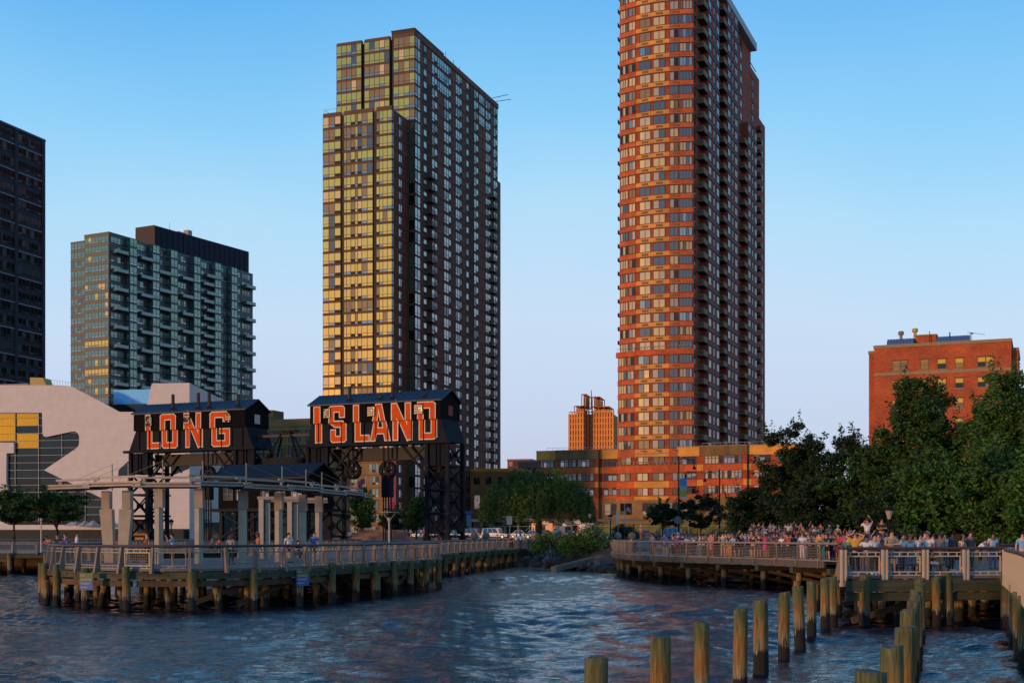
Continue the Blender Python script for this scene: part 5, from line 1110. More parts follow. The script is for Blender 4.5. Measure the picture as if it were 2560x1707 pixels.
# near right platform and the walkway that comes towards the viewer
F5 = [(19.8,76.5),(16.6,64),(13.1,50.9),(20.3,51.9)]; F6 = [(8.6,20),(15.1,38.0),(18.2,47.2),(20.1,51.6)]
pier('timber_platform', 'near right timber platform where people lean on the mesh railing', [(19.8,76.5),(13.1,50.9),(20.3,51.9),(8.6,20),(16,18),(28,50),(40,72),(33,82),(28,82)], ZD, [(13.3,50.9),(16.9,51.4),(20.3,51.9)], 3.55, inner=[(14.5+i*2,53+j*4) for i in range(5) for j in range(4)]+[(13+i*2.1,30+i*6) for i in range(4)])
LWR = MB().box(-3.5,3.7,-.25,.0,ZD-.62,ZD-.18).box(-3.5,3.7,-.12,.1,ZD-.98,ZD-.66); LWR.build('edge_beam', BEAM, [o for o in COL.objects if o.name.startswith('timber_platform')][0], (16.7-19.8,51.2-76.5,0), math.radians(8))
railing('cream mesh-panel railing across the front of the near right platform', [(13.15,50.95),(16.7,51.45),(20.3,51.95)], ZD, 1.72, post=MB().box(-.11,-.05,-.2,-.03,-.28,1.04).box(.05,.11,-.2,-.03,-.28,1.04).box(-.05,.05,-.16,-.05,-.2,1.0).box(-.14,.14,-.24,-.03,-.42,-.28), pm_=mat('cream_rail_paint', (0.74,0.57,0.40), .6, var=.08))
railing('taupe mesh railing on the left flank of the near right platform', [(19.7,76.3),(13.2,51.3)], ZD, 1.9)
railing('close-set slanting posts of the railing curving toward the viewer at right edge', F6, ZD, 0.8, post=fin_post(1.02,.55,.16,.11), panel=False, flip=False, pm_=mat('cream_rail_paint', (0.92,0.72,0.50)))
railing('weathered railing at the back right of the near platform', [(25.5,69),(44,71)], ZD, 2.0, flip=True)
# free-standing mooring piles in three rows
rows = [('left', [(1.145,17.7),(2.46,21.2),(3.7,24.9),(5.07,28.5),(6.5,33.4),(7.9,37.2),(9.2,40.9),(10.4,44.4),(11.97,48.9),(12.55,50.0)], .17),
        ('middle', [(4.47,15.95),(5.84,19.6),(7.12,23.3),(8.53,27.6),(9.89,31.6),(10.96,34.7),(12.3,38.8),(13.7,43.0),(15.0,47.0),(16.9,50.9)], .175),
        ('right', [(20.4,51.2),(19.3,50.0),(17.9,45.9),(16.5,41.9),(15.1,38.0),(13.9,34.6)], .2)]
ordn = ['nearest','second','third','fourth','fifth','sixth','seventh','eighth','ninth','farthest']
for nm, ps, rad in rows:
    ps = sorted(ps, key=lambda p: p[1])
    for i, (x, y) in enumerate(ps):
        me = pile_mesh(rad*random.uniform(.9,1.12), 2.0+random.uniform(-.06,.06), i*7+len(nm), 18, random.uniform(-.045,.045)).mesh('mooring_pile', [PILE, PTOP]); me.polygons.foreach_set('use_smooth', [len(p.vertices) == 4 for p in me.polygons])
        w = ordn[i] if i < len(ps)-1 else 'farthest'
        o = put('mooring_pile', me, None, (x, y, 0)); tag(o, f'weathered timber pile standing in the water, {w} of the {nm} row', 'pile', 'free-standing mooring piles')
        o.rotation_euler = (random.uniform(-.022,.022), random.uniform(-.022,.022), 0)
# rusty strap binding the corner piles
# ------------------------------------------------ metal canopy on the left pier
def canopy():
    CL = smooth([(-26,74.6),(-22.5,72.2),(-19.3,70.4),(-17,70.8),(-15.2,72.8),(-13.6,76.6),(-12.6,81),(-11.8,86),(-11.1,91)], 1)
    c = (-19.3,70.4); t = thing('pier_canopy', 'long curving grey metal canopy on paired concrete columns on the pier', 'canopy', (*c,ZD), 0)
    MET = mat('dull_zinc', (0.46,0.38,0.32), 0.5, metal=0.2, var=.15, scale=1.0); COLM = mat('warm_concrete_column', (0.64,0.52,0.40), 0.85, var=.14, scale=1.2, bump=.1)
    Lp = [(x-c[0],y-c[1]) for x, y in CL]; z = 4.25
    def off(i, d):
        a = Vector(Lp[max(i-1,0)]); b = Vector(Lp[min(i+1,len(Lp)-1)]); v = (b-a).normalized(); return (Lp[i][0]+v.y*d, Lp[i][1]-v.x*d)
    for i in range(0, len(Lp)-1, 2):
        j = min(i+2, len(Lp)-1); k = (i+j)//2; A = [off(i,1.0),off(j,1.0)]; B = [off(i,-.85),off(j,-.85)]; e = .04*(i % 4)
        m = MB(); v = Vector((A[1][0]-A[0][0],A[1][1]-A[0][1],0)).normalized()*.28
        A0 = (A[0][0]-v.x,A[0][1]-v.y); A1 = (A[1][0]+v.x,A[1][1]+v.y)
        # shallow curved tray: underside curved, upturned front lip
        prof = [(1.0,.17),(.92,0.04),(.5,-.05),(0,-.08),(-.5,-.04),(-1,.10)]
        for (p0,q0),(p1,q1) in zip(prof, prof[1:]):
            f = lambda s, E: tuple((E[0][q]*(1+s)/2+E[1][q]*(1-s)/2) for q in range(2))
            a0 = f(p0,((A0),(B[0]))); a1 = f(p1,((A0),(B[0]))); b0 = f(p0,((A1),(B[1]))); b1 = f(p1,((A1),(B[1])))
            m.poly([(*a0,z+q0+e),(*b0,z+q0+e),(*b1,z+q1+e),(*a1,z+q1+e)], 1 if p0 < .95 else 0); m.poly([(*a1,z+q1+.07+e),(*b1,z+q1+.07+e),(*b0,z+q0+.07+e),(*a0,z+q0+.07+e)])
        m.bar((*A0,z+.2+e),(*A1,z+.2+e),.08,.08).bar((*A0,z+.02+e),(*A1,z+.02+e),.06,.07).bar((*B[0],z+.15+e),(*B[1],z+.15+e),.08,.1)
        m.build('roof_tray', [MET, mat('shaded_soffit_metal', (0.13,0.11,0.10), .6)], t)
        o0, o1 = off(i,.4), off(j,.4); q = v*1.2
        MB().bar((o0[0]-q.x,o0[1]-q.y,z+.52+e),(o1[0]+q.x,o1[1]+q.y,z+.52+e),.09,.12).bar((*o0,z+.05),(*o0,z+.52),.12).build('ridge_beam', MET, t)
    cols = [(272,74.5,-.9),(312,74.0,.9),(398,70.8,0),(498,71.6,0),(607,73.6,0),(697,77.2,0),(757,81.0,0),(797,84.5,0)]
    for px, d, lean in cols:
        x, y = WX(px,d)-c[0], d-c[1]; w = .21
        MB().prism([(x-w,y-.2),(x+w*.2,y-.24),(x+w,y+.1),(x+w*.5,y+.3),(x-w,y+.28)],0,3.1).build('column', COLM, t) if not lean else MB().yprism([(x-.26-lean*.1,0),(x+.26-lean*.1,0),(x+.36+lean*.12,3.1),(x-.36+lean*.12,3.1)], y-.28, y+.28).build('column', COLM, t)
        MB().prism([(x-w-.02+lean*.15,y-.24),(x+w+.04+lean*.15,y-.26),(x+w+.04+lean*.15,y+.32),(x-w-.02+lean*.15,y+.32)],3.12,4.16).build('column_head', MET, t)
        MB().tube((x+.2,y,4.2),(x+.2,y,5.75),.04,.035,7).build('mast', GALV, t)
        MB().tube((x+.2,y,5.7),((x-2.6,y+1.2,4.75) if px < 400 else (x+2.2,y+2.2,4.75)),.011,.011,4).build('stay_cable', GALV, t)
    return t
canopy()
def arbour(px, d, nm):
    t = thing('steel_portal', nm, 'portal frame', (WX(px,d),d,ZD), 0, 'portal frames behind the canopy'); GA = mat('warm_concrete_column', (0.47,0.38,0.29))
    m = [MB().box(-.2,.12,-.15,.15,0,4.0), MB().box(.2,.5,.1,.4,0,3.8)]
    for q in m: q.build('column', GA, t)
    MB().box(-.3,2.6,-.12,.12,4.02,4.22).box(-.3,2.6,.2,.35,3.85,4.0).build('top_beam', mat('dull_zinc', (0.33,0.27,0.23)), t); MB().tube((.1,0,4.2),(.1,0,5.0),.04,.04,6).build('mast', GALV, t)
arbour(655, 87, 'left of two pale steel portal frames behind the canopy'); arbour(726, 90, 'right of two pale steel portal frames behind the canopy')
# notices hung on the pier piles
def notice(px, py, d, label, rz):
    t = thing('notice_board', label, 'sign', (WX(px,d), d, WZ(py,d)), rz, 'notices on the pier'); W, H = .68, .82; ty = -.022
    MB().box(-W/2,W/2,-.02,.02,0,H/2).build('lower_panel', mat('blue_sign_face', (0.055,0.15,0.45), 0.5), t); MB().box(-W/2,W/2,-.02,.02,H/2+.002,H).build('upper_panel', mat('green_sign_face', (0.16,0.19,0.055), 0.5), t)
    wt = mat('white_lettering', (0.75,0.76,0.8), 0.6)
    for s, z in (('No',.70),('mooring',.51),('Shallow',.32),('water',.14)): text(s, .15, wt, t, (-W/2+.06,ty,z), align='LEFT', ext=.002)
notice(216, 1474, 61.7, 'green and blue no mooring notice at the left end of the pier', math.radians(-6)); notice(757, 1463, 64.4, 'green and blue shallow water notice near the middle of the pier', math.radians(35))
# ------------------------------------------------ trees, willow, shrubs
def leafmat(name, col, var=0.45):
    m = mat(name, col, 0.75, spec=0.25); n = m.node_tree.nodes; l = m.node_tree.links; b = n['Principled BSDF']
    tc = n.new('ShaderNodeTexCoord'); nz = n.new('ShaderNodeTexNoise'); nz.inputs['Scale'].default_value = 0.9; nz.inputs['Detail'].default_value = 4; l.new(tc.outputs['Object'], nz.inputs['Vector'])
    nw = n.new('ShaderNodeTexWhiteNoise'); ge = n.new('ShaderNodeNewGeometry'); l.new(ge.outputs['Random Per Island'], nw.inputs['Vector'])
    ad = n.new('ShaderNodeMath'); ad.operation = 'MULTIPLY_ADD'; ad.inputs[1].default_value = 0.3; l.new(nw.outputs['Value'], ad.inputs[0]); l.new(nz.outputs[0], ad.inputs[2])
    cr = n.new('ShaderNodeValToRGB'); cr.color_ramp.elements[0].position = .45; cr.color_ramp.elements[1].position = .95
    cr.color_ramp.elements[0].color = (*[c*(1-var) for c in col],1); cr.color_ramp.elements[1].color = (col[0]*1.7,col[1]*1.5,col[2]*1.1,1); l.new(ad.outputs[0], cr.inputs[0]); l.new(cr.outputs[0], b.inputs['Base Color'])
    return m
LEAF = leafmat('dark_green_leaf', (0.028,0.070,0.017)); LEAF2 = leafmat('mid_green_leaf', (0.040,0.105,0.022)); WLEAF = leafmat('willow_leaf', (0.055,0.105,0.022)); LEAF3 = leafmat('black_green_leaf', (0.016,0.036,0.012))
BARK = mat('grey_brown_bark', (0.06,0.045,0.032), 0.95, var=.4, scale=3, bump=.5, bscale=12, stretch=(2,2,.5))
def leaves(name, pts, size, material, parent, seed=0, hang=0.0, aspect=0.55):
    """pts (n,3): one small folded leaf spray at each point"""
    g = np.random.default_rng(seed); n = len(pts); s = size*g.uniform(.55,1.35,(n,1))
    d = g.normal(size=(n,3)); d[:,2] = d[:,2]*.6-.25-hang; d /= np.linalg.norm(d,axis=1,keepdims=True)
    u = g.normal(size=(n,3)); u[:,2] += .8; w = np.cross(d,u); w /= np.linalg.norm(w,axis=1,keepdims=True)+1e-9; nn = np.cross(w,d)
    a = pts-d*s*.5; b = pts+d*s*.5; m1 = pts+w*s*aspect*.5+nn*s*.12; m2 = pts-w*s*aspect*.5+nn*s*.12
    V = np.stack([a,m1,b,m2],1).reshape(-1,3); F = np.arange(n*4).reshape(-1,4)
    F2 = np.concatenate([F[:,[0,1,2]],F[:,[0,2,3]]]); me = np_mesh(name, V, F2); me.materials.append(material); return put(name, me, parent)
def tree(label, px, top, d, wpx, name='tree', leaf=LEAF, base=2.4, n=16000, size=.34, clump=.9, seed=1, lowfrac=.16, lean=0.0, nclump=90, cone=0.0, group='trees behind the crowd', trunk=.2, flat=1.0, cat='tree'):
    """tapered trunk, limbs reaching out to leaf clumps scattered unevenly through the crown"""
    X = WX(px,d); H = WZ(top,d)-base; R = wpx/FPX*d/2; g = np.random.default_rng(seed)
    t = thing(name, label, cat, (X,d,base), 0, group); z0 = H*lowfrac
    C = []
    while len(C) < nclump:
        p = g.uniform(-1,1,3)
        if np.linalg.norm(p) > 1: continue
        if np.linalg.norm(p) < .35 and g.random() < .7: continue
        zz = z0+(p[2]*.5+.5)*(H-z0-clump*.5); f = (zz-z0)/(H-z0); shrink = 1-cone*f
        wob = 1+.28*math.sin(3*math.atan2(p[1],p[0])+seed)+.16*math.sin(7*f*3+seed*2)
        C.append((p[0]*R*shrink*wob*.9+lean*f, p[1]*R*shrink*wob*.9, zz))
    C = np.array(C); per = n//nclump; P = []; 
    for c in C:
        k = int(per*g.uniform(.45,1.5)); q = g.normal(size=(k,3)); q /= np.linalg.norm(q,axis=1,keepdims=True); q *= (g.uniform(0,1,(k,1))**.45)*clump*g.uniform(.6,1.25); q[:,2] *= .62*flat; P.append(c+q)
    # a few stray shoots break the outline
    for c in C[g.integers(0,len(C),int(nclump*.9))]:
        o = c-np.array([0,0,H*.5]); o[2] = abs(o[2])+.4; o /= np.linalg.norm(o)+1e-9; k = 16; P.append(c+o*np.linspace(.6,1.7,k)[:,None]*clump+g.normal(size=(k,3))*.13)
    P = np.concatenate(P); P[:,2] = np.maximum(P[:,2],.12); leaves('crown', P, size, leaf, t, seed)
    tr = MB(); bends = [(g.normal()*.05*R+lean*f, g.normal()*.05*R, H*.8*f) for f in (0,.2,.4,.65,.9)]; bends[0] = (0,0,-.2); tr.pipe(bends, [trunk*1.25,trunk,trunk*.8,trunk*.5,trunk*.15], 8)
    for c in C[:26]:
        f = g.uniform(.25,.75); s = Vector(bends[1]).lerp(Vector(bends[3]), f*.9); e = Vector(c); m = s.lerp(e,.5)+Vector((0,0,.12*(e-s).length)); tr.pipe([s,m,e],[trunk*.45,trunk*.28,trunk*.08],5)
    tr.build('trunk', BARK, t, smooth=True); return t
T = tree
T('spiky dark tree at the left end of the tree mass beside the podium', 1990,1046,122,150, n=27000, seed=11, leaf=LEAF3, lowfrac=.05, size=.29, nclump=120)
T('round dark tree second from the left of the tree mass', 2108,1080,120,165, n=27000, seed=12, leaf=LEAF3, size=.29, nclump=120, lowfrac=.05)
T('tallest ragged green tree in front of the brick apartment block', 2305,935,104,255, n=46000, seed=13, leaf=LEAF, nclump=160, size=.28, cone=.3, lowfrac=.08, clump=1.0)
T('big green tree cut by the right picture edge', 2510,915,98,250, n=44000, seed=14, leaf=LEAF2, nclump=160, size=.27, cone=.25, lowfrac=.08, clump=1.0)
T('tree leaning in from beyond the right edge', 2640,905,92,260, n=18000, seed=15, leaf=LEAF, nclump=100, cone=.2, lowfrac=.1)
T('low dark tree at the left foot of the tree mass', 1892,1212,128,150, n=15000, seed=16, leaf=LEAF3, lowfrac=.05)
T('bushy tree filling the gap under the tallest tree', 2185,1090,108,210, n=20000, seed=17, leaf=LEAF, lowfrac=.02, nclump=110)
T('bright green low tree nearest behind the railing at right', 2400,1085,88,290, n=26000, seed=18, leaf=LEAF2, lowfrac=.0, nclump=130, size=.30)
T('dense low tree filling the right edge behind the platform', 2570,1140,84,240, n=20000, seed=19, leaf=LEAF2, lowfrac=.0, nclump=110, size=.3)
T('broad dark undergrowth tree behind the bridge crowd', 2050,1190,112,220, n=18000, seed=20, leaf=LEAF3, lowfrac=.0, nclump=110)
T('leafy shrub tree low behind the leaning crowd', 2270,1210,92,230, n=17000, seed=31, leaf=LEAF3, lowfrac=.0, nclump=110)
T('small street tree in front of the podium, left of the banner mast', 1655,1255,200,95, n=7000, seed=21, leaf=LEAF3, base=2.9, size=.36, lowfrac=.3, nclump=42, trunk=.1, group='street trees', clump=.8)
T('small street tree in front of the podium, right of the banner mast', 1752,1230,196,110, n=7500, seed=22, leaf=LEAF3, base=2.9, size=.36, lowfrac=.25, nclump=42, trunk=.1, group='street trees', clump=.8)
T('bright young tree seen through the ISLAND gantry, left', 906,1216,176,88, n=9000, seed=23, leaf=LEAF2, base=2.9, size=.30, cone=.5, lowfrac=.18, nclump=60, trunk=.12, group='plaza trees', clump=.75)
T('young tree seen through the ISLAND gantry, beside the right leg', 1040,1236,186,70, n=7000, seed=24, leaf=LEAF, base=2.9, size=.32, cone=.3, lowfrac=.18, nclump=50, trunk=.12, group='plaza trees', clump=.75)
T('dark small tree behind the counterweight under ISLAND', 985,1268,190,60, n=5000, seed=25, leaf=LEAF3, base=2.9, size=.32, lowfrac=.2, nclump=36, trunk=.1, group='plaza trees', clump=.7)
T('flat-topped spreading tree at the far left before the library', 35,1224,150,185, n=15000, seed=26, leaf=LEAF, base=2.9, size=.28, lowfrac=.36, nclump=95, trunk=.14, group='library trees', clump=.7, flat=.7)
T('flat-topped spreading tree second from the left before the library', 140,1222,146,175, n=14000, seed=27, leaf=LEAF, base=2.9, size=.28, lowfrac=.36, nclump=95, trunk=.14, group='library trees', clump=.7, flat=.7)
T('spreading tree cut by the left picture edge before the library', -60,1226,152,170, n=9000, seed=28, leaf=LEAF, base=2.9, size=.3, lowfrac=.36, nclump=70, trunk=.14, group='library trees', clump=.7, flat=.7)
def willow():
    d = 178.0; t = thing('willow_tree', 'broad drooping willow left of the podium building', 'tree', (WX(1345,d),d,2.9)); g = np.random.default_rng(40); H = WZ(1166,d)-2.9; R = 290/FPX*d/2; P = []
    for k in range(900):
        a = g.uniform(0,2*math.pi); r = R*math.sqrt(g.uniform(0.02,1)); zt = H*(1-.42*(r/R)**2)*g.uniform(.80,1.02)+.35*math.sin(a*5)+.3*math.sin(r*2.2); ln = g.uniform(1.6,4.2); n = int(ln*15); s = np.linspace(0,1,n)
        x = (r+.5*s)*math.cos(a)*1.0; y = (r+.5*s)*math.sin(a)*.8; z = np.maximum(zt-s*ln, 2.0+g.uniform(0,.9)); P.append(np.stack([x,y,z],1)+g.normal(size=(n,3))*.16)
    P = np.concatenate(P); leaves('crown', P, .34, WLEAF, t, 40, hang=1.2, aspect=.35)
    tr = MB().pipe([(0,0,-.2),(.2,0,2),(-.1,.2,4),(.2,0,6.5)],[.5,.4,.3,.1],9)
    for k in range(9): a = k*.7; tr.pipe([(0,.1,2.6),(R*.3*math.cos(a),R*.25*math.sin(a),5.6),(R*.7*math.cos(a),R*.55*math.sin(a),6.3)],[.2,.13,.04],6)
    tr.build('trunk', BARK, t, smooth=True)
willow()
def shrub(label, px, d, w, h, base, seed, leaf=LEAF2, n=5000, size=.2, flowers=False, depth=2.4):
    t = thing('shrub', label, 'shrub', (WX(px,d),d,base), 0, 'shrubs'); g = np.random.default_rng(seed); P = []
    for k in range(46):
        a = g.uniform(-1,1); c = np.array([a*w/2, g.uniform(-.5,.5)*depth, g.uniform(.1,1)*h*(1-.55*a*a)]); m = n//46; q = g.normal(size=(m,3))*np.array([.42,.42,.26]); P.append(c+q)
    P = np.concatenate(P); P[:,2] = np.maximum(P[:,2],.03); leaves('foliage', P, size, leaf, t, seed)
    st = MB()
    for k in range(9): a = g.uniform(-.45,.45)*w; st.pipe([(a*.6,0,-.3),(a*.8,g.uniform(-.4,.4),h*.4),(a,g.uniform(-.6,.6),h*.75)],[.05,.035,.015],5)
    st.build('stem', BARK, t)
    if flowers: leaves('blossom', P[g.integers(0,len(P),150)]+np.array([0,-.15,.1]), .13, mat('pale_blossom', (0.6,0.58,0.42), .8), t, seed+1)
shrub('broad flowering shrub on the rocky bank, left half', 1390,137,4.6,2.3,1.55,50,flowers=True,n=6500); shrub('broad flowering shrub on the rocky bank, right half', 1470,134,5.2,2.7,1.5,51,flowers=True,n=7500)
shrub('dark hedge shrub behind the left part of the bridge crowd', 1850,140,6.5,2.4,2.4,52,leaf=LEAF,n=6000); shrub('round shrub beside the podium scaffolding', 1560,205,3.6,2.2,2.9,53,leaf=LEAF3,n=3000,size=.28)
def rocks():
    t = thing('rock_bank', 'tumbled brown boulders on the bank between the piers', 'rocks', (4,140,0)); g = random.Random(6); R = [mat('tan_rock', (0.24,0.16,0.09), .95, var=.4, scale=2, bump=.5), mat('grey_rock', (0.20,0.17,0.15), .95, var=.4, scale=2, bump=.5), mat('dark_wet_rock', (0.030,0.026,0.022), .7, var=.4, scale=2, bump=.5)]
    ms = []
    for k in range(8):
        bm = bmesh.new(); bmesh.ops.create_icosphere(bm, subdivisions=2, radius=.5)
        for v in bm.verts: v.co *= 1+.28*math.sin(v.co.x*7+k)*math.cos(v.co.y*6+k*2)+g.uniform(-.07,.07); v.co.z *= .65
        for q in range(3):
            me = bpy.data.meshes.new('rock'); bm.to_mesh(me); me.materials.append(R[q]); ms.append(me)
        bm.free()
    for k in range(240):
        f = g.random(); P = [(1.5,147),(4,141),(8,128),(12,116),(17,107),(23,99),(28,90)]; i = min(int(f*6),5); u = f*6-i; x = P[i][0]+(P[i+1][0]-P[i][0])*u; y = P[i][1]+(P[i+1][1]-P[i][1])*u; q = g.uniform(-1.3,2.6); s = g.uniform(.7,2.0)
        z = .05+max(0,q+1.3)*.36; b = 2 if z < .5 else g.choice((0,0,1)); o = put('rock', ms[g.randrange(8)*3+b], t, (x+q*.75-4,y+q*.75-140,z)); o.scale = (s,s*g.uniform(.7,1.1),s*g.uniform(.6,1)); o.rotation_euler = (g.uniform(-.4,.4),g.uniform(-.4,.4),g.uniform(0,6))
    # concrete flood wall and slanting ramp kerb
    w = thing('sea_wall', 'tan concrete wall with block pier at the bank top', 'wall', (WX(1300,150),150,0)); CM = mat('tan_concrete', (0.34,0.24,0.16), .9, var=.25, scale=.7, bump=.2)
    MB().box(-.9,.9,-.6,.6,.8,3.1).build('block_pier', CM, w); MB().bar((0.9,0,2.5),(10.0,-9,2.5),.5,.9).build('wall_run', CM, w); MB().bar((9.2,-10,2.2),(10.2,-28,2.3),.6,1.3).build('wall_run', CM, w); MB().bar((9.6,-17,1.55),(3.2,-23,.2),.8,.5).build('ramp_kerb', CM, w)
rocks()
# ------------------------------------------------ street furniture, vehicles
def y_lamp(px, d, top, base, label):
    h = WZ(top,d)-base; t = thing('lamp_post', label, 'lamp post', (WX(px,d),d,base), 0, 'white lamp posts'); W = mat('white_lamp_paint', (0.62,0.58,0.54), .5)
    MB().tube((0,0,0),(0,0,h-1.0),.09,.08,8).lathe([(.09,0),(.26,.45),(.28,.5)],10,c=(0,0,h-1.1)).build('pole', W, t)
    MB().bar((-.2,0,h-.65),(-.72,0,h-.05),.035).bar((.2,0,h-.65),(.72,0,h-.05),.035).build('arm', W, t); MB().lathe([(.95,0),(1.0,.04),(.95,.08)],16,c=(0,0,h-.08)).build('reflector', W, t)
y_lamp(973,132,1279,ZD,'white lamp post in front of the ISLAND counterweight'); y_lamp(1139,146,1284,ZD,'white lamp post beside the right ISLAND leg'); y_lamp(1274,165,1291,2.9,'white lamp post in front of the white parked cars')
def slim_lamp(px, d, top, base, label):
    h = WZ(top,d)-base; t = thing('lamp_post', label, 'lamp post', (WX(px,d),d,base), 0, 'white lamp posts'); MB().tube((0,0,0),(0,0,h),.08,.06,8).build('pole', mat('white_lamp_paint', (0.62,0.58,0.54)), t); MB().lathe([(.05,0),(.12,.1),(.12,.3),(.03,.36)],8,c=(0,0,h)).build('lamp_head', WHFRAME, t); MB().box(.05,.5,-.05,.05,h*.42,h*.42+.1).build('bracket', BLKSTEEL, t)
slim_lamp(103,116.5,1304,ZD,'slim white post on the far left boardwalk')
def lantern(px, d, top, label, base=2.9):
    h = WZ(top,d)-base; t = thing('park_lantern', label, 'lantern', (WX(px,d),d,base), 0, 'park lanterns'); MB().lathe([(.22,0),(.22,.25),(.09,.5),(.07,h-.95),(.12,h-.9)],10).build('pole', BLKSTEEL, t)
    MB().lathe([(.10,h-.9),(.26,h-.35)],8).build('lamp_glass', mat('frosted_lamp_glass', (0.55,0.45,0.30), .4), t); MB().lathe([(.36,h-.35),(.24,h-.16),(.06,h-.08),(.03,h)],8).build('lamp_cap', BLKSTEEL, t)
lantern(1475,170,1277,'black park lantern beside the food truck'); lantern(1526,168,1284,'black park lantern in front of the podium base'); lantern(2223,82,1262,'black park lantern among the trees behind the crowd',2.3); lantern(428,152,1296,'black park lantern before the white library wall'); lantern(1204-203,182,1290,'black park lantern under the ISLAND gantry')
def street_mast(px, d, top, side, label, banner=False):
    h = WZ(top,d)-2.9; t = thing('street_lamp', label, 'street lamp', (WX(px,d),d,2.9), 0, 'tall street lamps'); MB().tube((0,0,0),(0,0,h),.14,.08,8).build('pole', BLKSTEEL, t)
    MB().bar((0,0,h-.35),(side*2.1,0,h-.5),.1).bar((0,0,h-1.1),(side*1.2,0,h-.45),.06).build('arm', BLKSTEEL, t); MB().tube((side*2.1,0,h-.45),(side*2.2,0,h-1.5),.06,.06,6).lathe([(.12,.35),(.3,0),(.1,-.08)],10,c=(side*2.2,0,h-1.8)).build('lamp_head', BLKSTEEL, t)
    if banner:
        b = tag(thing('street_banner', 'blue to yellow cloth banner on the tall black street lamp', 'banner', (WX(px,d)+.15,d,WZ(1246,d)))); w, H = 1.0, WZ(1195,d)-WZ(1246,d)
        for z0, z1, c, nm in ((.0,.1,(.6,.62,.62),'white_band'),(.1,.4,(.52,.46,.05),'yellow_band'),(.4,.62,(.42,.55,.42),'print_band'),(.62,1,(.07,.34,.68),'blue_band')): MB().box(0,w,-.02,.02,z0*H+.002,z1*H).build(nm, mat('banner_'+nm, c, .7, var=.08), b)
    return t
street_mast(1697,182,1140,1,'tall black street lamp with banner in front of the podium',True); street_mast(1799,190,1172,-1,'tall black street lamp near the trees, arm to the left')
def pole_sign(px, d, label, build, h=2.6):
    t = thing('road_sign', label, 'sign', (WX(px,d),d,2.9)); MB().tube((0,.05,0),(0,.05,h),.035,.035,6).build('pole', mat('grey_pole', (0.2,0.2,0.2), .5), t); build(t, h); return t
def ngon(n, r, z, rot): return [(r*math.cos(2*math.pi*k/n+rot), z+r*math.sin(2*math.pi*k/n+rot)) for k in range(n)]
def b_stop(t, h):
    MB().yprism(ngon(8,.42,h,math.pi/8),-.02,.02).build('plate', mat('stop_red', (0.55,0.02,0.03), .5), t); text('STOP', .3, mat('white_lettering', (0.75,0.76,0.8), .6), t, (0,-.026,h)); MB().box(-.35,.35,-.02,.02,h+.55,h+.8).build('street_plate', mat('street_green', (0.02,0.2,0.13), .5), t)
pole_sign(1204,190,'red octagonal STOP sign under a green street plate', b_stop, 2.9)
def b_ped(t, h): MB().yprism(ngon(4,.48,h,0),-.02,.02).build('plate', mat('sign_orange', (0.78,0.32,0.03), .5), t); MB().box(-.12,.12,-.03,-.022,h-.22,h+.12).yprism(ngon(8,.1,h+.2,0),-.03,-.022).build('symbol', mat('sign_red', (0.45,0.03,0.02), .5), t)
pole_sign(1625,176,'orange diamond warning sign with red figure before the podium', b_ped, 2.6)
def b_white(t, h): MB().box(-.35,.35,-.02,.02,h-1.1,h).build('plate', mat('white_sign', (0.6,0.56,0.55), .6), t)
pole_sign(1273,164,'plain white notice on the lamp post before the white cars', b_white, 3.1)
def b_bus(t, h): MB().box(-.25,.25,-.02,.02,h-1.5,h-.02).build('plate', mat('grey_notice', (0.5,0.48,0.46), .6), t); MB().box(-.25,.25,-.025,.025,h,h+.35).build('top_plate', mat('lime_plate', (0.45,0.6,0.05), .6), t)
pole_sign(1545,172,'tall grey notice with lime top plate beside the lantern', b_bus, 3.6)
def b_back(t, h): MB().yprism(ngon(8,.55,h,math.pi/8),-.02,.02).build('plate', mat('sign_back_grey', (0.18,0.17,0.17), .6), t)
pole_sign(1694,175,'grey back of an octagonal sign on the banner mast', b_back, 2.7)
def b_blue(t, h): MB().box(-.5,.5,-.03,.03,h-.6,h).build('plate', mat('blue_sign_face', (0.055,0.15,0.45)), t); MB().box(-.35,.35,-.03,.03,h-2.3,h-.64).build('lower_plate', mat('pale_blue_plate', (0.3,0.36,0.45), .6), t)
pole_sign(1172,188,'blue topped information panel beside the right ISLAND leg', b_blue, 4.2)
def flag(px, d, top, label, half):
    h = WZ(top,d)-2.9; t = thing('flagpole', label, 'flag', (WX(px,d),d,2.9), 0, 'flags'); MB().tube((0,0,0),(0,0,h),.06,.04,8).lathe([(.02,0),(.08,.06),(.02,.14)],8,c=(0,0,h)).build('pole', mat('white_lamp_paint', (0.62,0.58,0.54)), t)
    s = 1 if half > 0 else -1; w, H, n = abs(half), abs(half)*.62, 10; rd, wh, bl = mat('flag_red', (0.45,0.03,0.06), .8), mat('flag_white', (0.6,0.55,0.55), .8), mat('flag_blue', (0.03,0.04,0.16), .8); m = MB()
    def P(u, v): return (s*u*w*.82, .12*math.sin(u*7), h-.2-v*H-u*u*.55*w+.05*math.sin(u*9))
    for i in range(n):
        for j in range(7):
            u0,u1,v0,v1 = i/n,(i+1)/n,j/7,(j+1)/7; m.poly([P(u0,v1),P(u1,v1),P(u1,v0),P(u0,v0)], 2 if (u0 < .4 and j < 4) else j % 2)
    m.build('cloth', [rd,wh,bl], t)
flag(1561,205,1259,'flagpole with a small striped flag before the podium base', 1.3); flag(914,182,1192,'flagpole with striped flag seen through the ISLAND gantry', -2.2)
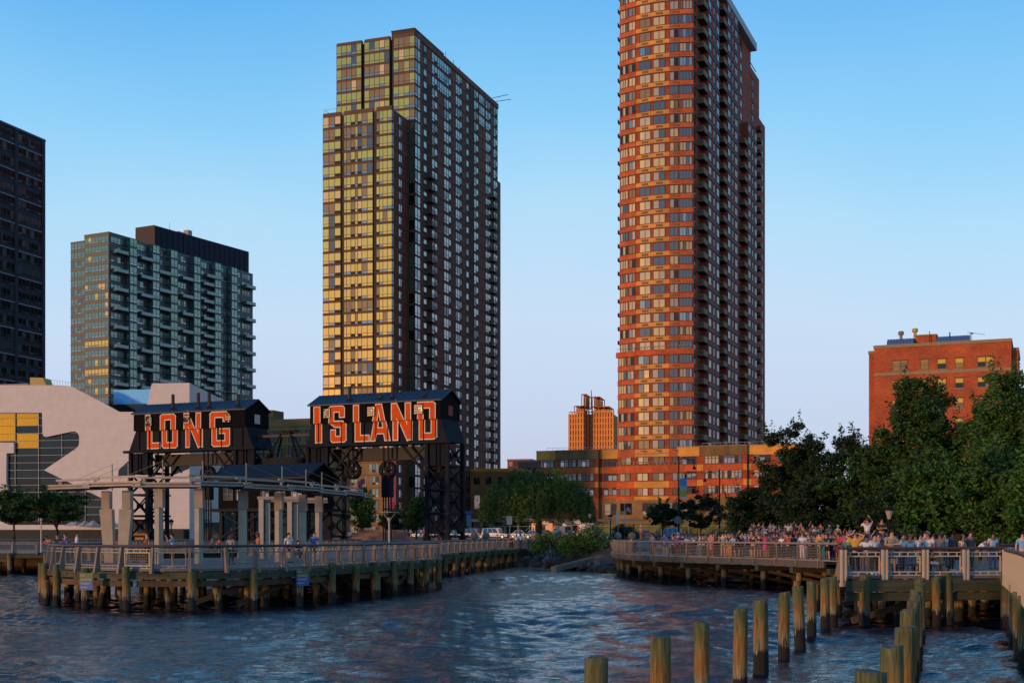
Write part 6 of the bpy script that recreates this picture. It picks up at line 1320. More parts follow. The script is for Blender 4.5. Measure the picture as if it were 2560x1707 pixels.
def long_banner():
    d = 286.0; z0, z1 = WZ(1280,d), WZ(1136,d); w = 1.45; t = thing('vertical_banner', 'tall magenta telephone banner hung on the brown tower corner', 'banner', (WX(982,d),d,z0), math.radians(-8)); MB().box(-w/2,w/2,-.05,.05,0,z1-z0).build('cloth', mat('magenta_cloth', (0.36,0.012,0.075), .7, var=.1), t); MB().box(w/2-.12,w/2-.03,-.07,-.05,0,z1-z0).build('edge_stripe', mat('pink_stripe', (0.5,0.2,0.28), .7), t)
    text('ION 866.470.5677', 1.12, mat('pale_pink_letters', (0.55,0.28,0.36), .7), t, (-.05,-.06,(z1-z0)/2+.2), roll=-math.pi/2)
long_banner()
def white_banner():
    d = 184.0; t = thing('street_banner', 'small white cloth banner beside the willow', 'banner', (WX(1193,d),d,2.9)); MB().tube((.45,.05,0),(.45,.05,WZ(1234,d)-2.9),.05,.05,6).build('pole', BLKSTEEL, t); MB().box(-.4,.4,-.02,.02,WZ(1271,d)-2.9,WZ(1238,d)-2.9).build('cloth', mat('white_cloth', (0.55,0.54,0.56), .8, var=.05), t); MB().yprism(ngon(3,.17,WZ(1250,d)-2.9,math.pi/2),-.03,-.022).build('emblem', mat('blue_print', (0.08,0.12,0.3), .7), t)
white_banner()
def bollards():
    for k, px in enumerate((1186,1215,1337,1370,1508,1545,1580)):
        me = MB().lathe([(.12,0),(.34,.08),(.5,.32),(.53,.52),(.48,.76),(.3,.97),(.06,1.05)],14).mesh('stone_bollard', mat('buff_stone', (0.36,0.27,0.20), .9, var=.15, scale=2)); me.polygons.foreach_set('use_smooth',[True]*len(me.polygons))
        d = 172+(k%2)*1.5; tag(put('stone_bollard', me, None, (WX(px,d),d,2.9)), f'round buff stone bollard, {["first","second","third","fourth","fifth","sixth","seventh"][k]} from the left along the plaza edge', 'bollard', 'round stone bollards')
bollards()
# sidewalk shed along the podium
def shed():
    c, s = math.cos(math.radians(-22.5)), math.sin(math.radians(-22.5)); t = thing('sidewalk_shed', 'pale pipe scaffold with green hoarding along the podium base', 'scaffold', (20,236,3.02), math.radians(-22.5)); ST = mat('pale_green_pipe', (0.34,0.36,0.30), .5)
    for x in np.arange(-26,32,3.0):
        MB().tube((x,-.6,0),(x,-.6,3.0),.07,.07,6).build('upright', ST, t)
        if int(x) % 2 == 0: MB().tube((x,-.6,.3),(x+3,-.6,2.6),.05,.05,5).build('diagonal', ST, t)
    MB().box(-26,32,-.75,-.45,3.0,3.35).box(-26,32,-.7,2.0,3.36,3.45).build('top_deck', mat('shed_deck', (0.16,0.14,0.12), .8), t); MB().box(-26,32,-.63,-.57,2.1,2.17).build('ledger', ST, t); MB().box(-6,30,1.4,1.5,0,2.6).build('hoarding', mat('olive_hoarding', (0.22,0.23,0.05), .8, var=.15), t)
    a = thing('entrance_arcade', 'cream arcade with slim columns behind the parked cars', 'arcade', (WX(1268,246),246,2.9), math.radians(-15)); CR = mat('cream_arcade', (0.5,0.43,0.33), .8)
    for x in np.arange(-7.5,8,2.4): MB().box(x-.12,x+.12,-.12,.12,0,3.2).build('column', CR, a)
    MB().box(-7.8,8,-.3,.3,3.2,3.7).build('beam', CR, a); MB().box(-7.6,7.8,1,1.2,0,3.2).build('back_wall', G_DRK, a)
shed()
def plaza_wall():
    t = thing('granite_steps', 'pink granite stepped seat wall on the plaza under ISLAND', 'steps', (WX(960,165),165,2.9), math.radians(-6)); P = mat('pink_granite', (0.34,0.20,0.16), .85, var=.2, scale=1.2)
    MB().box(-8.5,4,0,1.0,0,.5).build('step', P, t); MB().box(-6.5,2.8,1.02,2.0,0,.95).build('step', P, t); MB().box(-3.5,2.2,2.02,3.0,0,1.35).build('step', P, t)
    b = thing('storage_shed', 'low dark blue shed at the foot of the library flank', 'shed', (WX(575,165),165,2.9), math.radians(-24)); DB = mat('dark_teal_sheet', (0.025,0.045,0.06), .6, var=.3); MB().box(-4,4,0,3,0,2.3).build('wall', DB, b); MB().box(-1.5,3.6,.2,2.6,2.31,3.4).build('upper_wall', DB, b)
    for i in range(4): MB().box(-3.5+i*1.8,-3.2+i*1.8,-.04,0,1.2,1.6).build('vent', WHFRAME, b)
    u = thing('orange_kiosk', 'orange booth behind the left LONG leg', 'kiosk', (WX(350,163),163,2.9), math.radians(-9)); MB().box(-1.0,1.1,0,1.5,0,2.5).build('wall', mat('orange_kiosk_paint', (0.62,0.26,0.04), .6, var=.1), u); MB().box(-1.2,1.3,-.3,1.6,2.5,2.65).build('roof', BLKSTEEL, u); MB().box(-.4,.4,-.03,0,.9,1.9).build('hatch', G_DRK, u)
plaza_wall()
# ------------------------------------------------ vehicles
TYRE = mat('tyre_rubber', (0.015,0.015,0.016), .85); RIM = mat('alloy_rim', (0.35,0.35,0.36), .4, metal=.6); CG = glass('car_glass', (0.05,0.09,0.14), .55, .06)
def paint(name, c): 
    m = mat(name, c, .35, spec=.6); m.node_tree.nodes['Principled BSDF'].inputs['Coat Weight'].default_value = .6; return m
def car(label, px, v, col, kind, flip=False, cat='car'):
    c, s = math.cos(math.radians(-22.5)), math.sin(math.radians(-22.5)); r = RX(px); u = (r*(236+v*c)-20+v*s)/(c-r*s); rz = math.radians(-22.5)+(math.pi if flip else 0)
    t = thing({'van':'parked_van','suv':'parked_suv'}.get(kind,'parked_car'), label, cat, (20+u*c-v*s,236+u*s+v*c,2.91), rz, 'vehicles parked on the street')
    L, H, W = {'sedan':(4.6,1.45,1.78),'suv':(5.0,1.85,1.95),'van':(4.9,1.8,1.9),'hatch':(4.2,1.5,1.75)}[kind]; h = L/2; wy = W/2; b = .95 if kind in ('suv','van') else .85
    hood = b-.05; front = [(h-.02,.35),(h,.62),(h-.15,hood-.08),(h-1.0,hood)]
    # body: lower shell from a side profile, tumblehome cabin above
    prof = [(-h+.05,.32)]+[(-h,.7),(-h+.05,b)]+[(-h+.9,b+.02)] + [(h-1.0,hood),(h-.12,hood-.12),(h,.6),(h-.04,.32)]
    m = MB(); n = len(prof)
    for i, (sy, k) in enumerate(((-wy,1),(wy,-1))): m.poly([(x,sy,z) for x, z in (prof[::-1] if k > 0 else prof)])
    m.v = [(x, y*(1-.06*abs(z-.6)-.05*(abs(x)/h)**4), z) for x, y, z in m.v]; a = list(range(n)); lo = m.v[:n][::-1]; hi = m.v[n:]
    for i in range(n): j = (i+1) % n; m.poly([lo[i],lo[j],hi[j],hi[i]])
    m.build('body', paint(*col), t)
    if kind == 'sedan': cp = [(-h+.55,b-.02),(-h+1.25,H-.04),(.15,H),(h-1.75,H-.45+.05),(h-1.35,hood-.02)]
    elif kind == 'hatch': cp = [(-h+.1,b-.02),(-h+.5,H-.05),(.1,H),(h-1.2,hood-.02)]
    else: cp = [(-h+.06,b-.02),(-h+.3,H-.05),(.3,H),(.75,H-.1),(h-1.45,hood-.02)]
    n = len(cp); iy = wy*.92; ty = wy*.74; yy = lambda z: iy+(ty-iy)*(z-b)/(H-b)
    cab = MB(); cab.poly([(x,-yy(z),z) for x, z in cp[::-1]]).poly([(x,yy(z),z) for x, z in cp])
    for i in range(n-1): (x0,z0),(x1,z1) = cp[i],cp[i+1]; cab.poly([(x0,-yy(z0),z0),(x0,yy(z0),z0),(x1,yy(z1),z1),(x1,-yy(z1),z1)])
    cab.build('roof', paint(*col), t)
    g = MB()
    def inset(q, f=.86, o=.012):
        C = sum((Vector(p) for p in q), Vector())/len(q); nrm = (Vector(q[1])-Vector(q[0])).cross(Vector(q[2])-Vector(q[0])).normalized(); return [tuple(C+(Vector(p)-C)*f+nrm*o) for p in q]
    zl, zh = b+.06, H-.1; xr = lambda z, e: (cp[0][0]+(cp[1][0]-cp[0][0])*(z-cp[0][1])/(cp[1][1]-cp[0][1])) if e == 0 else (cp[-1][0]+(cp[-3][0]-cp[-1][0])*(z-cp[-1][1])/(cp[-3][1]-cp[-1][1]))
    for sgn in (-1,1):
        a0, a1 = xr(zl,0)+.15, xr(zl,1)-.15; b0, b1 = xr(zh,0)+.15, xr(zh,1)-.15; k = 3 if kind in ('suv','van') else 2
        for i in range(k):
            f0, f1 = i/k+.02, (i+1)/k-.02; q = [(a0+(a1-a0)*f0,sgn*(yy(zl)+.012),zl),(a0+(a1-a0)*f1,sgn*(yy(zl)+.012),zl),(b0+(b1-b0)*f1,sgn*(yy(zh)+.012),zh),(b0+(b1-b0)*f0,sgn*(yy(zh)+.012),zh)]
            MB().poly(q if sgn < 0 else q[::-1]).build('side_window', CG, t)
    q = [(cp[-1][0],-yy(hood),hood+.02),(cp[-1][0],yy(hood),hood+.02),(cp[-3][0] if kind!='hatch' else cp[-2][0],yy(H)-.02,H-.05),(cp[-3][0] if kind!='hatch' else cp[-2][0],-yy(H)+.02,H-.05)]; MB().poly(inset(q,.9,.06)).build('windscreen', CG, t)
    q = [(cp[0][0],yy(b),b+.03),(cp[0][0],-yy(b),b+.03),(cp[1][0],-yy(H)+.02,H-.06),(cp[1][0],yy(H)-.02,H-.06)]; MB().poly(inset(q,.88,.02)).build('rear_window', CG, t)
    for x in (-h+.85,h-.9):
        for sy in (-1,1):
            w = MB().tube((x,sy*(wy-.2),.33),(x,sy*(wy+.01),.33),.33,.33,16).build('wheel', TYRE, t); MB().tube((x,sy*(wy+.012),.33),(x,sy*(wy+.03),.33),.2,.19,12).build('rim', RIM, w)
    for sy in (-1,1): MB().box(h-.16,h-.02,sy*wy*.72-.2,sy*wy*.72+.2,.6,.76).build('headlight', mat('headlight_glass', (0.6,0.6,0.62), .2), t); MB().box(-h-.01,-h+.1,sy*wy*.75-.15,sy*wy*.75+.15,.65,.85).build('tail_light', mat('tail_light_red', (0.35,0.02,0.02), .3), t)
    MB().box(h-.08,h+.0,-.5,.5,.45,.62).build('grille', BLKSTEEL, t)
    return t
WHT = ('white_car_paint',(0.55,0.56,0.6)); SIL = ('silver_car_paint',(0.30,0.33,0.38)); BLU = ('blue_car_paint',(0.03,0.08,0.18)); BLK = ('black_car_paint',(0.012,0.013,0.018)); GRY = ('grey_car_paint',(0.10,0.11,0.13)); PBL = ('pale_blue_car_paint',(0.22,0.32,0.45))
for a in [('dark blue van left of the white off-roader',1187,-18.2,BLU,'van'),('big white off-roader by the walkway railing',1240,-18.4,WHT,'suv'),('white saloon between the off-roader and the black car',1306,-17.8,WHT,'sedan'),('white saloon farther back beside the orange truck',1340,-8,WHT,'sedan'),('black car in front of the orange truck',1366,-17.8,BLK,'hatch'),
          ('dark blue car behind the shrub right of the food truck',1503,-17.6,BLU,'sedan'),('silver saloon before the podium base',1557,-18.0,SIL,'sedan'),('pale blue estate behind the silver saloon',1565,-8,PBL,'suv'),('dark grey car behind the first people at the bridge',1616,-16,GRY,'sedan'),('silver off-roader beside the banner mast',1690,-15,SIL,'suv'),
          ('dark car far left under the winch house',820,-26,GRY,'sedan'),('silver saloon seen through the ISLAND gantry',930,-26,SIL,'sedan'),('grey car seen through the right ISLAND leg',1128,-20,GRY,'hatch'),('black saloon beside the flag under ISLAND',1060,-24,BLK,'sedan')]: car(*a)
def roof_car():
    t = car('white car whose roof shows above the bridge crowd',1700,-10,WHT,'sedan'); t.location = (WX(2058,132),132,2.35)
roof_car()
def box_truck(label, px, v, body, kind):
    c, s = math.cos(math.radians(-22.5)), math.sin(math.radians(-22.5)); r = RX(px); u = (r*(236+v*c)-20+v*s)/(c-r*s); t = thing('food_truck', label, 'truck', (20+u*c-v*s,236+u*s+v*c,2.91), math.radians(-22.5), 'food trucks'); B = paint(*body)
    MB().box(-2.9,1.2,-1.05,1.05,.5,2.75).build('box_body', B, t); MB().xprism([(-1.0,.5),(1.0,.5),(1.0,1.9),(.85,2.35),(-.85,2.35),(-1.0,1.9)][::-1],1.22,2.2).build('cab', B, t); MB().yprism([(2.2,.5),(2.95,.5),(2.95,1.1),(2.2,1.35)],-1.0,1.0).build('bonnet', B, t)
    MB().poly([(2.21,-.9,1.4),(2.21,.9,1.4),(2.21,.8,2.2),(2.21,-.8,2.2)]).build('windscreen', CG, t); MB().poly([(1.35,-1.012,1.35),(2.05,-1.012,1.35),(2.05,-1.012,1.85),(1.35,-1.012,1.85)]).build('side_window', CG, t)
    MB().box(-2.2,-.2,-1.08,-1.052,1.3,2.3).build('hatch', G_DRK, t); MB().poly([(-2.3,-1.06,2.35),(-.1,-1.06,2.35),(-.1,-1.9,2.55),(-2.3,-1.9,2.55)]).poly([(-2.3,-1.9,2.58),(-.1,-1.9,2.58),(-.1,-1.06,2.38),(-2.3,-1.06,2.38)]).build('awning', B, t); MB().box(-1.0,.2,-.5,.5,2.76,3.15).build('roof_unit', WHFRAME, t)
    if kind == 'ice': MB().yprism([(-.05,1.2),(.25,1.8),(.1,2.1),(-.2,2.1),(-.35,1.8)],-1.09,-1.07).build('printed_panel', mat('pink_print', (0.55,0.08,0.2), .6), t); MB().box(1.4,2.6,-1.0,1.0,2.36,2.9).build('sign_board', mat('white_sign', (0.6,0.56,0.55)), t)
    for x in (-1.9,2.1):
        for sy in (-1,1): w = MB().tube((x,sy*.82,.42),(x,sy*1.07,.42),.42,.42,16).build('wheel', TYRE, t); MB().tube((x,sy*1.075,.42),(x,sy*1.09,.42),.24,.22,10).build('rim', RIM, w)
    for sy in (-1,1): MB().box(2.93,2.98,sy*.7-.16,sy*.7+.16,.75,.98).build('headlight', mat('headlight_glass', (0.6,0.6,0.62)), t)
box_truck('orange food truck behind the black car',1371,-7,('orange_truck_paint',(0.72,0.19,0.02)),'plain'); box_truck('white ice cream truck with pink print beside the shrub',1452,-18.5,('cream_truck_paint',(0.58,0.52,0.50)),'ice')
def kiosk():
    t = thing('vendor_kiosk', 'white vendor stand with grey canopy left of the ice cream truck', 'kiosk', (WX(1412,208),208,2.91), math.radians(-10)); Wm = mat('kiosk_white', (0.58,0.52,0.52), .6); MB().box(-1.2,1.2,-.6,.8,0,2.1).build('counter_box', Wm, t); MB().yprism([(-1.5,2.5),(1.5,2.5),(1.3,2.75),(-1.3,2.75)],-1.1,1.1).build('canopy', mat('grey_canopy', (0.25,0.26,0.27), .6), t); MB().box(.1,1.1,-.62,-.6,1.0,2.0).build('opening', G_DRK, t); MB().yprism([(-.6,.6),(-.35,.9),(-.6,1.35),(-.85,.9)],-.63,-.61).build('printed_drop', mat('red_print', (0.5,0.02,0.05), .6), t)
    for x in (-1.2,1.2): MB().tube((x,-.9,0),(x,-.9,2.5),.04,.04,6).build('pole', WHFRAME, t)
kiosk()
CLO = {'white':(.62,.61,.63),'cream':(.52,.44,.34),'pink':(.52,.22,.26),'hot pink':(.62,.03,.22),'mustard':(.52,.24,.02),'orange':(.55,.13,.05),'red':(.38,.03,.03),'maroon':(.14,.015,.035),'purple':(.20,.04,.26),'blue':(.04,.10,.38),'light blue':(.16,.34,.62),'navy':(.02,.03,.09),'teal':(.03,.17,.24),'green':(.09,.24,.09),'olive':(.13,.12,.04),'grey':(.22,.21,.21),'dark grey':(.07,.07,.075),'black':(.014,.014,.016),'khaki':(.27,.20,.11),'denim':(.07,.11,.2),'brown':(.12,.06,.03)}
SKINS = [(.62,.30,.17),(.50,.21,.10),(.30,.13,.065),(.13,.055,.03),(.66,.36,.23)]; HAIRS = {'black':(.012,.009,.008),'brown':(.045,.022,.012),'blond':(.32,.19,.07),'grey':(.3,.28,.26),'red':(.2,.06,.02)}
CLO = {k: tuple(min(.95,c*1.6) for c in v) for k, v in CLO.items()}; SKINS = [tuple(min(.95,c*1.4) for c in v) for v in SKINS]
FACE = mat('eye_and_lip', (.05,.02,.018), .5)
def setm(o, m): o.material_slots[0].link = 'OBJECT'; o.material_slots[0].material = m
PR = random.Random(77)
def person(label, x, y, z, rz, kind, top, bottom, hair='brown', style='short', low='trousers', skin=None, sleeve='shirt', h=None, group='people in the crowd', phone=False):
    P = POSES[kind]; t = thing('person', label, 'person', (x,y,z), rz, group); s = (h or PR.uniform(1.62,1.82))/1.74; t.scale = (s*PR.uniform(.96,1.1),s*PR.uniform(.96,1.08),s)
    sk = skin if skin is not None else PR.choice((0,0,0,1,1,2,4,3)); o = put('body', P['body'], t); setm(o, mat(f'skin_tone_{sk}', SKINS[sk], .55, var=.08, scale=4))
    cl = lambda c: mat('cloth_'+c.replace(' ','_'), CLO[c], .85, var=.16, scale=5, bump=.2, bscale=9)
    if low == 'dress': o = put('dress', P['dress'], t); setm(o, cl(top))
    else:
        o = put('shirt', P[sleeve], t); setm(o, cl(top)); o = put(low, P[low], t); setm(o, cl(bottom))
    o = put('shoes', P['shoes'], t); setm(o, cl(PR.choice(('white','black','brown','dark grey'))))
    if style != 'bald': o = put('cap' if style == 'cap' else 'hair', P[style], t); setm(o, cl(hair) if style == 'cap' else mat('hair_'+hair, HAIRS[hair], .6))
    o = put('face', P['face'], t); setm(o, FACE)
    if phone:      # the phone held up is a thing of its own
        J = P['J']; c = (Vector(J['wl'])+Vector(J['wr']))/2+Vector((0,-.08,.06)); R = Matrix.Rotation(rz,3,'Z'); p = Vector((x,y,z))+R @ (c*s)
        b = put('phone', MB().box(-.04,.04,-.006,.006,-.075,.075).mesh('phone', mat('phone_black', (.01,.01,.012), .3)), None, tuple(p), rz); tag(b, f'dark phone held up by the person in {top} at the '+('bar railing' if 'bar' in label else 'canopy pier rail'), 'phone', 'phones held up in the crowd')
    return t
ORD = ['first','second','third','fourth','fifth','sixth','seventh','eighth','ninth','tenth','eleventh','twelfth','thirteenth','fourteenth','fifteenth','sixteenth','seventeenth','eighteenth','nineteenth','twentieth']
def nth(i): return ORD[i] if i < 20 else ('twenty-' if i < 29 else 'thirty-')+ORD[(i-20) % 10] if i not in (29, 39) else 'thirtieth'
HL = [('black','short'),('brown','short'),('brown','long'),('black','long'),('blond','long'),('grey','short'),('black','short'),('white','cap'),('navy','cap'),('black','cap')]
def hl(i=None): return PR.choice(HL)
WORDS = {'lean':'leaning on the rail','fold':'with folded arms','photo':'holding up both hands to take a picture','reach':'reaching up with one arm','stand':'standing','hips':'with a hand on the hip','head':'with both hands behind the head','phone':'looking at a raised hand','walk':'walking','bend':'bending over the rail','sit':'sitting'}
# --- front row along the bar railing, from the left
def along(line, px):
    """point of a polyline that shows in photo column px"""
    best = None
    for (x0,y0),(x1,y1) in zip(line, line[1:]):
        for k in range(12):
            x, y = x0+(x1-x0)*k/12, y0+(y1-y0)*k/12; e = abs(x/y-RX(px))
            if best is None or e < best[0]: best = (e,x,y,math.atan2(y1-y0,x1-x0))
    return best[1:]
front = [(1569,'orange','black','bend','trousers'),(1609,'white','khaki','stand','shorts'),(1618,'pink','khaki','lean','shorts'),(1634,'black','grey','lean','shorts'),(1648,'blue','blue','lean','shorts'),(1661,'dark grey','black','stand','trousers'),(1673,'purple','maroon','stand','trousers'),(1685,'black','black','fold','trousers'),(1697,'white','maroon','phone','shorts'),(1712,'cream','navy','photo','trousers'),(1730,'grey','teal','stand','trousers'),(1744,'dark grey','black','lean','trousers'),(1756,'pink','pink','stand','dress'),(1768,'orange','red','lean','trousers'),(1786,'grey','khaki','hips','shorts'),(1803,'black','mustard','stand','trousers'),(1818,'light blue','navy','lean','shorts'),(1844,'blue','navy','photo','trousers'),(1860,'black','brown','photo','shorts'),(1889,'hot pink','hot pink','reach','dress'),(1908,'dark grey','black','stand','trousers'),(1923,'navy','black','lean','trousers'),(1938,'white','navy','lean','trousers'),(1953,'red','black','lean','trousers'),(1980,'white','white','phone','trousers'),(2008,'denim','black','lean','trousers'),(2022,'mustard','olive','fold','trousers'),(2034,'teal','teal','phone','trousers'),(2050,'black','black','lean','shorts'),(2069,'maroon','red','stand','dress'),(2082,'red','maroon','lean','trousers'),(2104,'hot pink','white','lean','trousers')]
for i, (px, tp, bt, ki, lo) in enumerate(front):
    x, y, h = along(F4, px); q = .55 if ki in ('lean','bend') else .75; hc, stl = hl()
    low = f' and {bt} {lo}' if lo != 'dress' else ' dress'
    person(f'person in {tp}{low}, {nth(i)} from the left along the bar railing', x-math.sin(h)*q, y+math.cos(h)*q, ZD, h+math.radians(PR.uniform(-12,40)), ki, tp, bt, hc, stl, lo, group='people on the curved footbridge', phone=ki == 'photo')
# --- rows behind them
for row in range(1, 5):
    k = -1
    for px in np.arange(1622+row*14, 2118, 17.5-row*.6):
        px += PR.uniform(-5,5); x, y, h = along(F4, px); q = .75+row*.85+PR.uniform(-.25,.25); k += 1
        X, Y = x-math.sin(h)*q, y+math.cos(h)*q; ki = PR.choice(('stand','stand','photo','fold','reach','hips','phone')); tp = PR.choice(('white','grey','black','navy','red','blue','brown','maroon','orange','light blue','dark grey','teal','cream')); hc, stl = hl()
        person(f'person in {tp}, {nth(k)} from the left in the {ORD[row]} row on the footbridge', X, Y, ZD, math.radians(PR.uniform(-60,10)), ki, tp, PR.choice(('black','denim','khaki','navy')), hc, stl, PR.choice(('trousers','shorts')), group='people on the curved footbridge')
# --- near right platform
near = [(2139,53.2,'mustard','black','head','trousers','brown','long',-30,'with both hands behind the head at the platform corner'),(2165,52.2,'white','dark grey','lean','trousers','black','cap',-10,'in a black cap leaning on the platform rail'),(2186,52.9,'white','black','stand','trousers','black','short',10,'with a shoulder strap behind the black cap'),(2206,53.4,'pink','denim','stand','shorts','brown','long',0,'small between the strap wearer and the grey shirt'),(2229,52.6,'grey','denim','fold','shorts','brown','short',0,'tall, with folded arms at the middle of the platform rail'),(2256,53.5,'white','navy','stand','trousers','black','short',50,'turned sideways right of the tall grey shirt'),(2275,54.5,'white','grey','stand','trousers','blond','short',10,'blond with sunglasses in the middle of the platform'),(2301,55.2,'white','cream','stand','trousers','brown','long',0,'long-haired, wearing sunglasses, behind the rail centre'),(2320,53.8,'white','black','phone','trousers','grey','short',-40,'grey-haired, in a sleeveless top, right of the long-haired one'),(2333,57.5,'red','black','stand','trousers','brown','short',-30,'behind the grey-haired one'),(2349,56.5,'grey','khaki','stand','trousers','black','short',150,'seen from behind in the middle of the platform'),(2361,58,'cream','denim','stand','trousers','black','short',0,'in the background of the platform centre'),(2379,57,'navy','black','phone','trousers','black','bald',40,'bald, looking down at something in hand'),(2408,61,'cream','dark grey','fold','trousers','grey','short',0,'with sunglasses far back on the platform'),(2425,57.5,'dark grey','brown','stand','trousers','brown','short',20,'dark, just left of the one bending over the rail'),(2440,55.5,'white','khaki','bend','trousers','black','short',60,'bending far over the right part of the platform'),(2482,60.5,'white','denim','stand','trousers','black','long',10,'with long dark hair at the back right rail'),(2556,56,'light blue','navy','stand','trousers','black','short',-20,'cut by the right picture edge'),(2122,62,'green','black','stand','trousers','black','short',-20,'beside the platform corner behind the mustard top'),(2150,60,'dark grey','black','stand','trousers','black','short',-10,'in the shade behind the mustard top'),(2196,60,'brown','black','stand','trousers','black','short',-5,'behind the strap wearer'),(2214,62,'grey','denim','stand','trousers','brown','short',0,'behind the tall grey shirt'),(2242,61,'pink','denim','stand','trousers','black','short',0,'behind the sideways white shirt'),(2264,63,'black','black','stand','trousers','black','cap',0,'under a dark cap behind the blond one'),(2288,62,'light blue','grey','stand','trousers','brown','short',10,'behind the blond one in sunglasses'),(2312,60,'brown','khaki','stand','shorts','brown','short',10,'half hidden behind the long-haired one')]
for px, d, tp, bt, ki, lo, hc, stl, rz, wd in near:
    person(f'person in {tp} top, {wd}', WX(px,d), d, ZD, math.radians(rz), ki, tp, bt, hc, stl, lo, group='people on the near platform', h={'2229':1.84,'2206':1.45}.get(str(px)))
# raised onlookers behind
def block(px, d, z, h, label):
    t = thing('planter_block', label, 'planter', (WX(px,d),d,z)); MB().box(-.9,.9,-.5,.5,0,h-.1).build('body', CONC, t); MB().box(-1.0,1.0,-.6,.6,h-.1,h).build('rim', CONC, t)
block(2204,66,ZD,.85,'concrete planter the black shirted onlooker stands on'); person('person in black with crossed arms standing high above the platform crowd', WX(2204,66), 66, ZD+.85, 0, 'fold', 'black', 'denim', 'black', 'short', 'shorts', group='people standing on planters')
block(2168,68,ZD,.75,'concrete planter behind the platform corner'); person('person in white seen from behind on the planter behind the corner', WX(2168,68), 68, ZD+.75, 3.0, 'reach', 'white', 'denim', 'black', 'short', group='people standing on planters')
block(1886,112,2.0,1.0,'concrete planter behind the middle of the footbridge'); person('person in dark suit and white shirt on the planter behind the footbridge, left', WX(1880,112), 112, 3.0, -.2, 'stand', 'navy', 'navy', 'black', 'short', sleeve='longs', group='people standing on planters'); person('person in black suit on the planter behind the footbridge, right', WX(1897,112.3), 112.3, 3.0, -.2, 'fold', 'black', 'black', 'black', 'short', sleeve='longs', group='people standing on planters')
# lounge chairs and a seated pair behind the near railing
def lounger(px, d, rz, label):
    t = thing('lounge_chair', label, 'chair', (WX(px,d),d,ZD), rz, 'lounge chairs'); m = mat('slatted_brown_wood', (.10,.055,.035), .7, var=.2)
    for k in range(9): MB().box(-.9+k*.16,-.78+k*.16,-.3,.3,.34,.38).build('seat_slat', m, t)
    for k in range(6): MB().bar((.5+k*.09,-.3,.42+k*.12),(.5+k*.09,.3,.42+k*.12),.1,.03).build('back_slat', m, t)
    for x in (-.8,.5):
        for y in (-.28,.28): MB().box(x-.03,x+.03,y-.03,y+.03,0,.34).build('leg', BLKSTEEL, t)
lounger(2285,53.6,0,'slatted lounge chair behind the middle rail panel'); lounger(2262,55.0,0,'slatted bench lounger farther back behind the middle panel'); lounger(2335,53.9,.3,'slatted lounge chair with the seated person')
person('person in brown sitting on the lounge chair behind the rail', WX(2335,53.8), 53.8, ZD-.02, -1.2, 'sit', 'brown', 'white', 'black', 'short', 'shorts', group='people on the near platform')
# --- left pier, walkway, plaza
left = [(133,73,'orange','khaki','bend','shorts','brown','short',-30,'leaning over the left corner of the canopy pier'),(147,75,'black','black','lean','trousers','black','short',-20,'second from the left on the canopy pier'),(164,74.5,'blue','denim','hips','trousers','black','short',-60,'bright blue shirt near the left corner of the canopy pier'),(180,76,'black','denim','bend','trousers','black','long',-90,'stooping beside the bright blue shirt'),(192,78,'white','denim','stand','trousers','black','short',120,'just right of the stooping one'),(325,76,'green','olive','sit','shorts','black','short',60,'sitting left of the first column'),(368,65.5,'brown','black','phone','trousers','black','short',-60,'dark braided top between two canopy columns'),(432,64,'light blue','khaki','photo','shorts','black','cap',-80,'taking a picture at the pier rail'),(577,70,'grey','black','stand','trousers','brown','long',160,'long-haired in black trousers seen from behind'),(645,69,'orange','white','phone','trousers','blond','long',-70,'blond in white trousers near the portal frame'),(722,74,'white','red','stand','shorts','black','short',40,'white shirt right of the canopy columns'),(745,80,'black','black','sit','trousers','black','long',40,'long-haired sitting beyond the columns'),(785,71,'blue','dark grey','walk','shorts','black','short',30,'patterned blue shirt with a dark backpack look at the pier rail')]
for px, d, tp, bt, ki, lo, hc, stl, rz, wd in left: person(f'person in {tp} top, {wd}', WX(px,d), d, ZD, math.radians(rz), ki, tp, bt, hc, stl, lo, group='people on the left pier', phone=ki == 'photo')
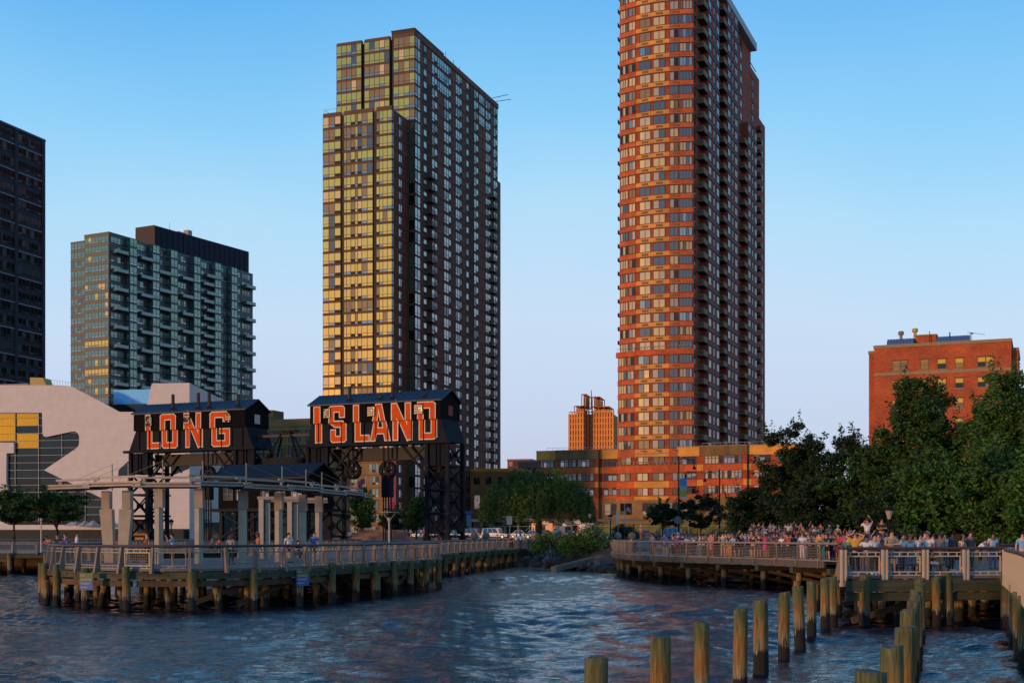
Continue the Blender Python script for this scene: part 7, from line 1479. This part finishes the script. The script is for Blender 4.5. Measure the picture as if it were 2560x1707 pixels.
far = [(1092,112,'orange','red','bend','shorts',30,ZD,'bending at the walkway railing beside the pier corner'),(1243,132,'black','denim','stand','trousers',90,ZD,'black shirt on the walkway before the white off-roader'),(1278,136,'maroon','black','stand','trousers',0,ZD,'maroon shirt on the walkway left of the three pale shirts'),(1291,139,'white','khaki','stand','shorts',20,ZD,'first of three pale shirts at the walkway end'),(1302,141,'light blue','denim','stand','trousers',-20,ZD,'second of three pale shirts at the walkway end'),(1311,143,'grey','denim','stand','trousers',-20,ZD,'third of three pale shirts at the walkway end'),
       (1017,205,'teal','khaki','walk','shorts',60,2.9,'small teal figure walking on the plaza'),(1027,203,'white','denim','walk','shorts',60,2.9,'white shirt walking on the plaza behind ISLAND'),(1053,204,'white','grey','walk','trousers',-60,2.9,'bending white figure on the plaza beside ISLAND'),(1060,202,'blue','navy','stand','trousers',-60,2.9,'blue figure on the plaza beside the right leg'),(875,160,'white','navy','sit','trousers',0,2.9,'white shirt sitting before the granite steps'),(1390,200,'white','white','stand','trousers',0,2.91,'all in white beside the black car'),(1424,203,'light blue','denim','stand','trousers',160,2.91,'pale blue shirt at the vendor stand'),(1437,203,'hot pink','maroon','stand','trousers',170,2.91,'magenta shirt before the ice cream truck'),(1498,204,'blue','navy','stand','trousers',30,2.91,'bright blue shirt right of the ice cream truck'),(1602,150,'grey','red','stand','shorts',120,2.9,'grey shirt and red shorts behind the bridge end'),(1333,190,'red','black','stand','trousers',90,2.9,'red top in front of the white saloon'),(1300,188,'brown','black','stand','trousers',90,2.9,'brown top before the white saloon'),(548,118,'red','black','sit','trousers',0,ZD,'red top seated far behind the canopy columns'),(530,119,'brown','black','sit','trousers',0,ZD,'brown top seated far behind the canopy columns'),(282,80,'red','black','stand','trousers',0,ZD,'red top hidden between the leaning columns'),(2150,100,'red','black','stand','trousers',-20,2.3,'red top deep in the shade of the trees'),(1990,112,'white','black','stand','trousers',-20,2.2,'white top deep in the shade behind the footbridge')]
for px, d, tp, bt, ki, lo, rz, z, wd in far: hc, stl = hl(); person(f'person, {wd}', WX(px,d), d, z, math.radians(rz), ki, tp, bt, hc, stl, lo, group='people on the walkway and plaza')
# people on the ground behind the footbridge crowd
def seating():
    t = thing('stepped_seating', 'low timber steps under the trees behind the footbridge crowd', 'steps', (WX(2000,104),104,ZD)); m = mat('grey_deck_boards', (0.22,0.19,0.17))
    for d0, d1, h in ((96,100.9,.35),(101,105.9,.6),(106,113,.9)): MB().prism([(WX(1870,d0)-WX(2000,104),d0-104),(WX(2140,d0)-WX(2000,104),d0-104),(WX(2140,d1)-WX(2000,104),d1-104),(WX(1870,d1)-WX(2000,104),d1-104)],-.6,h).build('step', m, t)
seating()
for i in range(39):
    px = 1880+i*6.4+PR.uniform(-3,3); d = PR.uniform(97,112); zz = .35 if d < 101 else (.6 if d < 106 else .9); tp = PR.choice(('red','black','brown','white','orange','navy','grey','hot pink','cream')); ki = PR.choice(('stand','photo','fold','hips','reach')); hc, stl = hl()
    person(f'person in {tp}, {nth(i)} from the left at the crowd back under the trees', WX(px,d), d, ZD+zz, math.radians(PR.uniform(-60,0)), ki, tp, 'black', hc, stl, group='people at the back of the crowd')
